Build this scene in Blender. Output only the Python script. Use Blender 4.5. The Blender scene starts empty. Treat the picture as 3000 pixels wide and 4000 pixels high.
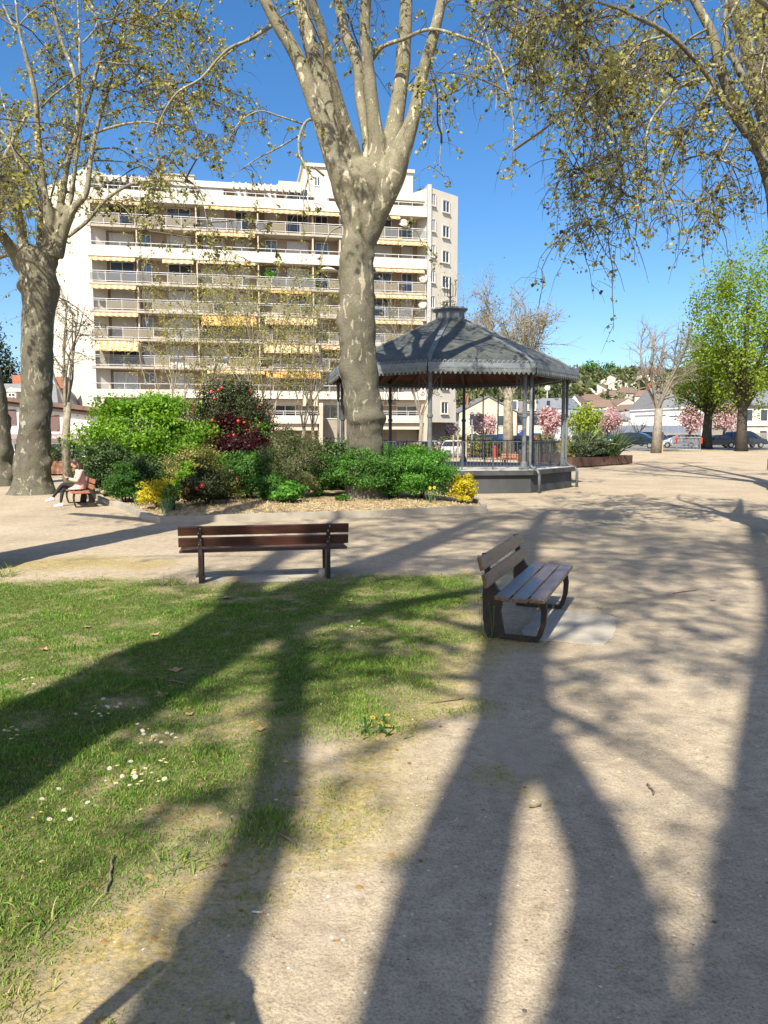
import bpy, math, random
import numpy as np
from mathutils import Vector, Matrix, noise
R = math.radians
random.seed(7); rng = np.random.default_rng(7)
S = bpy.context.scene
COL = S.collection
# ------------------------------------------------------------------ camera, sky, sun, exposure
EYE = 1.9; FP = 3000.0; PITCH = math.atan(0.1); CP, SP = math.cos(PITCH), math.sin(PITCH)
cam = bpy.data.objects.new('camera', bpy.data.cameras.new('camera')); COL.objects.link(cam)
cam.location = (0, 0, EYE); cam.rotation_euler = (math.pi/2-PITCH, 0, 0)
cam.data.sensor_fit = 'VERTICAL'; cam.data.sensor_height = 36; cam.data.lens = 27
cam.data.clip_end = 5000; cam.data.clip_start = 0.05
S.camera = cam
SUN_EL, SUN_AZ = R(46), R(18)            # shadows run forward and to the right by SUN_AZ
SUNDIR = Vector((-math.sin(SUN_AZ)*math.cos(SUN_EL), -math.cos(SUN_AZ)*math.cos(SUN_EL), math.sin(SUN_EL)))
W = bpy.data.worlds.new('World'); S.world = W; W.use_nodes = True
nt = W.node_tree; bg = nt.nodes['Background']
sky = nt.nodes.new('ShaderNodeTexSky'); sky.sky_type = 'NISHITA'; sky.sun_disc = False
sky.sun_elevation = SUN_EL; sky.sun_rotation = math.pi+SUN_AZ
sky.air_density = 0.8; sky.dust_density = 1.7; sky.ozone_density = 1.3; sky.altitude = 100
hs = nt.nodes.new('ShaderNodeHueSaturation'); hs.inputs['Saturation'].default_value = 1.34
nt.links.new(sky.outputs[0], hs.inputs['Color']); nt.links.new(hs.outputs[0], bg.inputs['Color'])
bg.inputs['Strength'].default_value = 0.112
sl = bpy.data.lights.new('sun', 'SUN'); sl.energy = 5.0; sl.angle = R(0.53); sl.color = (1.0, 0.93, 0.80)
sun = bpy.data.objects.new('sun', sl); COL.objects.link(sun); sun.rotation_euler = SUNDIR.to_track_quat('Z', 'Y').to_euler()
S.view_settings.view_transform = 'Standard'; S.view_settings.look = 'None'
S.view_settings.exposure = 0.95; S.view_settings.gamma = 1
S.cycles.max_bounces = 6; S.cycles.transparent_max_bounces = 12; S.cycles.diffuse_bounces = 3
S.cycles.caustics_reflective = False; S.cycles.caustics_refractive = False; S.cycles.sample_clamp_indirect = 6
# ------------------------------------------------------------------ photo pixel -> world helpers (used once, to survey the place)
def ray(u, v):
    a = (u-1500)/FP; b = -(v-2000)/FP
    return a, CP+b*SP, -SP+b*CP
def P(u, v, y):
    a, Y, Z = ray(u, v); t = y/Y
    return Vector((a*t, y, EYE+Z*t))
def G(u, v, z=0.0):
    a, Y, Z = ray(u, v); t = (z-EYE)/Z
    return Vector((a*t, Y*t, z))
DS = 3000/1659.0
def PD(u, v, y): return P(u*DS, v*DS, y)
def GD(u, v, z=0.0): return G(u*DS, v*DS, z)
def sst(a, b, x):
    t = np.clip((x-a)/(b-a), 0, 1); return t*t*(3-2*t)
def gz(x, y):
    x = np.asarray(x, float); y = np.asarray(y, float)
    g = 0.6*sst(32, 75, y)*sst(0, 22, x) - 0.85*sst(37, 54, y)*sst(-7, -17, x)
    hill = sst(220, 850, y)*(62+6*np.sin(x*.009+1.0)+4*np.sin(x*.023)) * sst(-260, 0, x)
    return g + hill
def gzf(x, y): return float(gz(x, y))
# ------------------------------------------------------------------ objects
ORG = {}
def tag(o, label=None, cat=None, group=None, kind=None):
    if label: o['label'] = label
    if cat: o['category'] = cat
    if group: o['group'] = group
    if kind: o['kind'] = kind
    return o
def thing(name, label, cat, loc=(0, 0, 0), rz=0, group=None):
    o = bpy.data.objects.new(name, None); COL.objects.link(o); o.empty_display_size = .2
    o.location = loc; o.rotation_euler = (0, 0, rz); ORG[o.name] = Vector(loc)
    return tag(o, label, cat, group)
def link(name, me, parent=None):
    o = bpy.data.objects.new(name, me); COL.objects.link(o)
    if parent is not None:
        o.parent = parent; ORG[o.name] = ORG.get(parent.name, Vector((0, 0, 0)))
    return o
def copy_tree(o, parent=None):
    c = o.copy(); COL.objects.link(c)
    if parent is not None: c.parent = parent
    for ch in list(o.children): copy_tree(ch, c)
    return c
class MB:
    """collects simple shapes and links them as one mesh object"""
    def __init__(s, M=None): s.v = []; s.f = []; s.mi = []; s.M = M; s.cur = 0
    def add(s, vs, fs, m=None):
        b = len(s.v)
        s.v.extend([(s.M @ Vector(p)) if s.M else Vector(p) for p in vs])
        for f in fs: s.f.append([b+i for i in f]); s.mi.append(s.cur if m is None else m)
    def box(s, c, d, rz=0, m=None, taper=1.0):
        x, y, z = d[0]/2, d[1]/2, d[2]/2; cr, sr = math.cos(rz), math.sin(rz); vs = []
        for k, (sx, sy, sz) in enumerate([(-1,-1,-1),(1,-1,-1),(1,1,-1),(-1,1,-1),(-1,-1,1),(1,-1,1),(1,1,1),(-1,1,1)]):
            t = taper if sz > 0 else 1
            px, py = sx*x*t, sy*y*t
            vs.append((c[0]+px*cr-py*sr, c[1]+px*sr+py*cr, c[2]+sz*z))
        s.add(vs, [(0,3,2,1),(4,5,6,7),(0,1,5,4),(1,2,6,5),(2,3,7,6),(3,0,4,7)], m)
    def bar(s, a, b, w, h=None, up=(0, 0, 1), m=None):
        a, b = Vector(a), Vector(b); h = h or w; t = (b-a).normalized(); up = Vector(up)
        if abs(t.dot(up)) > .98: up = Vector((1, 0, 0)) if abs(t.x) < .9 else Vector((0, 1, 0))
        n = t.cross(up).normalized(); q = n.cross(t).normalized(); vs = []
        for p in (a, b):
            for i, j in ((-1,-1),(1,-1),(1,1),(-1,1)): vs.append(p+n*(i*w/2)+q*(j*h/2))
        s.add(vs, [(0,1,2,3),(7,6,5,4),(0,4,5,1),(1,5,6,2),(2,6,7,3),(3,7,4,0)], m)
    def tube(s, pts, r, n=8, m=None, cap=True, jit=None):
        pts = [Vector(p) for p in pts]; K = len(pts)
        if not hasattr(r, '__len__'): r = [r]*K
        vs = []; prev = None
        for k in range(K):
            t = (pts[min(k+1, K-1)]-pts[max(k-1, 0)]).normalized()
            if prev is None:
                ref = Vector((0, 0, 1)) if abs(t.z) < .9 else Vector((1, 0, 0))
                a = t.cross(ref).normalized()
            else: a = (prev-t*prev.dot(t)).normalized()
            prev = a; b = t.cross(a)
            for i in range(n):
                an = 2*math.pi*i/n; d = a*math.cos(an)+b*math.sin(an)
                vs.append(pts[k]+d*(r[k]*(jit(pts[k]+d*r[k]) if jit else 1)))
        fs = [(k*n+i, k*n+(i+1) % n, (k+1)*n+(i+1) % n, (k+1)*n+i) for k in range(K-1) for i in range(n)]
        if cap: fs += [tuple(range(n))[::-1], tuple((K-1)*n+i for i in range(n))]
        s.add(vs, fs, m)
    def lathe(s, c, prof, n=16, m=None):
        vs = []; fs = []; K = len(prof)
        for r, z in prof:
            for i in range(n):
                a = 2*math.pi*i/n; vs.append((c[0]+r*math.cos(a), c[1]+r*math.sin(a), c[2]+z))
        fs = [(k*n+i, k*n+(i+1) % n, (k+1)*n+(i+1) % n, (k+1)*n+i) for k in range(K-1) for i in range(n)]
        fs += [tuple(range(n))[::-1], tuple((K-1)*n+i for i in range(n))]
        s.add(vs, fs, m)
    def prism(s, poly, d, m=None):
        """poly: list of 3d points (flat), d: extrude vector"""
        n = len(poly); d = Vector(d); vs = [Vector(p) for p in poly]+[Vector(p)+d for p in poly]
        s.add(vs, [tuple(range(n))[::-1], tuple(range(n, 2*n))]+[(i, (i+1) % n, n+(i+1) % n, n+i) for i in range(n)], m)
    def ball(s, c, r, nu=10, nv=7, m=None, sc=(1, 1, 1)):
        vs = [(c[0], c[1], c[2]-r*sc[2])]
        for j in range(1, nv):
            ph = -math.pi/2+math.pi*j/nv
            for i in range(nu):
                a = 2*math.pi*i/nu; vs.append((c[0]+r*sc[0]*math.cos(ph)*math.cos(a), c[1]+r*sc[1]*math.cos(ph)*math.sin(a), c[2]+r*sc[2]*math.sin(ph)))
        vs.append((c[0], c[1], c[2]+r*sc[2])); L = len(vs)-1
        fs = [(0, 1+(i+1) % nu, 1+i) for i in range(nu)]
        for j in range(nv-2):
            b = 1+j*nu; fs += [(b+i, b+(i+1) % nu, b+nu+(i+1) % nu, b+nu+i) for i in range(nu)]
        b = 1+(nv-2)*nu; fs += [(b+i, b+(i+1) % nu, L) for i in range(nu)]
        s.add(vs, fs, m)
    def obj(s, name, mats, parent=None, smooth=False, world=True, bevel=0):
        if not isinstance(mats, (list, tuple)): mats = [mats]
        o0 = ORG.get(parent.name, Vector((0, 0, 0))) if (parent is not None and world) else Vector((0, 0, 0))
        me = bpy.data.meshes.new(name); me.from_pydata([tuple(p-o0) for p in s.v], [], s.f)
        for m in mats: me.materials.append(m)
        if len(mats) > 1: me.polygons.foreach_set('material_index', s.mi)
        if smooth: me.polygons.foreach_set('use_smooth', [True]*len(me.polygons))
        me.update(); o = link(name, me, parent)
        if bevel:
            b = o.modifiers.new('edge', 'BEVEL'); b.width = bevel; b.segments = 2; b.limit_method = 'ANGLE'
        return o
def np_mesh(name, verts, faces, mats, tint=None, smooth=False, mi=None):
    """verts (N,3), faces (M,k) arrays"""
    me = bpy.data.meshes.new(name); N = len(verts); M, k = faces.shape
    me.vertices.add(N); me.vertices.foreach_set('co', np.ascontiguousarray(verts, np.float32).ravel())
    me.loops.add(M*k); me.loops.foreach_set('vertex_index', faces.astype(np.int32).ravel())
    me.polygons.add(M); me.polygons.foreach_set('loop_start', np.arange(0, M*k, k, dtype=np.int32))
    me.polygons.foreach_set('loop_total', np.full(M, k, np.int32))
    if smooth: me.polygons.foreach_set('use_smooth', np.ones(M, bool))
    for m in (mats if isinstance(mats, (list, tuple)) else [mats]): me.materials.append(m)
    if mi is not None: me.polygons.foreach_set('material_index', np.asarray(mi, np.int32))
    if tint is not None:
        at = me.attributes.new('tint', 'FLOAT', 'POINT'); at.data.foreach_set('value', np.ascontiguousarray(tint, np.float32))
    me.update(calc_edges=True); me.validate(); return me
# ------------------------------------------------------------------ materials
def _new(name):
    m = bpy.data.materials.new(name); m.use_nodes = True
    t = m.node_tree; return m, t, t.nodes['Principled BSDF'], t.nodes.new, t.links.new
def rgb(c): return (c[0], c[1], c[2], 1)
def mat(name, col, col2=None, scale=4, rough=.75, bump=0, bscale=None, metal=0, spec=.3, stretch=(1, 1, 1), lo=.35, hi=.65, detail=6, coat=0):
    m, t, b, N, L = _new(name)
    tc = N('ShaderNodeTexCoord'); mp = N('ShaderNodeMapping'); mp.inputs['Scale'].default_value = stretch
    L(tc.outputs['Object'], mp.inputs[0])
    nz = N('ShaderNodeTexNoise'); nz.inputs['Scale'].default_value = scale; nz.inputs['Detail'].default_value = detail; nz.inputs['Roughness'].default_value = .6
    L(mp.outputs[0], nz.inputs['Vector'])
    rp = N('ShaderNodeValToRGB'); rp.color_ramp.elements[0].position = lo; rp.color_ramp.elements[1].position = hi
    if col2 is None: col2 = tuple(c*.82 for c in col)
    rp.color_ramp.elements[0].color = rgb(col); rp.color_ramp.elements[1].color = rgb(col2)
    L(nz.outputs[0], rp.inputs[0]); L(rp.outputs[0], b.inputs['Base Color'])
    b.inputs['Roughness'].default_value = rough; b.inputs['Metallic'].default_value = metal; b.inputs['Specular IOR Level'].default_value = spec
    if coat: b.inputs['Coat Weight'].default_value = coat
    if bump:
        n2 = N('ShaderNodeTexNoise'); n2.inputs['Scale'].default_value = bscale or scale*6; n2.inputs['Detail'].default_value = 5
        L(mp.outputs[0], n2.inputs['Vector']); bp = N('ShaderNodeBump'); bp.inputs['Strength'].default_value = min(1, bump); bp.inputs['Distance'].default_value = .02
        L(n2.outputs[0], bp.inputs['Height']); L(bp.outputs[0], b.inputs['Normal'])
    return m
def leafmat(name, cols, trans=.35, rough=.5, attr='tint', spec=.25):
    """cols: (pos, colour) stops over the per-leaf tint"""
    m, t, b, N, L = _new(name)
    at = N('ShaderNodeAttribute'); at.attribute_name = attr
    rp = N('ShaderNodeValToRGB'); e = rp.color_ramp.elements
    e[0].position, e[0].color = cols[0][0], rgb(cols[0][1]); e[1].position, e[1].color = cols[-1][0], rgb(cols[-1][1])
    for p, c in cols[1:-1]:
        x = e.new(p); x.color = rgb(c)
    L(at.outputs['Fac'], rp.inputs[0]); L(rp.outputs[0], b.inputs['Base Color'])
    b.inputs['Roughness'].default_value = rough; b.inputs['Specular IOR Level'].default_value = spec
    tr = N('ShaderNodeBsdfTranslucent'); mx = N('ShaderNodeMixShader'); mx.inputs[0].default_value = trans
    g = N('ShaderNodeMixRGB'); g.blend_type = 'MULTIPLY'; g.inputs[0].default_value = 1; g.inputs[2].default_value = (1.25, 1.25, .7, 1)
    L(rp.outputs[0], g.inputs[1]); L(g.outputs[0], tr.inputs['Color'])
    L(b.outputs[0], mx.inputs[1]); L(tr.outputs[0], mx.inputs[2]); L(mx.outputs[0], t.nodes['Material Output'].inputs[0])
    return m
def glassmat(name, col, rough=.08):
    m, t, b, N, L = _new(name); b.inputs['Base Color'].default_value = rgb(col); b.inputs['Roughness'].default_value = rough
    b.inputs['Specular IOR Level'].default_value = .8; return m
def panemat(name, col, alpha):
    m, t, b, N, L = _new(name); b.inputs['Base Color'].default_value = rgb(col); b.inputs['Roughness'].default_value = .15
    b.inputs['Alpha'].default_value = alpha; b.inputs['Specular IOR Level'].default_value = .5; return m
def barkmat(name, base, pale, dark, olive, scale=1.0, hi=None):
    """plane bark: crisp overlapping plates of grey, olive and cream"""
    m, t, b, N, L = _new(name); tc = N('ShaderNodeTexCoord')
    def nz(sc, st, det=5, dist=.0, off=0):
        mp = N('ShaderNodeMapping'); mp.inputs['Scale'].default_value = st; mp.inputs['Location'].default_value = (off, off, off); L(tc.outputs['Object'], mp.inputs[0])
        n = N('ShaderNodeTexNoise'); n.inputs['Scale'].default_value = sc*scale; n.inputs['Detail'].default_value = det; n.inputs['Distortion'].default_value = dist; L(mp.outputs[0], n.inputs['Vector']); return n.outputs[0]
    def rp(src, a, ca, c, cc):
        r = N('ShaderNodeValToRGB'); e = r.color_ramp.elements; e[0].position = a; e[0].color = rgb(ca); e[1].position = c; e[1].color = rgb(cc); L(src, r.inputs[0]); return r.outputs[0]
    def mix(f, a, c, mode='MIX'):
        x = N('ShaderNodeMixRGB'); x.blend_type = mode
        for k, q in enumerate((f, a, c)):
            if isinstance(q, tuple): x.inputs[k].default_value = rgb(q)
            elif isinstance(q, (int, float)): x.inputs[k].default_value = q
            else: L(q, x.inputs[k])
        return x.outputs[0]
    k0, k1 = (0, 0, 0), (1, 1, 1)
    c = rp(nz(1.3, (1, 1, .5), 6), .36, dark, .6, base)
    c = mix(rp(nz(4.2, (1, 1, .5), 3, .5), .50, k0, .535, k1), c, olive)
    c = mix(rp(nz(6.0, (1, 1, .45), 3, .7, 9), .60, k0, .635, k1), c, pale)
    c = mix(rp(nz(7.0, (1, 1, .55), 4, .5, 17), .62, k0, .68, k1), c, dark)
    c = mix(1, c, rp(nz(26, (1, 1, 1.4), 6), .3, (.72, .71, .69), .62, (1.1, 1.1, 1.1)), 'MULTIPLY')
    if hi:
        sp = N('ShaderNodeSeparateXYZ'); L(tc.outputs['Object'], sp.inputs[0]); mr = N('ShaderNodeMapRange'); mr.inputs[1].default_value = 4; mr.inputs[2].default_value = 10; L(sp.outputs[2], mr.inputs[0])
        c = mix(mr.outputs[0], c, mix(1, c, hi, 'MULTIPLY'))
    L(c, b.inputs['Base Color']); b.inputs['Roughness'].default_value = .85; b.inputs['Specular IOR Level'].default_value = .15
    bp = N('ShaderNodeBump'); bp.inputs['Strength'].default_value = .45; bp.inputs['Distance'].default_value = .025; L(nz(11, (1, 1, 1.3), 7), bp.inputs['Height']); L(bp.outputs[0], b.inputs['Normal'])
    return m
MT = {}
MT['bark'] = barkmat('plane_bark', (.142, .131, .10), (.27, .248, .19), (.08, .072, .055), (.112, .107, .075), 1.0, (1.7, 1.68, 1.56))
MT['limb'] = barkmat('limb_bark', (.25, .23, .16), (.42, .39, .28), (.13, .11, .075), (.21, .20, .13), 1.4)
MT['twig'] = mat('twig_bark', (.14, .115, .08), (.08, .065, .045), scale=3)
MT['pale_bark'] = mat('pale_bark', (.30, .26, .19), (.16, .14, .10), scale=5, bump=.4)
MT['grey_bark'] = mat('grey_bark', (.27, .235, .19), (.16, .14, .11), scale=5, bump=.4)
MT['dark_bark'] = mat('dark_bark', (.07, .058, .045), (.04, .034, .028), scale=6, bump=.5)
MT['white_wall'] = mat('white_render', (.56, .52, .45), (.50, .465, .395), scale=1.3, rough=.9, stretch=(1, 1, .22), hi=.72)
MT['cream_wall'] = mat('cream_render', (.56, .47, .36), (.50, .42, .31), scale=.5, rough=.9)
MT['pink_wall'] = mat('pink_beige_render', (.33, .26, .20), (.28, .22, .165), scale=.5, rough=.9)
MT['slab'] = mat('balcony_slab', (.42, .375, .31), (.34, .30, .245), scale=.8, rough=.9)
MT['white_metal'] = mat('white_metal', (.62, .62, .61), (.54, .54, .53), rough=.4)
MT['black_metal'] = mat('black_metal', (.018, .018, .02), (.03, .03, .03), rough=.45, scale=8)
MT['glass'] = glassmat('window_glass', (.035, .05, .07))
MT['sky_reflection'] = glassmat('sky_reflection_glass', (.05, .10, .18), .05)  # reflected sky put into the pane colour as blue
MT['shutter'] = mat('roller_shutter', (.47, .46, .45), (.39, .385, .38), scale=2, stretch=(1, 1, 14), rough=.6)
MT['curtain'] = mat('net_curtain', (.55, .56, .56), (.3, .32, .34), scale=6, stretch=(4, 4, .3), rough=.9)
MT['tinted'] = panemat('tinted_panel', (.30, .26, .18), .5)
MT['tinted_grey'] = panemat('tinted_grey_panel', (.2, .2, .2), .42)
MT['rubber'] = mat('tyre_rubber', (.02, .02, .02), rough=.8)
MT['alloy'] = mat('alloy_rim', (.5, .5, .5), rough=.3, metal=.8)
# ================================================================== GROUND
def poly_sd(pts, X, Y):
    """signed distance (inside > 0) to polygon pts, vectorised"""
    n = len(pts); d = np.full(X.shape, 1e9); ins = np.zeros(X.shape, bool)
    for i in range(n):
        x0, y0 = pts[i]; x1, y1 = pts[(i+1) % n]; ex, ey = x1-x0, y1-y0
        t = np.clip(((X-x0)*ex+(Y-y0)*ey)/(ex*ex+ey*ey+1e-12), 0, 1)
        d = np.minimum(d, np.hypot(X-x0-t*ex, Y-y0-t*ey))
        c = ((y0 > Y) != (y1 > Y)) & (X < (x1-x0)*(Y-y0)/((y1-y0) if abs(y1-y0) > 1e-9 else 1e-9)+x0); ins ^= c
    return np.where(ins, d, -d)
_perm = rng.permutation(512)
def vnoise(X, Y, s, seed=0):
    """cheap vectorised value noise 0..1"""
    x = np.asarray(X)*s+seed*17.3+1000; y = np.asarray(Y)*s+seed*7.7+1000
    xi = np.floor(x).astype(int); yi = np.floor(y).astype(int); fx = x-xi; fy = y-yi
    fx = fx*fx*(3-2*fx); fy = fy*fy*(3-2*fy)
    h = lambda a, b: _perm[(_perm[a % 512]+b) % 512]/511.0
    return (h(xi, yi)*(1-fx)+h(xi+1, yi)*fx)*(1-fy)+(h(xi, yi+1)*(1-fx)+h(xi+1, yi+1)*fx)*fy
def fnoise(X, Y, s, seed=0): return vnoise(X, Y, s, seed)*.5+vnoise(X, Y, s*2.1, seed+1)*.3+vnoise(X, Y, s*4.3, seed+2)*.2
LAWN = [tuple(GD(u, v)[:2]) for u, v in [(-260,1262),(0,1252),(120,1250),(230,1243),(330,1250),(380,1261),(560,1256),(760,1247),(820,1238),(1030,1238),(1072,1250),(1090,1290),(1062,1335),(1048,1380),(1000,1425),(955,1485),(885,1555),(800,1615),(740,1685),(665,1765),(610,1845),(540,1930),(420,2010),(300,2090),(150,2170),(0,2260),(-500,2330)]]
FRINGE = [tuple(GD(u, v)[:2]) for u, v in [(1195,1392),(1165,1415),(1050,1470),(1010,1560),(950,1620),(890,1720),(800,1800),(720,1900),(640,1990),(580,2100),(520,2240),(-600,2400),(-400,2000),(0,1900),(500,1750),(900,1400),(1050,1350)]]
VERGE = [(3, 59.2), (8, 60.3), (16, 62.5), (26, 66.5), (60, 76), (60, 82), (26, 69.5), (16, 65.2), (8, 62.6), (3, 61.5), (-14, 59), (-14, 56)]
def lawn_fields(X, Y):
    sd = poly_sd(LAWN, X, Y); n = fnoise(X, Y, 1.1, 3)-.5; n2 = fnoise(X, Y, 3.2, 9)-.5
    dens = sst(-.12, .62, sd+n*.8+n2*.4)
    bare = sst(.52, .66, fnoise(X, Y, 2.3, 21)*.65+fnoise(X*1.0, Y*2.2, 2.9, 33)*.35)   # worn patches
    dens = dens*(1-.72*bare)
    fr = sst(-.15, .45, poly_sd(FRINGE, X, Y)+n*.7+n2*.4)*(1-dens)
    fr = np.maximum(fr, .85*bare*sst(0, .3, sd)); fr = np.maximum(fr, .8*sst(.66, .74, fnoise(X, Y, 1.5, 44))*sst(-1.6, -.2, sd)*(1-dens))
    return dens, fr, sd
def axis_coords(segs):
    out = []
    for a, b, st in segs: out += list(np.arange(a, b, st))
    return np.array(out+[segs[-1][1]])
gx = axis_coords([(-1500,-400,110),(-400,-120,20),(-120,-40,5),(-40,-9,1.2),(-9,6.4,.085),(6.4,40,1.2),(40,120,5),(120,400,14),(400,1500,110)])
gy = axis_coords([(-60,-8,4),(-8,1.9,.8),(1.9,12.2,.085),(12.2,60,.8),(60,170,4),(170,900,16),(900,1900,120)])
GX, GY = np.meshgrid(gx, gy)
Z = gz(GX, GY)
near = sst(14, 11, GY)*sst(-10, -8, GX)*sst(7.5, 6, GX)
Z = Z + near*((fnoise(GX, GY, .9, 51)-.5)*.035+(fnoise(GX, GY, 4.5, 52)-.5)*.018)
dens, fring, sdl = lawn_fields(GX, GY)
moss = .9*sst(.1, .6, .9-np.hypot((GX+4.6)/2.0, (GY-11.3)/1.0)+fnoise(GX, GY, 1.2, 61)-.5)
far = sst(0, .5, poly_sd(VERGE, GX, GY)+.3*(fnoise(GX, GY, .4, 62)-.5))
hillg = sst(190, 230, GY)
V = np.stack([GX, GY, Z], -1).reshape(-1, 3); nx, ny = len(gx), len(gy)
idx = np.arange(nx*ny).reshape(ny, nx)
F = np.stack([idx[:-1, :-1], idx[:-1, 1:], idx[1:, 1:], idx[1:, :-1]], -1).reshape(-1, 4)
me = np_mesh('gravel_ground', V, F, [], tint=None, smooth=True)
for nm, arr in (('lawn', np.maximum(dens, hillg)), ('fringe', np.maximum(fring, np.maximum(moss, far)))):
    at = me.attributes.new(nm, 'FLOAT', 'POINT'); at.data.foreach_set('value', arr.astype(np.float32).ravel())
def ground_material():
    m, t, b, N, L = _new('gravel_and_soil')
    tc = N('ShaderNodeTexCoord')
    def nz(scale, det=6, dist=0, st=(1, 1, 1)):
        mp = N('ShaderNodeMapping'); mp.inputs['Scale'].default_value = st; L(tc.outputs['Object'], mp.inputs[0])
        n = N('ShaderNodeTexNoise'); n.inputs['Scale'].default_value = scale; n.inputs['Detail'].default_value = det; n.inputs['Roughness'].default_value = .65; n.inputs['Distortion'].default_value = dist
        L(mp.outputs[0], n.inputs['Vector']); return n
    def ramp(src, stops):
        r = N('ShaderNodeValToRGB'); e = r.color_ramp.elements
        e[0].position, e[0].color = stops[0][0], rgb(stops[0][1]); e[1].position, e[1].color = stops[-1][0], rgb(stops[-1][1])
        for p, c in stops[1:-1]:
            x = e.new(p); x.color = rgb(c)
        L(src, r.inputs[0]); return r.outputs[0]
    def mix(f, a, b_, mode='MIX'):
        x = N('ShaderNodeMixRGB'); x.blend_type = mode
        if isinstance(f, float): x.inputs[0].default_value = f
        else: L(f, x.inputs[0])
        for i, q in ((1, a), (2, b_)):
            if isinstance(q, tuple): x.inputs[i].default_value = rgb(q)
            else: L(q, x.inputs[i])
        return x.outputs[0]
    sand = ramp(nz(.55, 5).outputs[0], [(.3, (.322, .264, .186)), (.5, (.392, .325, .232)), (.7, (.455, .382, .276))])
    fine = ramp(nz(85, 6).outputs[0], [(.36, (.66, .64, .61)), (.52, (1, 1, 1)), (.68, (1.13, 1.12, 1.10))])
    mid = ramp(nz(9, 6).outputs[0], [(.36, (.80, .79, .77)), (.55, (1, 1, 1)), (.7, (1.08, 1.07, 1.05))])
    c = mix(1.0, mix(1.0, sand, fine, 'MULTIPLY'), mid, 'MULTIPLY')
    vo = N('ShaderNodeTexVoronoi'); vo.inputs['Scale'].default_value = 26; L(tc.outputs['Object'], vo.inputs['Vector'])
    peb = ramp(vo.outputs['Distance'], [(.05, (1, 1, 1)), (.13, (0, 0, 0))])
    sel = ramp(nz(6, 3).outputs[0], [(.54, (0, 0, 0)), (.62, (.8, .8, .8))])
    pm = mix(1.0, peb, sel, 'MULTIPLY')
    c = mix(pm, c, ramp(vo.outputs['Color'], [(.2, (.12, .10, .085)), (.6, (.30, .26, .21)), (.95, (.62, .58, .52))]))
    # scuffs and dusty streaks
    sc = ramp(nz(1.6, 7, .8, (1, .45, 1)).outputs[0], [(.54, (0, 0, 0)), (.72, (.75, .75, .75))])
    c = mix(sc, c, (.35, .285, .22))
    fa = N('ShaderNodeAttribute'); fa.attribute_name = 'fringe'
    la = N('ShaderNodeAttribute'); la.attribute_name = 'lawn'
    spk = ramp(nz(15, 6, .5).outputs[0], [(.36, (.3, .3, .3)), (.56, (1, 1, 1))])
    ochre = ramp(nz(30, 5).outputs[0], [(.35, (.14, .125, .03)), (.5, (.30, .23, .08)), (.64, (.42, .32, .13))])
    f1 = N('ShaderNodeMath'); f1.operation = 'MULTIPLY'; L(fa.outputs['Fac'], f1.inputs[0]); L(spk, f1.inputs[1]); f1.use_clamp = True
    c = mix(f1.outputs[0], c, ochre)
    soil = ramp(nz(12, 6).outputs[0], [(.35, (.055, .06, .02)), (.52, (.10, .10, .035)), (.68, (.21, .165, .085))])
    c = mix(la.outputs['Fac'], c, soil)
    L(c, b.inputs['Base Color']); b.inputs['Roughness'].default_value = .95; b.inputs['Specular IOR Level'].default_value = .12
    n5 = nz(60, 5); bp = N('ShaderNodeBump'); bp.inputs['Strength'].default_value = .5; bp.inputs['Distance'].default_value = .012
    n6 = nz(9, 7, .4); b2 = N('ShaderNodeBump'); b2.inputs['Strength'].default_value = .6; b2.inputs['Distance'].default_value = .03
    L(n6.outputs[0], b2.inputs['Height']); L(b2.outputs[0], bp.inputs['Normal']); L(n5.outputs[0], bp.inputs['Height']); L(bp.outputs[0], b.inputs['Normal']); return m
me.materials.append(ground_material())
tag(link('gravel_ground', me), kind='structure')
# asphalt car park behind the verge (a sheet 4 mm above)
mb = MB(); xs = np.linspace(-16, 75, 40)
yv = np.interp(xs, [-16, 3, 8, 16, 26, 60, 75], [60, 61.8, 62.9, 65.5, 69.8, 82.3, 86.5])
vs = []
for x, y0 in zip(xs, yv):
    for k in range(14):
        y = y0+(112-y0)*k/13; vs.append((x, y, gzf(x, y)+.012))
fs = [(i*14+k, (i+1)*14+k, (i+1)*14+k+1, i*14+k+1) for i in range(39) for k in range(13)]
mb.add(vs, fs); tag(mb.obj('car_park_asphalt', mat('asphalt', (.16, .155, .15), (.22, .21, .205), scale=1.5)), kind='structure')
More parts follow.
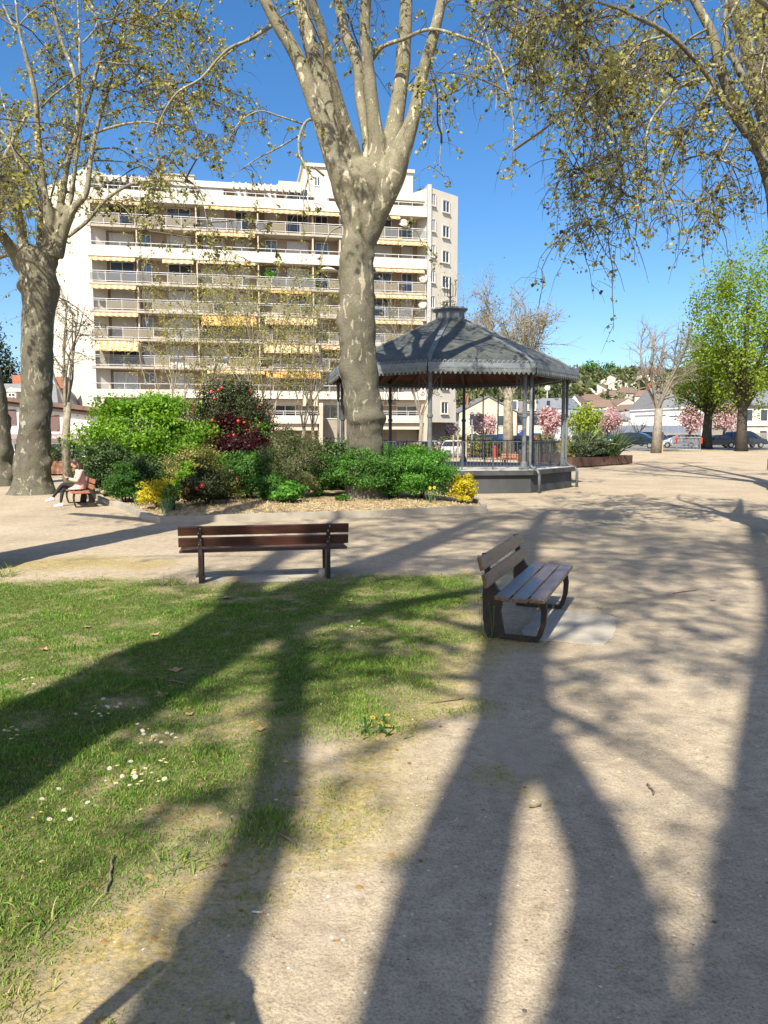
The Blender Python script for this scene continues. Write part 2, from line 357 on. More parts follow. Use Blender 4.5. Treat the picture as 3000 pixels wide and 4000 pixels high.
# ------------------------------------------------------------------ grass blades
grass_mat = leafmat('grass_blade', [(0, (.04, .10, .013)), (.3, (.095, .205, .025)), (.58, (.19, .29, .045)), (.8, (.31, .31, .085)), (1, (.46, .38, .18))], trans=.3, rough=.55)
def blades(name, n, xr, yr, yhgt, which, seed, wid=.005):
    r = np.random.default_rng(seed)
    # sample denser near the camera
    q = r.random(n); y = yr[0]*(yr[1]/yr[0])**q; x = xr[0]+(xr[1]-xr[0])*r.random(n)
    keep = (np.abs(x) < y*.53+.4); x, y = x[keep], y[keep]
    d, f, sd = lawn_fields(x, y); clump = fnoise(x, y, 5.5, 71)
    pr = (d*(.35+.9*clump)) if which == 'lawn' else f*.75*sst(.42, .62, fnoise(x, y, 4, 81))
    keep = r.random(len(x)) < pr; x, y, d, f, clump, sd = x[keep], y[keep], d[keep], f[keep], clump[keep], sd[keep]
    n = len(x); z = np.interp(0, [0], [0])+gz(x, y)
    z = z+((fnoise(x, y, .9, 51)-.5)*.035+(fnoise(x, y, 4.5, 52)-.5)*.018)-.004
    tall = sst(.5, .8, fnoise(x, y, 2.3, 91))
    h = yhgt*(.5+.8*r.random(n))*(.65+.9*tall); w = wid*(.7+.6*r.random(n))*(1+.10*y); an = r.random(n)*2*np.pi
    lean = h*(.25+.75*r.random(n)); la = r.random(n)*2*np.pi
    dx, dy = np.cos(an)*w/2, np.sin(an)*w/2
    b0 = np.stack([x-dx, y-dy, z], 1); b1 = np.stack([x+dx, y+dy, z], 1)
    mx_, my_ = x+np.cos(la)*lean*.35, y+np.sin(la)*lean*.35
    m0 = np.stack([mx_-dx*.7, my_-dy*.7, z+h*.6], 1); m1 = np.stack([mx_+dx*.7, my_+dy*.7, z+h*.6], 1)
    tp = np.stack([x+np.cos(la)*lean, y+np.sin(la)*lean, z+h*.92], 1); tp2 = tp+np.stack([dx*.15, dy*.15, 0*x], 1)
    Vv = np.stack([b0, b1, m1, m0, tp2, tp], 1).reshape(-1, 3)
    i = np.arange(n)[:, None]*6
    Fv = np.concatenate([i+np.array([[0, 1, 2, 3]]), i+np.array([[3, 2, 4, 5]])], 0)
    edge = sst(.9, .1, sd)
    t = np.clip(.28*r.random(n)+.34*fnoise(x, y, 1.1, 95)+.06+.42*edge*fnoise(x, y, 2.5, 96)+(r.random(n) < .09)*.4, 0, 1) if which == 'lawn' else np.clip(.5+.35*r.random(n), 0, 1)
    me = np_mesh(name, Vv, Fv, grass_mat, tint=np.repeat(t, 6)); return link(name, me)
tag(blades('lawn_grass', 760000, (-6.2, 2.4), (2.1, 10.6), .029, 'lawn', 5, wid=.0042), kind='stuff')
tag(blades('dry_grass', 420000, (-4.5, 3.0), (2.1, 11), .02, 'fringe', 6, wid=.004), kind='stuff')
# pebbles and leaf litter
def litter(name, n, xr, yr, size, m, seed, where, flat=.35, tintr=(0, 1)):
    r = np.random.default_rng(seed); q = r.random(n); y = yr[0]*(yr[1]/yr[0])**q; x = xr[0]+(xr[1]-xr[0])*r.random(n)
    keep = (np.abs(x) < y*.53+.5) & (r.random(n) < where(x, y)); x, y = x[keep], y[keep]; n = len(x)
    z = gz(x, y)+((fnoise(x, y, .9, 51)-.5)*.035+(fnoise(x, y, 4.5, 52)-.5)*.018)
    s = size*(.4+r.random(n)**2*1.3); an = r.random(n)*6.28
    base = np.array([(1, 0, 0), (.3, .8, 0), (-.7, .6, 0), (-.9, -.5, 0), (.2, -.9, 0), (0, 0, 1.0)])
    V = base[None]*s[:, None, None]*np.array([1, 1, flat])
    V = V*(1+.35*(r.random((n, 6, 1))-.5))
    c, s_ = np.cos(an)[:, None], np.sin(an)[:, None]
    X = V[..., 0]*c-V[..., 1]*s_; Y = V[..., 0]*s_+V[..., 1]*c
    V = np.stack([X+x[:, None], Y+y[:, None], V[..., 2]+z[:, None]-.001], -1).reshape(-1, 3)
    i = np.arange(n)[:, None]*6; F = np.concatenate([i+np.array([[a, (a+1) % 5, 5]]) for a in range(5)], 0)
    return link(name, np_mesh(name, V, F, m, tint=np.repeat(tintr[0]+(tintr[1]-tintr[0])*r.random(n), 6)))
stone_mat = leafmat('pebble', [(0, (.10, .085, .07)), (.4, (.26, .22, .17)), (1, (.60, .54, .46))], trans=0, rough=.9)
leaf_litter = leafmat('dead_leaf', [(0, (.13, .075, .03)), (.4, (.30, .17, .055)), (.7, (.42, .27, .09)), (1, (.45, .36, .2))], trans=.1, rough=.8)
tag(litter('pebbles', 9000, (-3, 6), (2.2, 13), .007, stone_mat, 11, lambda x, y: .75*(1-lawn_fields(x, y)[0])), kind='stuff')
tag(litter('leaf_litter', 5200, (-4, 3), (2.2, 10), .013, leaf_litter, 12, lambda x, y: np.clip(.25*lawn_fields(x, y)[0]+.75*lawn_fields(x, y)[1], .02, 1)*(.25+.9*sst(.45, .7, fnoise(x, y, 1.8, 15))), flat=.5), kind='stuff')
# larger curled plane leaves on the lawn, twigs, a cigarette end
def gnear(x, y): return gzf(x, y)+float((fnoise(np.array([x]), np.array([y]), .9, 51)[0]-.5)*.035+(fnoise(np.array([x]), np.array([y]), 4.5, 52)[0]-.5)*.018)
dl = mat('curled_leaf', (.42, .28, .15), (.28, .17, .08), scale=20)
for k, (u, v, s) in enumerate([(490,1293,.10),(336,1372,.07),(380,1447,.09),(562,1575,.05),(352,1503,.08),(1540,1298,.05),(408,1545,.045),(188,1357,.06),(755,1300,.06),(120,1330,.05),(98,1404,.06),(680,1400,.05)]):
    p = GD(u, v); mb = MB(); a0 = random.random()*6; lob = [1, .45, .85, .4, .7, .35, .8, .45]
    ring = [(p.x+s*lob[i]*math.cos(a0+i*.785), p.y+s*lob[i]*math.sin(a0+i*.785), gnear(p.x, p.y)+.012+s*.35*(i % 2 == 0)*random.random()) for i in range(8)]
    c0 = (p.x, p.y, gnear(p.x, p.y)+.006); mb.add([c0]+ring, [(0, 1+i, 1+(i+1) % 8) for i in range(8)])
    tag(mb.obj('dead_leaf', dl), ['curled brown dead plane leaf lying in the lawn grass', 'large brown dead leaf in the shaded lawn behind the dark bench'][k == 0] if k in (0,) else 'small curled brown dead leaf lying on the lawn', 'dead leaf', group='dead leaves on the lawn')
tw = mat('fallen_twig', (.20, .15, .10), (.12, .09, .06), scale=12)
for (u0, v0, u1, v1, lab) in [(328,1463,402,1478,'thin fallen twig on the lawn above the daisies'),(1455,1283,1510,1275,'thin dark twig on the open gravel right of the bench'),(930,1518,1003,1508,'long thin twig lying on the ochre lawn edge'),(1143,1745,1170,1740,'small forked twig on the shaded gravel path'),(1400,1700,1412,1722,'short dark twig in the sunny patch of gravel'),(605,1800,640,1830,'dark stick in the shaded grass edge'),(800,1452,842,1440,'pale twig lying on the lawn in front of the bench'),(230,1935,245,1850,'pale stick standing up between grass tufts at the lawn corner')]:
    a, b = GD(u0, v0), GD(u1, v1); n = 6; mb = MB(); pts = []
    for k in range(n+1):
        q = a.lerp(b, k/n); q.x += random.uniform(-1, 1)*.008; q.z = gnear(q.x, q.y)+.008+.006*random.random(); pts.append(q)
    mb.tube(pts, [.006]*n+[.003], 6); tag(mb.obj('fallen_twig', tw, smooth=True), lab, 'twig', 'twigs on the ground')
p = GD(555, 1967); mb = MB(); mb.tube([(p.x-.02, p.y, gnear(p.x, p.y)+.005), (p.x+.014, p.y-.004, gnear(p.x, p.y)+.005)], .004, 8)
cg = mb.obj('cigarette_end', MT['white_metal'], smooth=True); tag(cg, 'white cigarette end lying on the worn grass', 'cigarette end')
mb = MB(); mb.tube([(p.x+.014, p.y-.004, gnear(p.x, p.y)+.005), (p.x+.024, p.y-.0052, gnear(p.x, p.y)+.005)], .0041, 8); mb.obj('filter_tip', mat('filter_tip', (.6, .3, .1)), cg, world=True)
# small flowers
white_p = mat('daisy_petal', (.85, .85, .82), (.8, .76, .78), scale=30); yel = mat('flower_yellow', (.80, .50, .02), (.85, .6, .03), scale=30); stem_m = mat('flower_stem', (.08, .16, .03), scale=20)
def flower(kind, x, y, h, r, label, cat, group, petals=12):
    z = gnear(x, y); t = thing(kind, label, cat, (x, y, z), random.random()*6, group)
    mb = MB(); mb.tube([(0, 0, 0), (.004, .003, h*.6), (0, 0, h)], .0016, 5); mb.obj('stem', stem_m, t, world=False)
    tl = Vector((random.uniform(-.3, .3), random.uniform(-.5, .1), 1)).normalized().to_track_quat('Z', 'Y').to_matrix(); c = Vector((0, 0, h)); mb = MB()
    for k in range(petals):
        a = 6.283*k/petals; ww = 2.4/petals
        mb.add([c+tl @ Vector((r*.2*math.cos(a), r*.2*math.sin(a), 0)), c+tl @ Vector((r*.8*math.cos(a-ww/2), r*.8*math.sin(a-ww/2), .1*r)), c+tl @ Vector((r*math.cos(a), r*math.sin(a), .12*r)), c+tl @ Vector((r*.8*math.cos(a+ww/2), r*.8*math.sin(a+ww/2), .1*r))], [(0, 1, 2, 3)])
    mb.obj('petals', white_p if kind == 'daisy' else yel, t, world=False)
    if kind == 'daisy':
        mb = MB(); mb.ball(c+tl @ Vector((0, 0, .002)), r*.36, 8, 5, sc=(1, 1, .6)); mb.obj('flower_centre', yel, t, world=False)
    return t
r0 = random.Random(3)
for cu, cv, su, sv, n, lab in [(295,1690,52,24,24,'white daisy in the dense sunlit patch on the lawn'),(335,1605,55,22,14,'white daisy in the looser patch above the sunlit cluster'),(225,1545,45,20,16,'white daisy in the shaded patch under the broad shadow'),(25,1585,25,20,7,'white daisy in the shade at the lawn side'),(120,1755,60,60,9,'white daisy standing alone on the sunlit lawn'),(772,1365,14,14,7,'white daisy in the small patch in front of the dark bench'),(40,1480,40,12,5,'small white daisy on the lawn below the tree trunk')]:
    for k in range(n):
        q = GD(cu+r0.gauss(0, .6)*su, cv+r0.gauss(0, .6)*sv); flower('daisy', q.x, q.y, .035+.02*r0.random(), .0125+.003*r0.random(), lab, 'daisy', 'daisies on the lawn')
for u, v in [(805,1556),(836,1550),(822,1564),(838,1570)]:
    q = GD(u, v+16); flower('dandelion', q.x, q.y, .06+.02*r0.random(), .02, 'yellow dandelion in the leafy clump by the worn lawn edge', 'dandelion', 'dandelion clump', 16)
for u, v, lab in [(536,1660,'lone yellow dandelion beside the narrow shadow'),(693,1382,'tiny yellow dandelion in the shaded lawn'),(473,1765,'lone yellow dandelion low on the sunlit lawn')]:
    q = GD(u, v); flower('dandelion', q.x, q.y, .03, .014, lab, 'dandelion', 'single dandelions', 14)
# ================================================================== APARTMENT BLOCK
FA = P(350, 1200, 69.5); FB = P(1668, 1200, 75.3); FA.z = FB.z = 0
fd = (FB-FA).normalized(); fn = Vector((fd.y, -fd.x, 0)); FL = (FB-FA).length
def fs(u, v=1200):
    a, Y, Z = ray(u, v); d = Vector((a, Y, 0)); den = d.x*fd.y-d.y*fd.x
    t = (FA.x*fd.y-FA.y*fd.x)/den; return (d*t-FA).dot(fd)
def fp(s, o, z): return FA+fd*s+fn*o+Vector((0, 0, z))
def fz(v): return P(350, v, 69.5).z
frz = math.atan2(fd.y, fd.x)
blk = thing('apartment_block', 'long white nine storey apartment block with striped balcony awnings behind the bandstand', 'apartment building', tuple(fp(FL/2, -6, 0)))
def fbox(mb, s0, s1, o0, o1, z0, z1, m=None):
    mb.box(tuple(fp((s0+s1)/2, (o0+o1)/2, (z0+z1)/2)), (abs(s1-s0), abs(o1-o0), z1-z0), frz, m)
VL = [763, 872, 985, 1099, 1208, 1319, 1429, 1539]       # floor edges down the left corner
ZL = [fz(v) for v in VL]
DEEP = 1.45
gz0 = -1.0
# core walls: recessed facade
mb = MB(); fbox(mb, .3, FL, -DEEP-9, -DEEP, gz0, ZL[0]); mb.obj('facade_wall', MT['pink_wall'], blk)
# angled left end wall and right wing
LE = P(200, 1200, 73.5); LE.z = 0
ztop = fz(655)
mb = MB(); mb.prism([tuple(FA)[:2]+(gz0,), tuple(LE)[:2]+(gz0,), tuple(LE)[:2]+(ztop-.35,), tuple(FA)[:2]+(ztop,)], fd*1.0+Vector((.2, 1.2, 0)) )
mb.obj('end_wall', MT['white_wall'], blk)
mb = MB(); fbox(mb, -.02, .34, -DEEP-.3, .03, gz0, ztop+.02); mb.obj('corner_pier', MT['white_wall'], blk)
RW0 = FB+fd*.25; RW1 = P(1785, 1200, 78.0); RW1.z = 0; rwd = (RW1-RW0).normalized(); rwn = Vector((rwd.y, -rwd.x, 0)); RL = (RW1-RW0).length
zr = P(1783, 768, 78).z
wing_bot = P(1750, 1650, 77).z
mb = MB(); mb.prism([tuple(RW0)[:2]+(wing_bot,), tuple(RW1)[:2]+(wing_bot,), tuple(RW1)[:2]+(zr,), tuple(RW0)[:2]+(zr+.05,)], -rwn*6); mb.obj('wing_wall', MT['white_wall'], blk)
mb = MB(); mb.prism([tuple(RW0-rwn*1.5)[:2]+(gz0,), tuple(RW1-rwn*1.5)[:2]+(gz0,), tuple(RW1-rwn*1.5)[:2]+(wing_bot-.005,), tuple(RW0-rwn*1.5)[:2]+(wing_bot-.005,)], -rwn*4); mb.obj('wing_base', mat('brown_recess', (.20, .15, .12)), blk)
mb = MB(); fbox(mb, FL-.02, FL+.36, -2.0, .12, gz0, zr+.3); mb.obj('grey_pilaster', mat('grey_pilaster', (.42, .41, .40)), blk)
# wing windows
dark_frame = mat('window_frame_white', (.74, .74, .72))
def wall_window(parent, org, d, n, s0, s1, z0, z1, glass, sill=True, inset=.18, revealm=None):
    fr = MB(); c = lambda s, o, z: tuple(org+d*s+n*o+Vector((0, 0, z))); rz = math.atan2(d.y, d.x)
    w = .07
    for a, b, q0, q1 in ((s0, s1, z0, z0+w), (s0, s1, z1-w, z1), (s0, s0+w, z0+w, z1-w), (s1-w, s1, z0+w, z1-w), ((s0+s1)/2-w/2, (s0+s1)/2+w/2, z0+w, z1-w)):
        fr.box(c((a+b)/2, .02, (q0+q1)/2), (b-a, .06, q1-q0), rz)
    f = fr.obj('window', dark_frame, parent)
    g = MB(); g.box(c((s0+s1)/2, -.01, (z0+z1)/2), (s1-s0-.03, .05, z1-z0-.03), rz); g.obj('pane', glass, f)
    if sill:
        k = MB(); k.box(c((s0+s1)/2, .09, z0-.05), (s1-s0+.2, .16, .08), rz); k.obj('sill', MT['white_wall'], f)
    return f
def wing_s(u):
    a, Y, Z = ray(u, 900); d = Vector((a, Y, 0)); den = d.x*rwd.y-d.y*rwd.x
    t = (RW0.x*rwd.y-RW0.y*rwd.x)/den; return (d*t-RW0).dot(rwd)
for col, (u0, u1, dv) in enumerate([(1682, 1699, -12), (1728, 1754, 0)]):
    for k in range(9):
        v0 = 787+98*k+dv; v1 = v0+46
        if col == 0 and k > 5: continue
        z1, z0 = P(1740, v0, 77).z, P(1740, v1, 77).z
        rv = MB(); s0, s1 = wing_s(u0), wing_s(u1); cc = RW0+rwd*((s0+s1)/2)
        for a, b, q0, q1 in ((s0-.06, s0, z0, z1), (s1, s1+.06, z0, z1), (s0-.06, s1+.06, z1, z1+.06)):
            rv.box(tuple(RW0+rwd*((a+b)/2)+rwn*.04+Vector((0, 0, (q0+q1)/2))), (b-a, .1, q1-q0), math.atan2(rwd.y, rwd.x))
        f = wall_window(blk, RW0, rwd, rwn, s0, s1, z0, z1, MT['glass'], True)
        rv.obj('window_surround', MT['white_wall'], f)
# floor slabs / parapets / railings
rail_m = MT['white_metal']
KIND = ['white', 'rail', 'white', 'rail', 'rail', 'rail', 'rail', 'white']
for i, z in enumerate(ZL):
    mb = MB(); fbox(mb, .02, FL-.05, -DEEP-.1, .08, z-.20, z); mb.obj('balcony_slab', MT['slab'] if KIND[i] != 'white' else MT['white_wall'], blk)
    hp = 0
    if KIND[i] == 'white':
        hp = .66 if i < 7 else .45; mb = MB(); fbox(mb, .03, FL-.06, -.03, .14, z-.28, z+hp); mb.obj('parapet', MT['white_wall'], blk)
    top = z+1.0
    rl = MB(); fbox(rl, .05, FL-.08, -.01, .06, top-.045, top)
    n = 23
    for k in range(n+1):
        s = .1+(FL-.25)*k/n; fbox(rl, s-.018, s+.018, 0, .04, z+hp, top-.045)
    if not hp: fbox(rl, .05, FL-.08, .0, .05, z+.10, z+.14); fbox(rl, .05, FL-.08, .0, .04, top-.19, top-.165)
    r_ = rl.obj('balcony_railing', rail_m, blk)
    if not hp:
        for k in range(n):
            s0 = .1+(FL-.25)*k/n+.03; s1 = .1+(FL-.25)*(k+1)/n-.03
            if (k*7+i*5) % 11 < 8: pn = MB(); fbox(pn, s0, s1, .015, .035, z+.145, top-.205); pn.obj('railing_panel', MT['tinted'] if (k//4+i) % 3 else MT['tinted_grey'], r_)
# windows and doors on each storey
COLS = [(361,399,'d'),(426,523,'d'),(548,591,'w'),(656,749,'d'),(787,882,'d'),(924,978,'d'),(1041,1089,'w'),(1128,1213,'d'),(1240,1290,'d'),(1330,1405,'d'),(1469,1541,'d'),(1580,1623,'d')]
ST = ['sgsssssgsgbs', 'ggggsgsggggg', 'ssbhssgsbsss', 'bbbgssbcggbb', 'ghsshssgsggs', 'hsgsgsgggsss', 'ggsssgsggsgs', 'ccgsccsggscs']
shut_box = mat('shutter_box', (.7, .69, .66))
for i in range(8):
    zf = ZL[i]
    for (u0, u1, kd), st in zip(COLS, ST[i]):
        s0, s1 = fs(u0), fs(u1); z0 = zf+(.06 if kd == 'd' else .95); z1 = zf+2.08
        c = lambda s, o, z: tuple(fp(s, o, z))
        fr = MB(); w = .06; o = -DEEP+.03
        for a, b, q0, q1 in ((s0, s1, z0, z0+w), (s0, s1, z1-w, z1), (s0, s0+w, z0+w, z1-w), (s1-w, s1, z0+w, z1-w), ((s0+s1)/2-w/2, (s0+s1)/2+w/2, z0+w, z1-w)):
            fbox(fr, a, b, -DEEP-.02, -DEEP+.06, q0, q1)
        f = fr.obj('window' if kd == 'w' else 'balcony_door', dark_frame, blk)
        g = MB(); fbox(g, s0+.02, s1-.02, -DEEP-.03, -DEEP+.02, z0+.02, z1-.02); g.obj('pane', {'b': MT['sky_reflection'], 'c': MT['curtain']}.get(st, MT['glass']), f)
        if st in 'sh':
            zb = z0+.02 if st == 's' else z0+(z1-z0)*.55
            q = MB(); fbox(q, s0+.03, s1-.03, -DEEP+.07, -DEEP+.10, zb, z1-.02); q.obj('roller_shutter', MT['shutter'], f)
# dividing fins between the flats
for u in (541, 773, 1012, 1225, 1330, 1440):
    mb = MB(); s = fs(u)
    for i in range(1, 7): fbox(mb, s-.05, s+.05, -DEEP, -.06, ZL[i]+.01, ZL[i-1]-.29)
    mb.obj('balcony_divider', MT['cream_wall'], blk)
# striped fabric awnings
def stripe(name, a, b, sc):
    m, t, B, N, L = _new(name); tc = N('ShaderNodeTexCoord'); sp = N('ShaderNodeSeparateXYZ'); L(tc.outputs['UV'], sp.inputs[0])
    mu = N('ShaderNodeMath'); mu.operation = 'MULTIPLY'; mu.inputs[1].default_value = sc; L(sp.outputs[0], mu.inputs[0])
    fr = N('ShaderNodeMath'); fr.operation = 'FRACT'; L(mu.outputs[0], fr.inputs[0]); gt = N('ShaderNodeMath'); gt.operation = 'GREATER_THAN'; gt.inputs[1].default_value = .5; L(fr.outputs[0], gt.inputs[0])
    mx = N('ShaderNodeMixRGB'); L(gt.outputs[0], mx.inputs[0]); mx.inputs[1].default_value = rgb(a); mx.inputs[2].default_value = rgb(b); L(mx.outputs[0], B.inputs['Base Color']); B.inputs['Roughness'].default_value = .9
    return m
aw_c = stripe('cream_striped_fabric', (.50, .42, .28), (.45, .28, .115), 1.9)
aw_o = stripe('orange_striped_fabric', (.50, .235, .05), (.46, .32, .13), 1.9)
def awning(i, u0, u1, drop, m):
    """under slab i, drop in photo pixels at the facade"""
    s0, s1 = fs(u0), fs(u1); zt = ZL[i]-.3 if KIND[i] == 'white' else ZL[i]-.22; h = drop/44.0; out = .12+h*.75
    n = max(4, int((s1-s0)/.25)); vs = []; uv = []; fsx = []
    prof = [(-.05, zt), (out, zt-h*.86), (out+.01, zt-h*.86-.16)]
    for k in range(n+1):
        s = s0+(s1-s0)*k/n
        for j, (o, z) in enumerate(prof):
            if j == 2: z += .05*(k % 2)
            vs.append(fp(s, o, z)); uv.append((s, j))
    for k in range(n):
        for j in range(2): fsx.append((k*3+j, (k+1)*3+j, (k+1)*3+j+1, k*3+j+1))
    mb = MB(); mb.add(vs, fsx); o = mb.obj('awning', m, blk); ul = o.data.uv_layers.new(name='UVMap')
    for lp in o.data.loops: ul.data[lp.index].uv = uv[lp.vertex_index]
    sd = o.modifiers.new('cloth', 'SOLIDIFY'); sd.thickness = .02
    q = MB(); fbox(q, s0, s1, -.12, .0, zt-.10, zt+.01); q.obj('awning_box', shut_box, o)
for i, u0, u1, dr, c in [(0,365,580,13,0),(0,805,1000,13,0),(0,1010,1325,16,0),(0,1500,1560,13,0),(1,775,1000,14,0),(1,1470,1662,17,0),(2,360,535,15,0),(2,640,760,16,0),(2,775,1000,9,0),(2,1465,1655,15,0),(3,360,535,15,0),(3,1050,1215,7,1),(3,1465,1662,15,0),(4,365,540,13,0),(4,787,1000,46,1),(4,1033,1235,32,0),(4,1465,1650,13,0),(5,370,538,44,0),(5,1028,1243,38,0),(5,1255,1330,15,0),(5,1470,1600,15,0),(6,805,1030,10,0),(6,1035,1248,28,1),(6,1470,1560,14,0)]:
    awning(i, u0, u1, dr, (aw_c, aw_o)[c])
# penthouse, roof slab, pergola fins, plant rooms
zp = ZL[0]; zpt = fz(690); zrt = fz(668)
mb = MB(); fbox(mb, .5, FL-.1, -11, -2.4, zp, zpt+.1); mb.obj('penthouse_wall', MT['cream_wall'], blk)
mb = MB(); fbox(mb, .1, fs(1190), -11.2, -1.2, zpt+.1, zpt+.38); fbox(mb, .25, fs(1180), -10, -1.5, zpt+.385, zrt+.25); mb.obj('roof_slab', MT['white_wall'], blk)
mb = MB(); fbox(mb, fs(1500), FL-.15, -11.2, -.5, zpt-.25, zpt+.0); mb.obj('roof_slab', MT['white_wall'], blk)
for u0, u1 in ((352, 532), (560, 620), (920, 1185)):
    mb = MB(); n = int((fs(u1)-fs(u0))/.55)
    for k in range(n+1):
        s = fs(u0)+(fs(u1)-fs(u0))*k/n; fbox(mb, s-.06, s+.06, -1.2, .05, zpt-.10, zpt+.34)
    fbox(mb, fs(u0), fs(u1), -.0, .08, zpt+.10, zpt+.2)
    mb.obj('pergola', MT['white_wall'], blk)
zt1 = P(1190, 620, 73).z; zt2 = zt1
mb = MB(); fbox(mb, fs(1196), fs(1628), -8, -1.9, zpt-.05, zt1); mb.obj('roof_tower', MT['white_wall'], blk)
mb = MB(); fbox(mb, fs(1190), fs(1634), -8.2, -1.7, zt1+.004, zt1+.3); mb.obj('tower_coping', MT['white_wall'], blk)
mb = MB(); fbox(mb, fs(1100), fs(1200), -7, -2.1, zrt+.2, zrt+.85); mb.obj('stair_block', MT['cream_wall'], blk)
mb = MB(); fbox(mb, fs(622), fs(765), -6, -2.0, zrt+.25, fz(634)); mb.obj('plant_room', MT['cream_wall'], blk)
mb = MB(); fbox(mb, fs(618), fs(769), -6.2, -1.9, fz(634)+.004, fz(628)); mb.obj('plant_room_coping', MT['slab'], blk)
wall_window(blk, FA+fn*(-1.88), fd, fn, fs(1240), fs(1262), zt1-1.75, zt1-.85, MT['glass'], False)
wall_window(blk, FA+fn*(-1.98), fd, fn, fs(706), fs(732), fz(670), fz(642), MT['glass'], False)
# ground storeys: white band, recess, consoles, walls, balcony boxes
zg = ZL[7]
mb = MB(); fbox(mb, .4, FL, -DEEP-1.0, -.3, zg-.8, zg-.3); mb.obj('soffit', MT['cream_wall'], blk)
for u in (392, 545, 560, 826, 1012, 1185, 1228):
    s = fs(u); mb = MB(); fbox(mb, s-.16, s+.16, -.3, .55, zg-.95, zg-.30); mb.obj('console', MT['cream_wall'], blk)
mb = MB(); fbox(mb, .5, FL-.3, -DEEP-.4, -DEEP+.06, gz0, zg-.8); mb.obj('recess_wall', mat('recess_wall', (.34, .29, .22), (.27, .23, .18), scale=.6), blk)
for u0, u1, v0, v1 in ((1056, 1246, 1624, 1650), (1392, 1652, 1622, 1646), (830, 1010, 1624, 1650)):
    s0, s1 = fs(u0, 1640), fs(u1, 1640); za, zb = P(1150, v0, 73).z, P(1150, v1, 73).z
    mb = MB(); fbox(mb, s0, s1, -DEEP+.1, .9, zb-.12, zb+.02); fbox(mb, s0, s1, .78, .92, zb+.02, za); mb.obj('balcony_box', MT['white_wall'], blk)
    rl = MB(); fbox(rl, s0, s1, .82, .88, za+.38, za+.43); fbox(rl, s0, s1, .82, .88, za+.2, za+.23)
    for k in range(5): s = s0+.05+(s1-s0-.1)*k/4; fbox(rl, s-.02, s+.02, .83, .87, za, za+.38)
    rl.obj('balcony_railing', rail_m, blk)
    mb = MB(); fbox(mb, s0+.2, s1-.2, -DEEP+.11, .6, zb-.75, zb-.125); mb.obj('soffit', MT['cream_wall'], blk)
for u in (1250, 1655):
    s = fs(u, 1640); mb = MB(); a = fp(s-.17, -DEEP+.1, 0)
    pts = [fp(s-.17, -DEEP+.1, gz0), fp(s-.17, .3, gz0), fp(s-.17, 1.2, P(1200, 1585, 73).z), fp(s-.17, .9, P(1200, 1575, 73).z), fp(s-.17, -DEEP+.1, P(1200, 1575, 73).z)]
    mb.prism(pts, fd*.34); mb.obj('support_fin', MT['cream_wall'], blk)
zz = P(1300, 1585, 73).z
for u0, u1 in ((1075, 1160), (1180, 1235), (1262, 1330), (1560, 1640), (1420, 1500)):
    wall_window(blk, FA+fn*(-DEEP+.07), fd, fn, fs(u0, 1600), fs(u1, 1600), zz-1.2, zz+.1, MT['glass'], False)
mb = MB(); fbox(mb, fs(1420), fs(1560), -DEEP+.065, -DEEP+.12, gz0, P(1500, 1690, 74).z); mb.obj('garage_door', mat('brown_door', (.30, .20, .14)), blk)
# things kept on the balconies
def balcony_plant(u, i, h, label):
    s = fs(u); b = fp(s, -.55, ZL[i]); mb = MB(); mb.lathe(b, [(.14, .005), (.2, .3), (.17, .3)], 10); t = thing('potted_plant', label, 'potted plant', tuple(b), group='plants on the balconies')
    mb.obj('pot', mat('terracotta', (.40, .2, .12)), t); return t, b, h
BALC = [balcony_plant(1055, 3, 1.5, 'tall potted shrub on the middle left balcony of the apartment block'), balcony_plant(1222, 3, 1.1, 'bushy potted plant beside the blue balcony curtain'), balcony_plant(905, 5, .9, 'potted greenery behind the railing under the big orange awning'), balcony_plant(1190, 5, .9, 'potted greenery under the pale awning left of the big plane trunk')]
s = fs(1283); b = fp(s, -.3, ZL[3]); pz = thing('balcony_parasol', 'white parasol open on a balcony left of the big plane trunk', 'parasol', tuple(b))
mb = MB(); mb.tube([b, b+Vector((0, 0, 2.15))], .025, 6); mb.lathe(b, [(.25, .004), (.25, .06), (.05, .08)], 12); mb.obj('pole', MT['white_metal'], pz)
mb = MB(); mb.lathe(b, [(1.05, 1.78), (.55, 2.02), (.02, 2.2)], 8); mb.obj('canopy', MT['white_wall'], pz)
for u, i, lab in ((1652, 3, 'white satellite dish on a balcony at the block edge, upper'), (1650, 4, 'white satellite dish on the balcony one floor below the other'), (1575, 1, 'white satellite dish high on the top railed balcony')):
    b = fp(fs(u), .12, ZL[i]+1.0); t = thing('satellite_dish', lab, 'satellite dish', tuple(b)); mb = MB()
    mb.ball(b+Vector((0, 0, .35)), .42, 14, 8, sc=(1, .25, 1)); mb.obj('dish', MT['white_wall'], t, smooth=True); mb = MB(); mb.tube([b, b+Vector((0, .03, .3))], .03, 6); mb.obj('mast', MT['white_metal'], t)
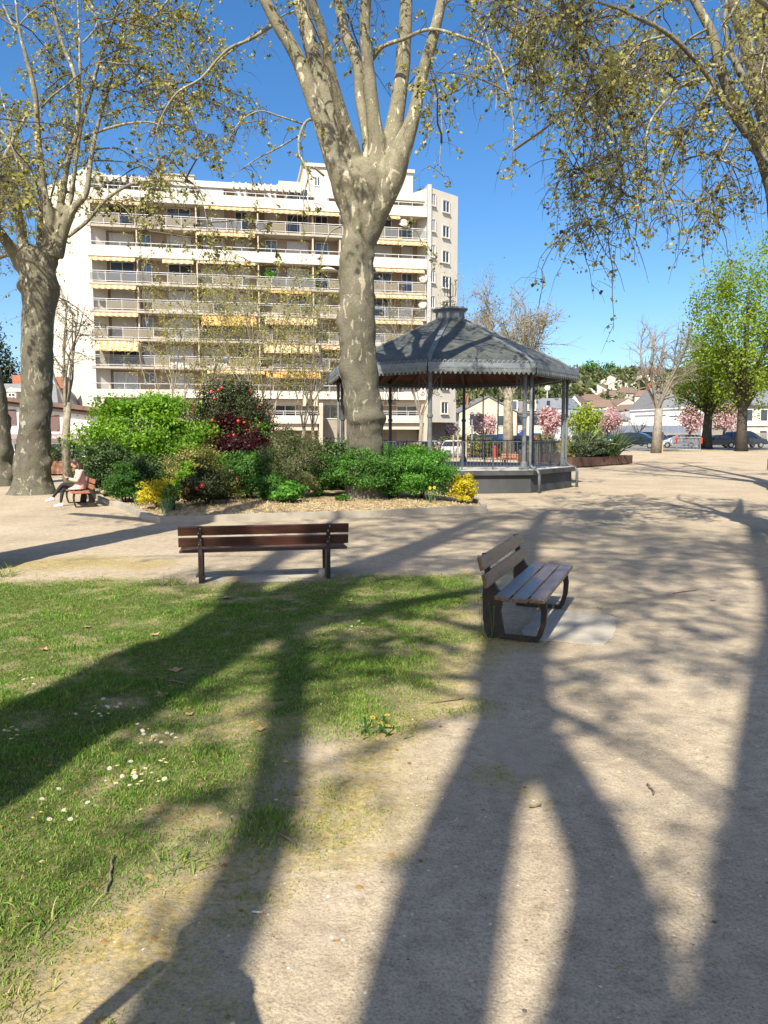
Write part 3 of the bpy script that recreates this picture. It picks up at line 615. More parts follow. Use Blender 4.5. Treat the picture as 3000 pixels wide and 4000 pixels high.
# ================================================================== BANDSTAND
BC = Vector((2.454, 29.11, 0)); BR = 4.22; BPH = -1.8045
def oc(k, r, z): a = BPH+k*math.pi/4; return Vector((BC.x+BR*r*math.cos(a), BC.y+BR*r*math.sin(a), z))
bs = thing('bandstand', 'octagonal grey bandstand with slate roof and scalloped zinc eaves', 'bandstand', tuple(BC))
zinc = mat('zinc', (.20, .225, .245), (.145, .165, .185), scale=3, rough=.55, metal=.2)
zinc_pale = mat('pale_zinc', (.185, .205, .20), (.13, .145, .143), scale=4, rough=.5, metal=.2)
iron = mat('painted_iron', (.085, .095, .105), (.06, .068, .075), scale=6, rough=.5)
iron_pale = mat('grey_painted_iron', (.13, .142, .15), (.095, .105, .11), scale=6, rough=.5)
base_m = mat('grey_painted_concrete', (.074, .078, .080), (.046, .049, .05), scale=1.6, rough=.9, stretch=(1, 1, .4))
floor_m = mat('bandstand_floor', (.46, .45, .42), (.38, .37, .35), scale=1.5, rough=.85)
wood_m = mat('ceiling_boards', (.20, .09, .055), (.14, .06, .04), scale=3, stretch=(1, 1, 1), rough=.7)
def slate_material():
    m, t, b, N, L = _new('roof_slate'); tc = N('ShaderNodeTexCoord'); br = N('ShaderNodeTexBrick'); L(tc.outputs['UV'], br.inputs['Vector'])
    br.inputs['Scale'].default_value = 1; br.inputs['Brick Width'].default_value = .22; br.inputs['Row Height'].default_value = .115; br.inputs['Mortar Size'].default_value = .008
    br.inputs['Color1'].default_value = (.044, .052, .047, 1); br.inputs['Color2'].default_value = (.074, .082, .073, 1); br.inputs['Mortar'].default_value = (.05, .055, .06, 1)
    nz = N('ShaderNodeTexNoise'); nz.inputs['Scale'].default_value = 2.2; nz.inputs['Detail'].default_value = 7; L(tc.outputs['Object'], nz.inputs['Vector'])
    rp = N('ShaderNodeValToRGB'); e = rp.color_ramp.elements; e[0].position = .45; e[0].color = (0, 0, 0, 1); e[1].position = .75; e[1].color = (.7, .7, .7, 1); L(nz.outputs[0], rp.inputs[0])
    mx = N('ShaderNodeMixRGB'); L(rp.outputs[0], mx.inputs[0]); L(br.outputs[0], mx.inputs[1]); mx.inputs[2].default_value = (.125, .122, .095, 1)
    L(mx.outputs[0], b.inputs['Base Color']); b.inputs['Roughness'].default_value = .6
    bp = N('ShaderNodeBump'); bp.inputs['Strength'].default_value = .8; bp.inputs['Distance'].default_value = .02; L(br.outputs['Fac'], bp.inputs['Height']); bp.invert = True; L(bp.outputs[0], b.inputs['Normal']); return m
slate = slate_material()
def octs(r, z): return [oc(k, r, z) for k in range(8)]
def frustum(name, r0, z0, r1, z1, m, parent, capt=False, capb=False):
    mb = MB(); a, b = octs(r0, z0), octs(r1, z1); fsx = [(k, (k+1) % 8, 8+(k+1) % 8, 8+k) for k in range(8)]
    if capt: fsx.append(tuple(range(8, 16)))
    if capb: fsx.append(tuple(range(8))[::-1])
    mb.add(a+b, fsx); return mb.obj(name, m, parent)
frustum('base', 1.075, -.05, 1.07, .60, base_m, bs)
mb = MB(); a, b, c = octs(1.10, .60), octs(1.10, .755), octs(1.0, .756); mb.add(a+b, [(k, (k+1) % 8, 8+(k+1) % 8, 8+k) for k in range(8)]+[tuple(range(8))[::-1]]); mb.add(octs(1.10, .755), [tuple(range(8))]); mb.obj('base_cornice', base_m, bs)
frustum('floor', 1.085, .72, 1.085, .765, floor_m, bs, capt=True)
# columns with brackets
def scroll(c, d, up, r, turns=1.3, n=18):
    return [c+d*(r*(1-i/n*.75)*math.cos(6.283*turns*i/n))+up*(r*(1-i/n*.75)*math.sin(6.283*turns*i/n)) for i in range(n+1)]
for k in range(8):
    p = oc(k, .99, .765); rad = Vector((math.cos(BPH+k*math.pi/4), math.sin(BPH+k*math.pi/4), 0)); tan = Vector((-rad.y, rad.x, 0)); up = Vector((0, 0, 1))
    mb = MB(); mb.lathe(p, [(.10, .22), (.075, .26), (.072, 1.7), (.10, 1.72), (.10, 1.80), (.07, 1.82), (.062, 3.28)], 14); mb.box(p+Vector((0, 0, 3.3)), (.2, .2, .06), BPH+k*math.pi/4)
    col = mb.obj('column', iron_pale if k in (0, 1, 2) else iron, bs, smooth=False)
    mb = MB(); mb.lathe(p, [(.17, .002), (.17, .06), (.125, .1), (.11, .22)], 8); mb.obj('column_foot', iron_pale, col)
    mb = MB()
    for dd in (tan, -tan, rad*-1):
        q = p+dd*.08+up*2.45
        mb.tube([q, q+dd*.03+up*.30, q+dd*.12+up*.50, q+dd*.36+up*.72], .014, 5)
        mb.tube([q+dd*.15+up*.06, q+dd*.15+up*.42], .011, 5); mb.tube([q+dd*.28+up*.22, q+dd*.28+up*.62], .011, 5)
        mb.tube(scroll(q+dd*.16+up*.02, dd, -up, .075), .011, 5); mb.tube(scroll(q+dd*.3+up*.18, dd, -up, .07), .011, 5); mb.tube(scroll(q+dd*.42+up*.70, -dd, -up, .08), .011, 5)
    mb.obj('bracket', iron, col)
# railings between the columns (open on the back side for the steps)
for k in range(8):
    if k == 4: continue
    a, b = oc(k, .985, .765), oc(k+1, .985, .765); t = (b-a).normalized(); L_ = (b-a).length; mb = MB()
    mb.bar(a+t*.1+Vector((0, 0, .925)), b-t*.1+Vector((0, 0, .925)), .05, .03); mb.bar(a+t*.1+Vector((0, 0, .12)), b-t*.1+Vector((0, 0, .12)), .035, .02)
    r_ = mb.obj('railing', iron, bs); mb = MB(); n = 26
    for i in range(1, n): q = a+t*(.1+(L_-.2)*i/n); mb.bar(q+Vector((0, 0, .13)), q+Vector((0, 0, .91)), .016)
    mb.obj('baluster_row', iron, r_)
    for f in (.34, .67): mb = MB(); q = a+t*(L_*f); mb.bar(q+Vector((0, 0, -.0)), q+Vector((0, 0, .93)), .045); mb.obj('railing_post', iron, r_)
# eave beam, boarded ceiling, rafters
mb = MB(); a, b, c, d = octs(.93, 3.98), octs(1.06, 3.98), octs(1.06, 4.12), octs(.93, 4.12)
ZE = 4.17                                                   # roof edge
LR = .128
frustum('ceiling', 1.07, 3.97, .13, 5.92, wood_m, bs)
mb = MB()
for k in range(8):
    mb.bar(oc(k, 1.03, 3.93), oc(k, .15, 5.80), .10, .14)
    for f in (.3, .7): a = oc(k, 1.03, 3.97).lerp(oc(k+1, 1.03, 3.97), f); b = oc(k, .15, 5.83).lerp(oc(k+1, .15, 5.83), f); mb.bar(a+Vector((0, 0, -.02)), b+Vector((0, 0, -.02)), .06, .1)
mb.obj('rafter_frame', mat('rafter_wood', (.16, .09, .06)), bs)
mb = MB()
for k in range(8): mb.bar(oc(k, .99, 3.98), oc(k+1, .99, 3.98), .14, .16)
mb.obj('eave_beam', iron, bs)
# roof panels
for k in range(8):
    A, B, C_, D = oc(k, 1.09, ZE), oc(k+1, 1.09, ZE), oc(k+1, LR, 6.14), oc(k, LR, 6.14)
    A2, B2 = oc(k, .95, 4.55), oc(k+1, .95, 4.55)                       # slight kick at the eaves
    mb = MB(); mb.add([A, B, B2, A2, C_, D], [(0, 1, 2, 3), (3, 2, 4, 5)]); o = mb.obj('roof_panel', slate, bs)
    ul = o.data.uv_layers.new(name='UVMap'); ax = (B-A).normalized(); ctr = (A+B)/2; ay = ((C_+D)/2-ctr).normalized()
    pts = [A, B, B2, A2, C_, D]
    for lp in o.data.loops: q = pts[lp.vertex_index]-ctr; ul.data[lp.index].uv = (q.dot(ax), q.dot(ay))
    sd = o.modifiers.new('thick', 'SOLIDIFY'); sd.thickness = .04; sd.offset = -1
    mb = MB(); nrm = Vector((0, 0, 1)); w = .17
    for p, q in ((oc(k, 1.093, ZE+.015), oc(k, .952, 4.565)), (oc(k, .952, 4.565), oc(k, LR, 6.155))): mb.bar(p, q, w, .05)
    mb.obj('hip_flashing', zinc_pale, bs)
# gutter, cresting and scalloped frieze on each side
for k in range(8):
    a, b = oc(k, 1.10, 0), oc(k+1, 1.10, 0); t = (b-a).normalized(); L_ = (b-a).length; n = 22; out = Vector((t.y, -t.x, 0))
    mb = MB(); mb.bar(a+Vector((0, 0, 4.14)), b+Vector((0, 0, 4.14)), .10, .12); g = mb.obj('gutter', zinc, bs)
    mb = MB(); st = L_/n
    for i in range(n):
        x0 = i*st; pr = [(0, 4.08), (0, 3.93), (.18, 3.90), (.5, 3.83), (.82, 3.90), (1, 3.93), (1, 4.08)]
        mb.prism([a+t*(x0+f*st)+out*.052+Vector((0, 0, z)) for f, z in pr], out*.012)
        c = a+t*(x0+st*.5)+out*.066+Vector((0, 0, 3.97)); mb.box(c, (st*.34, .012, .12), math.atan2(t.y, t.x)); mb.box(c+Vector((0, 0, .075)), (st*.98, .02, .03), math.atan2(t.y, t.x))
    mb.obj('scalloped_frieze', zinc_pale, g); mb = MB()
    for i in range(n):
        ring = [a+t*(i*st+st*.5+st*.42*math.cos(math.pi*j/6))+out*.03+Vector((0, 0, 4.20+.085*math.sin(math.pi*j/6))) for j in range(7)]
        mb.tube(ring, .014, 4); mb.tube([a+t*(i*st+st*.5)+out*.03+Vector((0, 0, 4.2)), a+t*(i*st+st*.5)+out*.03+Vector((0, 0, 4.30))], .012, 4)
    mb.obj('cresting', zinc, g)
    mb = MB(); q = oc(k, 1.108, 4.18); mb.tube([q, q+Vector((0, 0, .14)), oc(k, 1.13, 4.36)], [.03, .03, .012], 6); mb.obj('corner_finial', iron, g)
# lantern and finial
frustum('lantern', LR, 6.06, LR, 6.46, zinc, bs)
frustum('lantern_cornice', LR*1.02, 6.42, LR*1.24, 6.50, zinc, bs, capb=True); frustum('lantern_cap', LR*1.24, 6.502, LR*1.2, 6.56, zinc, bs, capt=True)
mb = MB()
for k in range(8):
    a, b = oc(k, LR*1.006, 0), oc(k+1, LR*1.006, 0); t = (b-a); 
    for f0, f1, z0, z1 in ((.2, .8, 6.16, 6.18), (.2, .8, 6.36, 6.38), (.2, .24, 6.18, 6.36), (.76, .80, 6.18, 6.36)): mb.bar(a+t*f0+Vector((0, 0, (z0+z1)/2)), a+t*f1+Vector((0, 0, (z0+z1)/2)), .012, z1-z0)
mb.obj('lantern_panel_trim', iron_pale, bs)
fc = Vector((BC.x, BC.y, 6.56)); up = Vector((0, 0, 1)); mb = MB(); mb.tube([fc, fc+up*1.16], [.035, .02], 6)
for a in (0, math.pi/2):
    for sg in (1, -1):
        d = Vector((math.cos(a), math.sin(a), 0))*sg
        mb.tube(scroll(fc+d*.14+up*.12, d, -up, .09), .012, 5); mb.tube(scroll(fc+d*.09+up*.26, d, up, .06), .011, 5)
        mb.tube([fc+d*.03+up*.40, fc+d*.10+up*.46, fc+d*.10+up*.84, fc+d*.06+up*.88], .012, 5)
        mb.tube([fc+d*.03+up*.44, fc+d*.2+up*.48, fc+d*.21+up*.95, fc+d*.17+up*1.0], .012, 5); mb.tube(scroll(fc+d*.2+up*1.02, d, up, .05), .01, 5)
mb.obj('finial', MT['black_metal'], bs, smooth=True)
# downpipes on the two near right columns and the left one
for k in (1, 2, 6):
    rad = Vector((math.cos(BPH+k*math.pi/4), math.sin(BPH+k*math.pi/4), 0)); tan = Vector((-rad.y, rad.x, 0)); p = oc(k, .99, .765)
    q = oc(k, 1.02, .765)+tan*.16; mb = MB()
    mb.tube([Vector((q.x, q.y, 4.0)), q+Vector((0, 0, .35)), q+Vector((0, 0, .15)), q+rad*.12+tan*.06+Vector((0, 0, .03)), oc(k, 1.10, .72)+tan*.2, oc(k, 1.118, .58)+tan*.2, oc(k, 1.118, -.02)+tan*.2], .05, 8)
    mb.obj('downpipe', iron_pale, bs, smooth=True)
# steps on the far side with handrails
o4 = (oc(4, 1.1, 0)+oc(5, 1.1, 0))/2; rd = (o4-BC); rd.z = 0; rd.normalize(); tn = Vector((-rd.y, rd.x, 0)); mb = MB()
for i in range(4): mb.box(o4+rd*(.14+.28*i)+Vector((0, 0, (.76-.19*(i+1))/2+.0)), (.28, 1.6, .76-.19*(i+1)), math.atan2(rd.y, rd.x))
st = mb.obj('steps', base_m, bs); mb = MB()
for sg in (-1, 1): mb.bar(o4+tn*.8*sg+Vector((0, 0, 1.68)), o4+tn*.8*sg+rd*1.15+Vector((0, 0, .95)), .04); mb.bar(o4+tn*.8*sg+rd*1.15+Vector((0, 0, 0)), o4+tn*.8*sg+rd*1.15+Vector((0, 0, .95)), .04)
mb.obj('handrail', iron, st)
# ================================================================== TREES
def nrm(a): return a/np.maximum(np.linalg.norm(a, axis=-1, keepdims=True), 1e-9)
def tubes_np(Pk, Rk, n=3):
    """Pk (N,K,3) centre lines, Rk (N,K) radii -> verts, quads"""
    N, K, _ = Pk.shape; T = np.empty_like(Pk); T[:, 1:-1] = Pk[:, 2:]-Pk[:, :-2]; T[:, 0] = Pk[:, 1]-Pk[:, 0]; T[:, -1] = Pk[:, -1]-Pk[:, -2]; T = nrm(T)
    ref = np.zeros((N, 1, 3)); vert = np.abs(T[:, :, 2].mean(1)) > .8; ref[~vert, 0, 2] = 1; ref[vert, 0, 0] = 1
    A = nrm(np.cross(T, ref)); B = np.cross(T, A); an = np.arange(n)*2*np.pi/n
    V = Pk[:, :, None]+Rk[:, :, None, None]*(A[:, :, None]*np.cos(an)[:, None]+B[:, :, None]*np.sin(an)[:, None])
    base = (np.arange(N)*K*n)[:, None, None]+(np.arange(K-1)*n)[None, :, None]; i = np.arange(n)[None, None]; j = (np.arange(n)+1) % n; j = j[None, None]
    F = np.stack([base+i, base+j, base+n+j, base+n+i], -1).reshape(-1, 4)
    return V.reshape(-1, 3), F
def sprout(start, d, L, K, droop, wob, r):
    """grow N curved shoots; returns (N,K,3)"""
    N = len(start); P_ = np.empty((N, K, 3)); P_[:, 0] = start; d = nrm(d)
    for k in range(1, K):
        d = nrm(d+r.normal(size=(N, 3))*wob+np.array([0, 0, -1])*np.reshape(droop, (-1, 1))*(k/K)); P_[:, k] = P_[:, k-1]+d*(L/(K-1))[:, None]
    return P_
def sample_on(polys, n, r, lo=.2, hi=1.0, power=1.0):
    """random points along a list of (pts array (K,3)), weighted by length; returns pts, tangents, frac, index"""
    lens = np.array([np.linalg.norm(np.diff(p, axis=0), axis=1).sum() for p in polys]); pi = r.choice(len(polys), n, p=lens/lens.sum())
    f = lo+(hi-lo)*r.random(n)**power; out = np.empty((n, 3)); tg = np.empty((n, 3))
    for i in range(n):
        p = polys[pi[i]]; x = f[i]*(len(p)-1); k = min(int(x), len(p)-2); out[i] = p[k]+(p[k+1]-p[k])*(x-k); tg[i] = p[k+1]-p[k]
    return out, nrm(tg), f, pi
def sample_np(Pk, n, r, lo=.2, hi=1.0):
    N, K, _ = Pk.shape; pi = r.integers(0, N, n); x = (lo+(hi-lo)*r.random(n))*(K-1); k = np.minimum(x.astype(int), K-2); fr = (x-k)[:, None]
    a, b = Pk[pi, k], Pk[pi, k+1]; return a+(b-a)*fr, nrm(b-a), x/(K-1), pi
def leaves_np(pos, size, r, up=.3, aspect=.8, out=None, fold=.25):
    """rhombic leaves, slightly folded: 2 triangles sharing the midrib"""
    N = len(pos); n = r.normal(size=(N, 3)); n[:, 2] += up
    if out is not None: n += out
    n = nrm(n); t = nrm(np.cross(n, r.normal(size=(N, 3)))); b = np.cross(n, t); s = size*(.6+.8*r.random(N))[:, None]
    p0 = pos-t*s*.5; p2 = pos+t*s*.5; p1 = pos+b*s*aspect*.5+n*s*fold*.5; p3 = pos-b*s*aspect*.5+n*s*fold*.5
    V = np.stack([p0, p1, p2, p3], 1).reshape(-1, 3); i = np.arange(N)[:, None]*4
    F = np.concatenate([i+np.array([[0, 1, 2]]), i+np.array([[0, 2, 3]])], 1).reshape(-1, 3); return V, F
def in_view(p, mu=.55, mv=.72):
    q = p-np.array([0, 0, EYE]); d = q[:, 1]*CP-q[:, 2]*SP; u = q[:, 0]/np.maximum(d, .1); v = (q[:, 1]*SP+q[:, 2]*CP)/np.maximum(d, .1)
    return (d > .5) & (np.abs(u) < mu) & (np.abs(v) < mv)
plane_leaf = leafmat('plane_leaf', [(0, (.05, .04, .022)), (.12, (.09, .08, .03)), (.16, (.19, .20, .06)), (.5, (.32, .325, .10)), (.8, (.48, .44, .17)), (1, (.5, .40, .22))], trans=.45)
def smooth_poly(pts, rad, sub=4):
    """Catmull-Rom through traced points"""
    p = np.array([tuple(q) for q in pts]); rr = np.array(rad, float); n = len(p); out = []; ro = []
    for i in range(n-1):
        p0, p1, p2, p3 = p[max(i-1, 0)], p[i], p[i+1], p[min(i+2, n-1)]
        for k in range(sub):
            t = k/sub; out.append(.5*((2*p1)+(-p0+p2)*t+(2*p0-5*p1+4*p2-p3)*t*t+(-p0+3*p1-3*p2+p3)*t**3)); ro.append(rr[i]+(rr[i+1]-rr[i])*t)
    out.append(p[-1]); ro.append(rr[-1]); return np.array(out), np.array(ro)
def bump(s, amp, burl=0):
    def f(p):
        q = Vector((p.x*1.1, p.y*1.1, p.z*1.5)); v = 1+amp*noise.noise(q*s)+amp*.6*noise.noise(q*s*2.7)
        if burl: v += burl*max(0, noise.noise(Vector((p.x*1.3+5, p.y*1.3, p.z*1.9)))-.28)
        return v
    return f
def plane_tree(label, base, trunk, limbs, branches, depthlean=0, n_sub=60, twigs=900, tw_len=(.5, 1.5), leaf=.075, seed=1, group='plane trees of the square', subtw=2.2, leaves_per=6, vis_boost=True, lvl2=(1.5, 4), twig_lo=.25, rem=0, sub_lo=.35, n_out=0, bough=1.0, thin=1.0, clear=False):
    """trunk: (pts, radii); limbs: list of (pts, radii) thick; branches: list of (pts, radii) thin traced boughs (world arrays)"""
    r = np.random.default_rng(seed); t = thing('plane_tree', label, 'tree', tuple(base), group=group)
    mb = MB(); p, rr = smooth_poly(trunk[0], trunk[1], 6); mb.tube([Vector(q) for q in p], list(rr), 28, jit=bump(1.6, .10, .55), m=0)
    for pts, rad in limbs:
        p, rr = smooth_poly(pts, rad, 4); mb.tube([Vector(q) for q in p], list(rr), 14, jit=bump(2.2, .09), m=0)
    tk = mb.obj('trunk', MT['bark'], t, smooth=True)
    if rem:
        md = tk.modifiers.new('join', 'REMESH'); md.mode = 'VOXEL'; md.voxel_size = rem; md.use_smooth_shade = True
        sm = tk.modifiers.new('soften', 'SMOOTH'); sm.factor = .5; sm.iterations = 5
    polys = []; mb = MB()
    for pts, rad in branches:
        p, rr = smooth_poly(pts, np.array(rad)*thin, 4); mb.tube([Vector(q) for q in p], list(rr), 7, jit=bump(5, .1)); polys.append(p)
    limbp = [smooth_poly(a, b, 4)[0] for a, b in limbs]
    # second-order boughs
    src = limbp+polys
    if n_sub:
        st, tg, f, _ = sample_on(src, n_sub, r, sub_lo, 1.0)
        if n_out:
            a1, a2, _, _ = sample_on(limbp, n_out*6, r, .3, 1.0); k = np.where(~in_view(a1+np.array([0, 0, -1.2]), .5, .667))[0][:n_out]; st = np.concatenate([st, a1[k]]); tg = np.concatenate([tg, a2[k]]); n_sub = len(st)
        d = r.normal(size=(n_sub, 3))*.8+tg*.5; d[:, 2] = np.abs(d[:, 2])*.4+.15
        L = lvl2[0]+(lvl2[1]-lvl2[0])*r.random(n_sub); sub = sprout(st, d, L, 9, .28, .16, r)
        if clear: k = ~in_view(sub.reshape(-1, 3)).reshape(n_sub, 9).any(1); sub, L = sub[k], L[k]; n_sub = len(L)
        rad = np.linspace(1, .1, 9)[None]*(bough*(.009+.0065*L))[:, None]; V2, F2 = tubes_np(sub, rad, 5); polys2 = [sub[i] for i in range(n_sub)]
    else: V2 = F2 = None; polys2 = []
    if mb.v: mb.obj('bough', MT['limb'], t, smooth=True)
    src2 = polys+polys2+polys2 if polys2 else polys
    st, tg, f, _ = sample_on(src2, twigs, r, twig_lo, 1.0)
    d = r.normal(size=(twigs, 3))*.75+tg*.35; L = tw_len[0]+(tw_len[1]-tw_len[0])*r.random(twigs)**1.4; tw = sprout(st, d, L, 7, .55, .2, r)
    if clear: k = ~in_view(tw.reshape(-1, 3)).reshape(twigs, 7).any(1); tw, L = tw[k], L[k]; twigs = len(L)
    rad = np.linspace(1, .3, 7)[None]*(.0075+.003*L)[:, None]; Vt, Ft = tubes_np(tw, rad, 3)
    ns = int(twigs*subtw); s2, g2, _, _ = sample_np(tw, ns, r, .25, 1); d2 = r.normal(size=(ns, 3))*.7+g2*.4; st2 = sprout(s2, d2, .15+.45*r.random(ns), 4, .6, .2, r)
    Vs, Fs = tubes_np(st2, np.linspace(1, .4, 4)[None]*np.full((ns, 1), .0055), 3)
    VV = [Vt, Vs+0]; FF = [Ft, Fs+len(Vt)]
    if V2 is not None: FF.append(F2+len(Vt)+len(Vs)); VV.append(V2)
    b0 = np.array(tuple(base))
    link('twigs', np_mesh('twigs', np.concatenate(VV)-b0, np.concatenate(FF), MT['twig']), t)
    nl = int(twigs*leaves_per); p1, _, _, _ = sample_np(tw, nl//3, r, .3, 1); p2, _, _, _ = sample_np(st2, nl-nl//3, r, .15, 1)
    pos = np.concatenate([p1, p2])[::2]; pos = np.repeat(pos, 4, 0)+r.normal(size=(len(pos)*4, 3))*.036+np.array([0, 0, -.02])
    V, F = leaves_np(pos, leaf, r, .5, .85); tint = np.clip(.18+.6*r.random(len(pos))+.12*r.normal(size=len(pos)), 0, 1); ball = r.random(len(pos)) < .07; tint[ball] = .05*r.random(ball.sum())
    link('foliage', np_mesh('foliage', V-b0, F, plane_leaf, tint=np.repeat(tint, 4)), t)
    return t
def tr(pts, depth, dy=0.0, sc=DS, off=(0, 0), sway=None):
    """traced (u,v,halfwidth) list -> world pts and radii; dy: change of depth from first to last point"""
    n = len(pts); P_ = []; rr = []
    for i, q in enumerate(pts):
        y = depth+dy*i/max(1, n-1)+(sway or 0)*math.sin(3.1*i/max(1, n-1))
        P_.append(PT(q[0]*sc+off[0], q[1]*sc+off[1], y)); rr.append(q[2]*sc*y/FP)
    return P_, rr
def PT(u, v, y): return P(u, v, y)
# ---- the big plane in the flower bed
T1 = dict(sc=.5425, off=(0, 500)); T0 = dict(sc=.6028, off=(0, 0)); T3 = dict(sc=.663, off=(1900, 0))
D0 = 21.0
cb = PD(790, 1085, D0); cb.z = 0
trunk = tr([(790,1100,60),(790,1078,48),(790,1020,40),(790,970,38),(788,930,40),(788,900,40),(781,850,40),(775,780,39),(773,700,38.5),(771,600,36.5),(771,540,33.5),(777,500,37),(781,450,45),(784,415,52),(787,385,54),(789,365,48),(790,350,30)], D0)
limbs = [tr(a, D0, dy) for a, dy in [
 ([(775,500,18),(752,425,30),(735,372,28),(718,330,22),(697,270,19),(672,200,17),(640,120,15),(605,60,14),(572,0,12),(535,-70,11),(490,-160,8),(440,-270,5)], -1.2),
 ([(778,500,16),(760,430,28),(752,360,24),(735,300,20),(708,230,18),(685,150,17),(664,70,16),(648,0,15),(625,-100,13),(600,-220,9),(580,-330,5)], .8),
 ([(775,420,24),(764,340,19),(744,267,14),(725,200,12),(708,133,11),(695,66,10),(674,0,9),(655,-90,8),(640,-200,6)], -2.4),
 ([(795,420,22),(798,333,16),(791,283,12),(778,217,11),(774,150,11),(762,110,12),(744,66,11),(731,0,10),(715,-100,8),(700,-240,5)], 1.2),
 ([(815,420,28),(815,320,20),(808,267,16),(801,200,14),(794,133,13),(788,66,12),(791,0,11),(800,-120,9),(805,-270,5)], -.8),
 ([(800,500,16),(825,420,30),(845,310,23),(855,250,18),(868,166,15),(874,100,14),(878,0,13),(885,-120,11),(890,-280,6)], .5),
 ([(835,400,20),(838,330,13),(845,270,11),(858,190,8),(862,100,6)], 2.5),
 ([(798,520,18),(815,450,28),(842,388,31),(868,322,22),(894,250,14),(911,166,13),(935,83,12),(951,17,11),(965,-60,10),(985,-200,6)], -1.0)]]
br = [tr(a, D0, dy) for a, dy in [
 ([(591,53,6),(540,85,5),(498,103,4.5),(473,125,4),(433,170,3.5),(383,200,3),(350,250,2),(330,310,1.2)], -1),
 ([(712,280,5),(700,262,5),(680,258,4.5),(662,262,4),(648,290,4),(646,330,3.5),(658,355,3),(665,380,2.5),(672,430,1.5)], -1.2),
 ([(655,268,3),(600,250,3),(560,240,2.5),(520,262,2),(495,300,1.2)], -.8), ([(650,290,3),(600,320,2.5),(560,340,2),(515,370,1.2)], .8),
 ([(805,127,7),(828,100,6.5),(870,85,6),(930,63,5),(1000,80,4.5),(1040,95,4),(1075,125,3.5),(1095,185,2.5),(1108,260,2),(1110,340,1.2)], -2.5),
 ([(905,200,3.5),(920,190,3),(948,225,2.5),(955,290,2),(950,350,1.6),(965,400,1)], -.6),
 ([(951,20,4.5),(990,-10,4),(1035,30,3.2),(1058,110,2.4),(1072,200,1.6),(1068,260,1)], -1.5),
 ([(953,0,4),(1010,-50,3.5),(1080,-20,3),(1130,60,2.2),(1150,150,1.5),(1145,230,1)], -3),
 ([(955,-20,4),(1000,-90,3.5),(1060,-60,2.6),(1100,20,1.8)], 2.5), ([(560,-20,5),(500,-60,4),(450,-30,3),(420,40,2)], 2), ([(690,50,3),(660,20,2.5),(600,40,2),(560,90,1.2)], 2),
 ([(833,460,5),(850,480,3),(870,490,2.4),(900,500,1.6),(910,530,1)], .6), ([(735,490,3),(715,500,2.4),(700,530,1.8),(694,570,1)], -.4), ([(700,380,4),(672,360,3),(665,390,2.4),(655,430,1.4),(668,470,.9)], -.8)]]
br += [tr(a, D0, dy, **T3) for a, dy in [([(-40,150,6),(0,270,6),(60,340,5.5),(110,450,5),(140,560,4),(160,700,3),(150,900,1.6)], -1.5), ([(-90,60,6),(-40,190,5),(-10,330,4),(20,480,3),(30,640,1.6)], 1.0),
 ([(120,-20,6),(180,60,5),(170,200,4),(200,350,3),(185,520,2),(205,640,1.2)], -2.2), ([(230,-60,6),(330,60,5),(340,200,4),(300,330,3),(330,480,1.5)], 2.0), ([(20,-30,6),(70,60,5),(60,180,4),(100,260,3),(90,380,1.5)], .4)]]
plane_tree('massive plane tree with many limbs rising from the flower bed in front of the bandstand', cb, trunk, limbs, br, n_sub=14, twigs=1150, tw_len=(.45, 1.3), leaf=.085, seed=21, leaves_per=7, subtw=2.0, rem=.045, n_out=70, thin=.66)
# ---- the left plane
D1 = 25.0
lb = P(128, 1930, D1); lb.z = 0
trunk = tr([(126,1952,112),(126,1930,96),(126,1905,80),(126,1870,70),(126,1808,66),(132,1720,61),(138,1627,57),(143,1540,57),(145,1447,58),(146,1340,58),(147,1265,57),(152,1205,59),(158,1135,68),(146,1070,66),(138,1020,72),(134,990,74),(135,965,55)], D1, sc=1)
limbs = [tr(a, D1, dy, **T1) for a, dy in [
 ([(190,960,50),(165,850,38),(150,700,34),(110,560,32),(30,420,30),(-40,330,28),(-130,200,22),(-200,20,16),(-260,-300,9)], -1), ([(160,990,60),(100,900,42),(20,780,38),(-60,690,34),(-160,560,26),(-260,350,18),(-330,60,9)], -2.5),
 ([(290,960,36),(285,850,26),(290,650,22),(270,550,21),(200,420,18),(150,250,16),(90,0,13),(40,-120,10),(0,-300,8)], 1.5), ([(330,930,44),(350,750,40),(350,600,38),(320,500,32),(290,250,26),(265,0,24),(262,-160,22),(235,-330,20),(190,-500,17),(140,-700,13),(110,-920,10),(90,-1150,7)], -.6),
 ([(360,900,44),(400,720,30),(440,520,26),(470,350,22),(500,200,18),(550,50,18),(560,-100,18),(560,-260,17),(525,-420,16),(450,-600,15),(400,-790,14),(385,-920,12),(370,-1150,8)], .8),
 ([(470,620,20),(520,480,17),(535,300,15),(550,120,14),(570,-120,14),(575,-350,13),(570,-650,11),(560,-920,9),(550,-1150,6)], 2.2),
 ([(510,470,18),(540,300,15),(575,50,14),(605,-100,16),(660,-280,15),(705,-450,14),(745,-560,13),(790,-700,13),(840,-850,12),(885,-920,11),(960,-1100,7)], -1.5),
 ([(400,930,54),(440,780,46),(490,640,40),(545,560,26),(620,470,22),(645,300,19),(665,150,17),(720,-80,15),(790,-310,14),(825,-480,13),(880,-700,12),(930,-920,10),(980,-1120,7)], -.5)]]
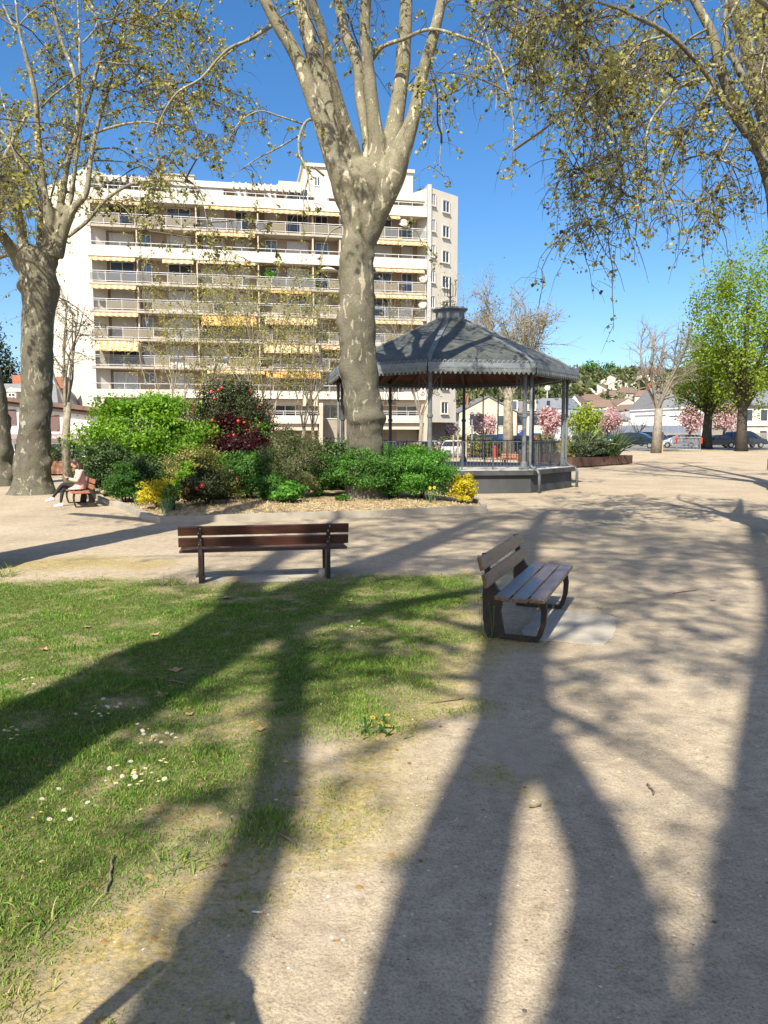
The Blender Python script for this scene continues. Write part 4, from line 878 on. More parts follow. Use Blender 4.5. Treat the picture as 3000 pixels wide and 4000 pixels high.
br = [tr(a, D1, dy, **T1) for a, dy in [
 ([(490,780,18),(620,680,16),(750,530,15),(870,440,14),(1000,390,12),(1150,375,11),(1350,390,9),(1420,430,7),(1470,520,4)], -1.5), ([(600,262,8),(680,235,7),(850,240,6),(1000,260,5),(1100,320,4),(1160,420,2.5)], 1),
 ([(345,600,9),(380,450,8),(430,280,8),(480,180,7),(520,60,6),(560,-60,4)], 2), ([(800,500,5),(820,530,4.5),(880,560,4),(950,640,3),(1000,740,2)], -1), ([(1300,390,5),(1360,420,4.5),(1440,500,4),(1480,620,2.5),(1500,760,1.5)], -2), ([(1000,390,5),(1080,440,4),(1130,560,3),(1150,700,1.5)], 1)]]
br += [tr(a, D1, dy, **T0) for a, dy in [
 ([(540,905,13),(620,860,11),(780,810,10),(930,790,8),(1010,800,5),(1060,830,3)], -1.5), ([(610,970,6),(750,960,5.5),(850,1010,4),(950,1100,3),(1010,1190,2)], 1), ([(600,570,6),(800,540,5),(900,570,4),(980,640,2.5),(1010,720,1.5)], -1),
 ([(540,275,8),(640,170,7),(720,140,6),(830,130,5),(920,90,4)], 1), ([(800,290,7),(880,265,6),(950,250,5),(1060,265,4),(1160,330,3),(1230,470,2)], -1.5), ([(1090,0,9),(1040,60,8),(980,130,6),(930,180,4)], -1), ([(860,-10,8),(1000,20,7),(1120,80,6),(1220,140,5),(1330,250,3.5),(1400,400,2),(1420,520,1.2)], .5),
 ([(620,180,7),(630,120,6),(580,60,5),(540,0,4)], 1), ([(270,700,8),(330,630,7),(420,560,6),(520,480,5),(640,400,4),(760,410,3),(860,410,2)], -2), ([(180,740,10),(130,820,12),(60,950,13),(0,1080,14)], -1.5), ([(120,170,6),(180,100,5),(260,40,4),(320,-20,3)], 1), ([(100,200,9),(60,120,8),(20,30,7)], 1.5),
 ([(720,550,7),(830,520,6),(920,470,5),(1020,540,4),(1120,600,3),(1200,720,2),(1240,850,1.2)], 1.5), ([(660,760,6),(760,720,5),(900,690,4),(1020,760,3),(1100,880,2),(1130,1000,1.2)], 2), ([(1300,510,6),(1240,560,5.5),(1150,610,5),(1060,740,4),(1000,790,3)], -.5), ([(1660,210,8),(1500,330,7.5),(1400,410,7),(1300,510,6)], -.5), ([(1660,785,5),(1560,810,4.5),(1500,920,3.5),(1450,1010,2)], .5),
 ([(1250,180,4),(1310,300,3),(1340,430,2),(1350,520,1.2)], 0), ([(940,450,4),(1060,530,3.5),(1160,640,2.5),(1220,770,1.5)], -2.5)]]
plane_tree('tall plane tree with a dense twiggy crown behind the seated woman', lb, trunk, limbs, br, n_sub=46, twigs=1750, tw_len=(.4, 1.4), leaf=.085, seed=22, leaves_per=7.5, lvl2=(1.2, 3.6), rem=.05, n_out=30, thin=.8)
# ---- leaning plane at the far left edge
D2 = 29.0; b2 = P(-2, 1895, D2); b2.z = 0
trunk = tr([(-2,1912,74),(-2,1895,66),(-6,1800,55),(-12,1700,50),(-20,1600,48),(-36,1500,46),(-62,1400,44),(-95,1280,42),(-130,1150,40)], D2, sc=1)
limbs = [tr(a, D2, dy, sc=1) for a, dy in [([(-110,1220,36),(-140,1080,28),(-160,900,22),(-150,650,17),(-120,350,10)], 1), ([(-130,1180,34),(-190,1050,28),(-280,900,22),(-360,650,15),(-420,350,8)], -1), ([(-105,1230,28),(-70,1100,20),(-30,950,15),(10,750,11),(40,500,7)], 2)]]
plane_tree('leaning plane tree trunk cut by the photo edge beside the tall plane', b2, trunk, limbs, [tr([(-60,1080,10),(-10,1010,8),(60,1000,6),(110,1050,4),(140,1130,2)], D2, 0, sc=1)], n_sub=45, twigs=650, seed=23, leaf=.08, leaves_per=5)
# ---- right plane, trunk just out of the picture
D3 = 13.0; b3 = P(3190, 2140, D3); b3.z = 0
trunk = tr([(3190,2160,150),(3190,2120,125),(3185,2000,105),(3180,1800,98),(3170,1500,95),(3150,1200,95),(3120,980,92),(3090,860,80),(3060,780,62)], D3, sc=1)
limbs = [tr([(1745,1290,70),(1700,1130,52),(1659,1000,44),(1590,830,38),(1450,580,34),(1380,400,30),(1330,200,27),(1250,50,24),(1180,-80,21),(1080,-260,20),(960,-480,12)], D3, .6, **T3), tr([(1740,1200,50),(1690,1000,33),(1645,800,26),(1585,600,23),(1535,500,22),(1475,380,20),(1425,270,17),(1405,150,14),(1420,-50,12),(1460,-300,8)], D3, 2.0, **T3),
 tr([(1545,800,30),(1440,660,20),(1300,440,18),(1160,280,17),(1040,180,16),(900,110,14),(750,40,12),(580,0,10),(400,-30,8),(220,-20,5),(100,30,3)], D3, -1.8, **T3), tr([(1780,1250,60),(1800,900,40),(1850,500,32),(1850,200,26),(1690,60,20),(1570,-30,17),(1450,-150,12)], D3, -2.5, **T3), tr([(1800,1200,60),(1900,800,40),(2000,300,28),(2080,-200,14)], D3, 1.0, **T3)]
br = [tr(a, D3, dy, **T3) for a, dy in [
 ([(1340,480,12),(1270,465,11),(1180,490,10),(1090,560,9),(1000,660,8),(950,760,7),(930,890,6),(890,1050,5),(890,1180,4),(880,1300,2)], -.5), ([(1060,210,9),(920,250,8),(840,330,7),(790,430,6),(720,480,6),(700,570,5),(730,650,3),(720,760,2)], -1.2), ([(1330,510,8),(1250,660,6.5),(1210,760,6),(1160,860,5),(1160,1000,4),(1150,1240,2)], .8), ([(1470,760,9),(1400,880,7),(1380,940,6),(1450,960,6),(1440,1040,5),(1370,1080,4),(1320,1170,3),(1310,1280,2)], -.6),
 ([(520,-20,8),(450,70,7),(460,200,6),(480,300,5),(440,420,3),(420,560,2)], .8), ([(300,-30,7),(260,80,6),(240,180,5),(220,300,3),(250,430,2),(280,600,1.5)], -.8), ([(1300,170,9),(1180,240,8),(1100,330,7),(1040,420,6),(950,480,5),(880,560,4),(840,680,3),(820,820,2)], 1.5), ([(1320,220,8),(1180,240,6),(1080,330,5),(960,360,4),(880,420,3),(860,540,2)], 2.4), ([(1370,390,14),(1300,390,10),(1180,430,8),(1060,480,6),(1000,520,4),(960,640,3)], 1.8),
 ([(750,40,6),(640,100,5),(560,170,4),(540,300,3),(560,430,2)], -2.5), ([(900,110,6),(760,90,5),(660,120,4),(580,220,3),(560,360,2),(600,500,1.5)], 1), ([(1500,-30,12),(1420,120,9),(1390,150,8)], -1), ([(1659,310,8),(1560,330,7),(1480,390,6)], 1.5), ([(1659,540,8),(1600,600,7),(1540,680,6),(1500,740,4)], -1), ([(1659,30,9),(1640,180,7),(1640,320,6),(1620,430,4)], -2), ([(1200,-40,9),(1050,20,8),(950,90,7),(870,190,5),(800,280,4),(760,400,2.5)], 2.6),
 ([(600,0,7),(520,60,6),(420,100,5),(330,110,4),(250,140,3),(190,240,2)], 2), ([(950,480,5),(830,520,4.5),(740,610,4),(680,720,3),(640,860,2.4),(600,1000,1.6)], -2.4), ([(930,890,5),(840,930,4.5),(760,1000,4),(680,1100,3),(620,1220,2.2),(560,1330,1.4)], -1.2), ([(890,1060,4.5),(800,1040,4),(700,1080,3.4),(600,1150,2.6),(520,1250,1.6)], .9), ([(890,1180,3.5),(830,1240,3),(760,1330,2.2),(690,1450,1.3)], -.3), ([(940,800,5),(1010,900,4),(1040,1000,3),(1030,1150,2),(1010,1300,1.2)], -1.4), ([(960,700,5),(860,760,4),(770,860,3),(720,980,2.2),(680,1080,1.4)], 2.2), ([(850,330,5),(760,330,4),(660,380,3),(580,480,2.4),(540,600,1.6)], 1.8), ([(790,430,5),(700,440,4),(600,520,3),(540,640,2)], -2.2)]]
plane_tree('plane tree leaning in from the right edge with pendulous leafy twigs', b3, trunk, limbs, br, n_sub=14, twigs=1020, tw_len=(.35, 1.5), leaf=.06, seed=24, leaves_per=7, lvl2=(.8, 2.0), twig_lo=.1, rem=.035, n_out=5, thin=.85)
# ---- planes standing beside and behind the photographer: only their shadows and hanging twigs are seen
SD = Vector((math.sin(SUN_AZ), math.cos(SUN_AZ), 0)); TE = math.tan(SUN_EL)
def cast(u, v, s): 
    """point at horizontal distance s sunward of ground survey point whose shadow falls there"""
    g = GD(u, v); return Vector((g.x-SD.x*s, g.y-SD.y*s, s*TE))
def castg(x, y, s): return Vector((x-SD.x*s, y-SD.y*s, s*TE))
def limbw(lst):
    return [q[0] for q in lst], [q[1] for q in lst]
# tree A: broad trunk shadow across the lawn from the left
A0 = castg(-4.35+.0, -2.3, 0)
ta = ([A0, castg(-3.55, .1, 2.5), castg(-2.78, 2.4, 4.9), castg(-2.33, 4.5, 7.0), castg(-1.75, 6.7, 9.0)], [.72, .56, .52, .52, .56])
la = [limbw([(castg(-1.85,6.2,8.5),.46),(castg(-1.25,8.3,10.6),.40),(castg(-.95,9.6,12),.34),(castg(-.2,11.4,13.6),.26),(castg(.9,14,16),.2),(castg(2.2,17.5,19),.12)]), limbw([(castg(-1.9,6.3,8.6),.36),(castg(-1.6,8.2,10.4),.28),(castg(-1.75,9.5,11.6),.24),(castg(-1.7,11.5,13.2),.2),(castg(-1.4,15,16),.14),(castg(-1,18,18.5),.08)]), limbw([(castg(-1.6,6.8,9.1),.3),(castg(-.4,8,10.6),.2),(castg(1.0,9.2,12),.14),(castg(2.4,10.6,13.6),.08)])]
plane_tree('plane tree left behind the viewpoint casting the broad lawn shadow', A0, ta, la, [], clear=True, n_sub=34, twigs=260, seed=31, leaves_per=3, leaf=.07)
# tree B: limbs whose shadows run over the gravel on the right
B0 = castg(-1.9, -5.2, 0)
tb = ([B0, castg(-1.2, -2.9, 2.3), castg(-.75, -1.2, 4.0), castg(-.35, .4, 5.6)], [.75, .58, .56, .62])
lb_ = [limbw([(castg(-.3,.3,5.5),.36),(castg(.12,2.3,7.5),.225),(castg(.45,3.7,8.9),.24),(castg(.85,4.9,10),.28),(castg(1.1,6.45,11.5),.30),(castg(1.45,8.4,13.4),.30),(castg(1.95,10.8,15.6),.26),(castg(2.9,14.9,19),.2),(castg(4.2,19.5,22.5),.12)]),
 limbw([(castg(.0,.6,5.8),.36),(castg(.62,1.9,7.2),.32),(castg(.8,2.5,7.8),.22),(castg(.98,3.2,8.3),.17),(castg(1.0,4.2,9.3),.16),(castg(.98,5.4,10.5),.14),(castg(1.2,7.5,12),.1)]),
 limbw([(castg(.2,.4,5.7),.40),(castg(1.1,1.8,7.1),.40),(castg(1.8,3.1,8.4),.37),(castg(2.35,4.3,9.6),.30),(castg(3.2,5.9,11),.30),(castg(4.4,8.2,13.2),.28),(castg(6,12,16.5),.22),(castg(9.3,19.5,22.5),.12)]),
 limbw([(castg(-.6,.1,5.4),.34),(castg(-.72,1.6,7),.2),(castg(-.66,2.55,8),.165),(castg(-.577,3.7,9.1),.15),(castg(-.70,5.5,10.8),.145),(castg(-.84,7.6,12.8),.15),(castg(-.5,9.6,14.4),.14),(castg(.6,12.5,17),.12),(castg(2.5,17,20),.07)]),
 limbw([(castg(.6,1.0,6.5),.36),(castg(1.7,2.05,7.6),.36),(castg(2.9,2.7,8.8),.33),(castg(5,4.6,11),.15),(castg(7.5,7.5,14),.08)]), limbw([(castg(1.95,3.2,8.5),.2),(castg(2.3,2.7,8.6),.16),(castg(3.2,3.6,9.8),.14),(castg(4.6,5.6,12),.1)])]
plane_tree('many limbed plane tree behind the viewpoint shading the gravel on the right', B0, tb, lb_, [], clear=True, sub_lo=.8, twig_lo=.45, n_sub=150, bough=1.4, twigs=2900, seed=32, leaves_per=6.5, leaf=.085, lvl2=(1.5, 4.5))
# tree C: close on the left, its trunk casts the sharp shadow across the path behind the bench
C0 = castg(-6.35, 10.3, 0)
tc_ = ([C0, castg(-5.75, 12.2, 2), castg(-5.2, 13.9, 3.8), castg(-4.7, 15.4, 5.4), castg(-4.3, 16.6, 6.7)], [.72, .54, .5, .5, .55])
lc = [limbw([(castg(-4.4,16.3,6.4),.4),(castg(-3.6,18,8.2),.3),(castg(-3,20.5,10.6),.22),(castg(-2.6,24,14),.12)]), limbw([(castg(-4.5,16.3,6.4),.36),(castg(-4.9,18.4,8.6),.26),(castg(-5.8,20.5,11),.2),(castg(-6.6,23,14),.1)]), limbw([(castg(-4.3,16.4,6.5),.3),(castg(-5.6,17.4,8.4),.2),(castg(-7.6,18.6,10.2),.13)]), limbw([(castg(-4.2,16.6,6.6),.3),(castg(-4.4,19.4,8.4),.2),(castg(-3.6,22.6,10.5),.12)])]
plane_tree('plane tree at the left lawn edge throwing a sharp trunk shadow over the path', C0, tc_, lc, [tr([(-160,520,9),(-80,470,7),(-10,500,5),(40,560,3.5),(70,640,2)], 10.3, 0, sc=1), tr([(-200,900,9),(-100,830,7),(-20,860,5),(60,930,3),(110,1010,2)], 10.2, .4, sc=1), tr([(-200,300,8),(-90,260,6),(0,290,4),(60,350,2.4)], 10.4, 0, sc=1)][:1], n_sub=22, twigs=330, seed=33, leaves_per=5, leaf=.075)
# tree E: right of the path, outside the picture, its limb shadows lie across the far gravel
E0 = Vector((13.2, 24.3, gzf(13.2, 24.3)))
te = ([E0, castg(14.2, 27.4, 3.2), castg(15.2, 30.4, 6.3)], [.72, .5, .52])
le = [limbw([(castg(15.1,30.2,6.1),.34),(castg(15.4,34,9.5),.25),(castg(15.3,40,17),.17),(castg(15.8,49,22),.1)]), limbw([(castg(15.2,30.2,6.1),.34),(castg(16.4,34,9.5),.24),(castg(17.4,40,14),.18),(castg(18.4,48,19),.09)]), limbw([(castg(15.1,30.2,6.1),.30),(castg(14.9,33,9.5),.2),(castg(13,38,16.5),.14),(castg(11.2,45,21),.08)]), limbw([(castg(15.3,30.2,6.1),.30),(castg(17.2,32.6,9),.2),(castg(19.5,36,13),.15),(castg(21.5,40,17),.08)])]
plane_tree('plane tree beyond the right edge throwing long limb shadows over the far gravel', E0, te, le, [], n_sub=80, sub_lo=.55, bough=1.4, twigs=1300, seed=35, leaves_per=4, leaf=.08, lvl2=(1.5, 4))
# ================================================================== FLOWER BED, SHRUBS
KB = [GD(214,1086), GD(262,1100), GD(318,1126), GD(346,1131), GD(560,1124), GD(800,1117), GD(1052,1104)]
BACK = [GD(1046,1093), GD(1000,1072), GD(960,1040), GD(880,1026), GD(700,1012), GD(480,1005), GD(300,1010), GD(215,1030), GD(196,1060)]
ring = [Vector((p.x, p.y, 0)) for p in KB+BACK]
conc = mat('kerb_concrete', (.36, .32, .26), (.27, .24, .19), scale=2.5, bump=.4, rough=.95)
def kerb(name, pts, w, h, label):
    n = len(pts); mb = MB(); inner = []
    c = sum(pts, Vector())/n
    for i in range(n):
        t0 = (pts[i]-pts[i-1]).normalized(); t1 = (pts[(i+1) % n]-pts[i]).normalized(); q = (t0+t1).normalized(); nn = Vector((-q.y, q.x, 0)); 
        if (c-pts[i]).dot(nn) < 0: nn = -nn
        inner.append(pts[i]+nn*w)
    up = Vector((0, 0, h))
    for i in range(n):
        j = (i+1) % n; dn = Vector((0, 0, .05))
        mb.add([pts[i]-dn, pts[j]-dn, pts[j]+up, pts[i]+up, inner[i]-dn, inner[j]-dn, inner[j]+up, inner[i]+up], [(0,1,2,3),(3,2,6,7),(5,4,7,6)])
    o = mb.obj(name, conc); o.location = (0, 0, 0); tag(o, label, 'kerb'); return inner
inner = kerb('bed_kerb', ring, .16, .145, 'low concrete kerb edging the shrub bed in front of the bandstand')
def bed_sheet():
    pl = [(p.x, p.y) for p in ring]; xs = np.arange(min(p[0] for p in pl), max(p[0] for p in pl), .14); ys = np.arange(min(p[1] for p in pl), max(p[1] for p in pl), .14)
    X, Y = np.meshgrid(xs, ys); sd = poly_sd(pl, X, Y); z = .05+.14*sst(.0, 2.2, sd)+(fnoise(X, Y, 3, 5)-.5)*.06; ok = sd > .04
    idx = -np.ones(X.shape, int); idx[ok] = np.arange(ok.sum()); V = np.stack([X[ok], Y[ok], z[ok]], 1)
    a, b, c, d = idx[:-1, :-1], idx[:-1, 1:], idx[1:, 1:], idx[1:, :-1]; k = (a >= 0) & (b >= 0) & (c >= 0) & (d >= 0)
    return np_mesh('flower_bed_soil', V, np.stack([a[k], b[k], c[k], d[k]], 1), mat('straw_mulch', (.46, .36, .21), (.13, .095, .055), scale=7, rough=1, bump=1, bscale=50, lo=.42, hi=.66, detail=9), smooth=True)
tag(link('flower_bed_soil', bed_sheet()), kind='structure')
def bedz(x, y):
    sd = float(poly_sd([(p.x, p.y) for p in ring], np.array([x]), np.array([y]))[0]); return .05+.14*float(sst(0, 2.2, sd)) if sd > 0 else gzf(x, y)
# straw chips
rs = np.random.default_rng(4); n = 5200; xs = rs.uniform(-8, 3.3, n*3); ys = rs.uniform(16, 20.5, n*3); sd = poly_sd([(p.x, p.y) for p in ring], xs, ys); k = sd > .08; xs, ys, sd = xs[k][:n], ys[k][:n], sd[k][:n]
zz = .05+.14*sst(0, 2.2, sd)+.025; an = rs.random(len(xs))*6.28; ln = .03+.05*rs.random(len(xs)); tl = rs.normal(size=len(xs))*.4
d = np.stack([np.cos(an), np.sin(an), tl], 1)*ln[:, None]; w = np.stack([-np.sin(an), np.cos(an), 0*an], 1)*.006; p0 = np.stack([xs, ys, zz], 1)
V = np.stack([p0-d-w, p0+d-w, p0+d+w, p0-d+w], 1).reshape(-1, 3); tag(link('straw_chips', np_mesh('straw_chips', V, (np.arange(len(xs))[:, None]*4+np.arange(4)), leafmat('straw', [(0, (.2, .14, .07)), (.5, (.46, .35, .18)), (1, (.62, .5, .3))], trans=.1), tint=np.repeat(rs.random(len(xs)), 4))), kind='stuff')
LM = {}
def lm(key, *cols, trans=.35, rough=.45, spec=.3):
    if key not in LM: LM[key] = leafmat(key, list(zip(np.linspace(0, 1, len(cols)), cols)), trans=trans, rough=rough, spec=spec)
    return LM[key]
C_ = dict(
 maple=lambda: lm('lime_maple_leaf', (.055,.13,.012), (.12,.26,.018), (.20,.37,.03), (.30,.46,.05), trans=.5),
 dark=lambda: lm('dark_evergreen_leaf', (.014,.030,.010), (.03,.06,.016), (.055,.10,.025), (.11,.16,.045), trans=.2, rough=.5, spec=.25),
 camellia=lambda: lm('camellia_leaf', (.012,.020,.007), (.024,.036,.010), (.045,.06,.016), (.10,.10,.035), trans=.15, rough=.5, spec=.25),
 mid=lambda: lm('mid_green_leaf', (.025,.075,.014), (.05,.14,.022), (.085,.21,.03), (.13,.29,.045), trans=.4),
 fresh=lambda: lm('fresh_green_leaf', (.03,.10,.015), (.07,.20,.025), (.11,.29,.035), (.18,.38,.06), trans=.45),
 olive=lambda: lm('olive_leaf', (.055,.07,.028), (.10,.12,.045), (.16,.17,.07), (.26,.26,.12), trans=.3),
 yellow=lambda: lm('golden_leaf', (.20,.20,.012), (.42,.36,.015), (.60,.50,.02), (.72,.60,.06), trans=.35),
 varie=lambda: lm('variegated_leaf', (.07,.09,.025), (.16,.17,.04), (.30,.28,.07), (.46,.42,.16), trans=.3),
 purple=lambda: lm('purple_maple_leaf', (.018,.005,.008), (.04,.010,.014), (.078,.016,.02), (.13,.035,.032), trans=.4),
 grey=lambda: lm('grey_green_leaf', (.03,.05,.03), (.06,.09,.05), (.10,.14,.08), (.16,.2,.12), trans=.3))
def shrub(name, label, cat, pos, rad, n, leaf, colour, seed, hcut=.0, clumps=36, up=.4, spread=.24, asp=.55, group=None, stems=5, flowers=0, lean=0, core=.32, top=None):
    """foliage clumped over an uneven ellipsoid with gaps, over real stems; pos = base on the ground, rad = (rx, ry, height)"""
    r = np.random.default_rng(seed); x, y = pos[0], pos[1]; z0 = bedz(x, y) if len(pos) < 3 else pos[2]
    t = thing(name, label, cat, (x, y, z0), group=group); h = rad[2]
    cz = h*(.48 if not top else top-.06); n = int(n*1.7); leaf = leaf*1.25; rad = (rad[0]*1.08, rad[1]*1.15, rad[2]); clumps = int(clumps*1.3)
    d = nrm(r.normal(size=(clumps, 3))); d[:, 2] = np.where(d[:, 2] < -.8, -d[:, 2], d[:, 2]); q = (.68+.34*r.random(clumps))[:, None]
    cc = d*q*np.array([rad[0], rad[1], h-cz])*np.where(d[:, 2:] < 0, np.array([1, 1, cz/(h-cz)*.95]), 1)+np.array([lean*(d[:, 2]).mean(), 0, cz])
    w = .6+r.random(clumps); ci = r.choice(clumps, n, p=w/w.sum()); sp = spread*(np.array([rad[0], rad[1], h*.5]))
    pos_ = cc[ci]+np.clip(r.normal(size=(n, 3)), -2.1, 2.1)*sp*.62*np.array([1, 1, .75])*(.6+.7*r.random((clumps, 1)))[ci]
    kc = int(n*core); dk = nrm(r.normal(size=(kc, 3)))*(r.random(kc)**.45)[:, None]*.80; pos_[:kc] = dk*np.array([rad[0], rad[1], (h-.0)*.5])+np.array([0, 0, h*.5])
    pos_[:, 2] = np.maximum(pos_[:, 2], .03+.10*r.random(n))
    outd = nrm((pos_-np.array([0, 0, cz]))/np.array([rad[0], rad[1], h*.5]))
    V, F = leaves_np(pos_, leaf, r, up, asp, out=outd*1.1); ct = r.random(clumps); tint = np.clip(.30*ct[ci]+.55*r.random(n)+.12*r.normal(size=n)+.08, 0, 1)
    link('foliage', np_mesh('foliage', V, F, C_[colour](), tint=np.repeat(tint, 4)), t)
    mb = MB()
    for k in range(stems):
        a = r.random()*6.28; e = np.array([math.cos(a)*rad[0]*.6, math.sin(a)*rad[1]*.6, h*.8]); b = np.array([math.cos(a)*.06, math.sin(a)*.06, -.05])
        mb.tube([b, b*.5+e*.4+np.array([0, 0, h*.1]), e], [.022*min(1.4, h), .016*min(1.4, h), .006], 6)
    mb.obj('stems', MT['dark_bark'], t, world=False, smooth=True)
    if flowers:
        o = pos_[kc:]; q_ = np.linalg.norm((o-np.array([0, 0, cz]))/np.array([rad[0], rad[1], h*.5]), axis=1); k_ = (outd[kc:, 1] < -.05); front = o[k_ & (q_ > np.quantile(q_[k_], .72))]; sel = front[r.choice(len(front), flowers, replace=False)]
        for s in sel:
            od = Vector(tuple(nrm(((s-np.array([0, 0, cz]))/np.array([rad[0], rad[1], h*.5]))[None])[0])); c = Vector(tuple(s))+od*.06; f = MB()
            rot = od.to_track_quat('Z', 'Y').to_matrix(); R_ = .046+.02*r.random()
            for ly, (rr, hh, m_) in enumerate(((R_, .012, 6), (R_*.62, .03, 5))):
                for i in range(m_):
                    a = 6.283*i/m_+ly*.5; pp = [Vector((0, 0, 0)), Vector((rr*.75*math.cos(a-.5), rr*.75*math.sin(a-.5), hh*.6)), Vector((rr*math.cos(a), rr*math.sin(a), hh)), Vector((rr*.75*math.cos(a+.5), rr*.75*math.sin(a+.5), hh*.6))]
                    f.add([c+rot @ p for p in pp], [(0, 1, 2, 3)])
            f.ball(c+rot @ Vector((0, 0, .02)), R_*.25, 6, 4, m=1)
            f.obj('flower', [red_p, yel], t, world=False)
    return t
red_p = mat('camellia_petal', (.56, .016, .05), (.42, .01, .04), scale=14, rough=.5)
def at(u, v, d=0): 
    g = GD(u, v); return (g.x, g.y+d)
def wid(du, y): return du*DS*y/FP
sh = [
 # name, label, category, (u, base v), half width px, height (top v), depth ry, n, leaf, colour, seed, extra
 ('maple_shrub', 'spreading lime green Japanese maple, the brightest and widest shrub of the bed', 'shrub', (318,1062), 140, 862, 1.15, 15000, .072, 'maple', 1, dict(clumps=60, spread=.2, top=.66, core=.22, asp=.8, stems=7)),
 ('laurel_shrub', 'dark glossy evergreen shrub directly behind the seated woman', 'shrub', (238,1075), 66, 958, .8, 7500, .06, 'dark', 2, dict(clumps=40)),
 ('camellia', 'tall rounded camellia dotted with red flowers in front of the apartment block', 'camellia', (506,1058), 78, 824, .95, 15000, .062, 'camellia', 3, dict(clumps=54, flowers=99, top=.66, core=.35)),
 ('purple_maple', 'dark purple Japanese maple under the tall camellia', 'shrub', (500,1062), 72, 905, .7, 7000, .065, 'purple', 4, dict(clumps=34, top=.68, asp=.75)),
 ('green_maple', 'small bright green maple right of the purple one', 'shrub', (556,1060), 58, 912, .6, 4500, .065, 'fresh', 5, dict(clumps=26, top=.7, asp=.75)),
 ('golden_shrub', 'golden yellow spreading shrub low at the left front of the bed', 'shrub', (345,1106), 39, 1038, .45, 3000, .042, 'yellow', 6, dict(clumps=30, spread=.26)),
 ('low_camellia', 'low dark camellia with large red flowers near the bed kerb', 'camellia', (452,1105), 54, 1008, .55, 4200, .06, 'camellia', 7, dict(clumps=26, flowers=19)),
 ('variegated_shrub', 'loose yellow and green variegated shrub behind the low camellia', 'shrub', (428,1084), 66, 962, .6, 5600, .05, 'varie', 8, dict(clumps=36)),
 ('rounded_shrub', 'mid green rounded shrub beside the greyish one', 'shrub', (541,1092), 52, 980, .65, 6000, .05, 'mid', 9, dict(clumps=34)),
 ('olive_shrub', 'tall greyish olive small leaved shrub in the bed centre', 'shrub', (634,1090), 64, 928, .8, 12000, .036, 'olive', 10, dict(clumps=52, spread=.2, asp=.45)),
 ('aucuba_shrub', 'dark large leaved shrub left of the plane trunk base', 'shrub', (716,1072), 44, 948, .6, 3400, .10, 'dark', 11, dict(clumps=24, asp=.45)),
 ('hydrangea', 'small fresh green broad leaved bush at the bed front', 'shrub', (622,1101), 33, 1043, .36, 900, .085, 'fresh', 12, dict(clumps=18, asp=.85)),
 ('spirea_shrub', 'bushy green shrub in front of the plane trunk base', 'shrub', (800,1092), 74, 962, .85, 11500, .046, 'mid', 13, dict(clumps=52, spread=.21)),
 ('spirea_shrub', 'bushy bright green shrub against the bandstand base', 'shrub', (905,1090), 80, 966, .9, 12500, .046, 'fresh', 14, dict(clumps=56, spread=.21)),
 ('golden_shrub', 'compact golden shrub at the right tip of the bed', 'shrub', (999,1093), 27, 1027, .32, 2600, .04, 'yellow', 15, dict(clumps=28)),
 ('dwarf_shrub', 'tiny green bush in front of the plane tree', 'shrub', (738,1098), 15, 1068, .18, 420, .05, 'mid', 16, dict(clumps=10, stems=3)),
 ('box_shrub', 'light green small leaved shrub between the woman and the golden one', 'shrub', (272,1090), 40, 1005, .5, 4200, .045, 'mid', 17, dict(clumps=26)),
 ('lime_shrub', 'small lime green shrub behind the golden one', 'shrub', (402,1090), 24, 1002, .35, 1800, .055, 'maple', 18, dict(clumps=14)),
 ('filler_shrub', 'dark green shrub in the shade under the lime maple', 'shrub', (340,1075), 90, 985, .6, 5200, .06, 'dark', 19, dict(clumps=34)),
 ('filler_shrub', 'dark shrub between the rounded and the olive ones', 'shrub', (590,1078), 66, 968, .6, 4800, .06, 'dark', 20, dict(clumps=30)),
 ('filler_shrub', 'mid green bush between the aucuba and the olive shrub', 'shrub', (690,1086), 42, 985, .5, 4600, .05, 'mid', 31, dict(clumps=26)),
 ('filler_shrub', 'olive bush low between the low camellia and the rounded shrub', 'shrub', (494,1094), 40, 1012, .5, 4200, .045, 'varie', 32, dict(clumps=26)),
 ('filler_shrub', 'dark green bush low before the olive shrub', 'shrub', (588,1096), 36, 1020, .45, 3600, .05, 'mid', 33, dict(clumps=24)),
 ('filler_shrub', 'green bush between the two bushy green shrubs at the plane trunk', 'shrub', (852,1088), 52, 990, .6, 6000, .05, 'mid', 34, dict(clumps=30)),
 ('filler_shrub', 'leafy dark bush left of the golden shrub by the kerb', 'shrub', (300,1086), 46, 992, .55, 5000, .052, 'dark', 35, dict(clumps=28)),
 ('filler_shrub', 'green bush in the shade beneath the purple maple', 'shrub', (470,1075), 60, 975, .6, 5600, .055, 'fresh', 36, dict(clumps=30)),
 ('filler_shrub', 'dark bush at the foot of the big plane trunk', 'shrub', (755,1080), 48, 1000, .5, 4600, .055, 'dark', 37, dict(clumps=26)),
 ('twiggy_shrub', 'thin twiggy shrub with sparse leaves left of the low camellia', 'shrub', (372,1112), 17, 1040, .25, 420, .05, 'mid', 22, dict(clumps=16, stems=7))]
for name, lab, cat, (u, v), hw, vt, ry, n, lf, colr, sd_, ex in sh:
    x, y = at(u, v); z0 = bedz(x, y); top = PD(u, vt, y).z; shrub(name, lab, cat, (x, y), (wid(hw, y), ry, top-z0), n, lf, colr, sd_, **ex)
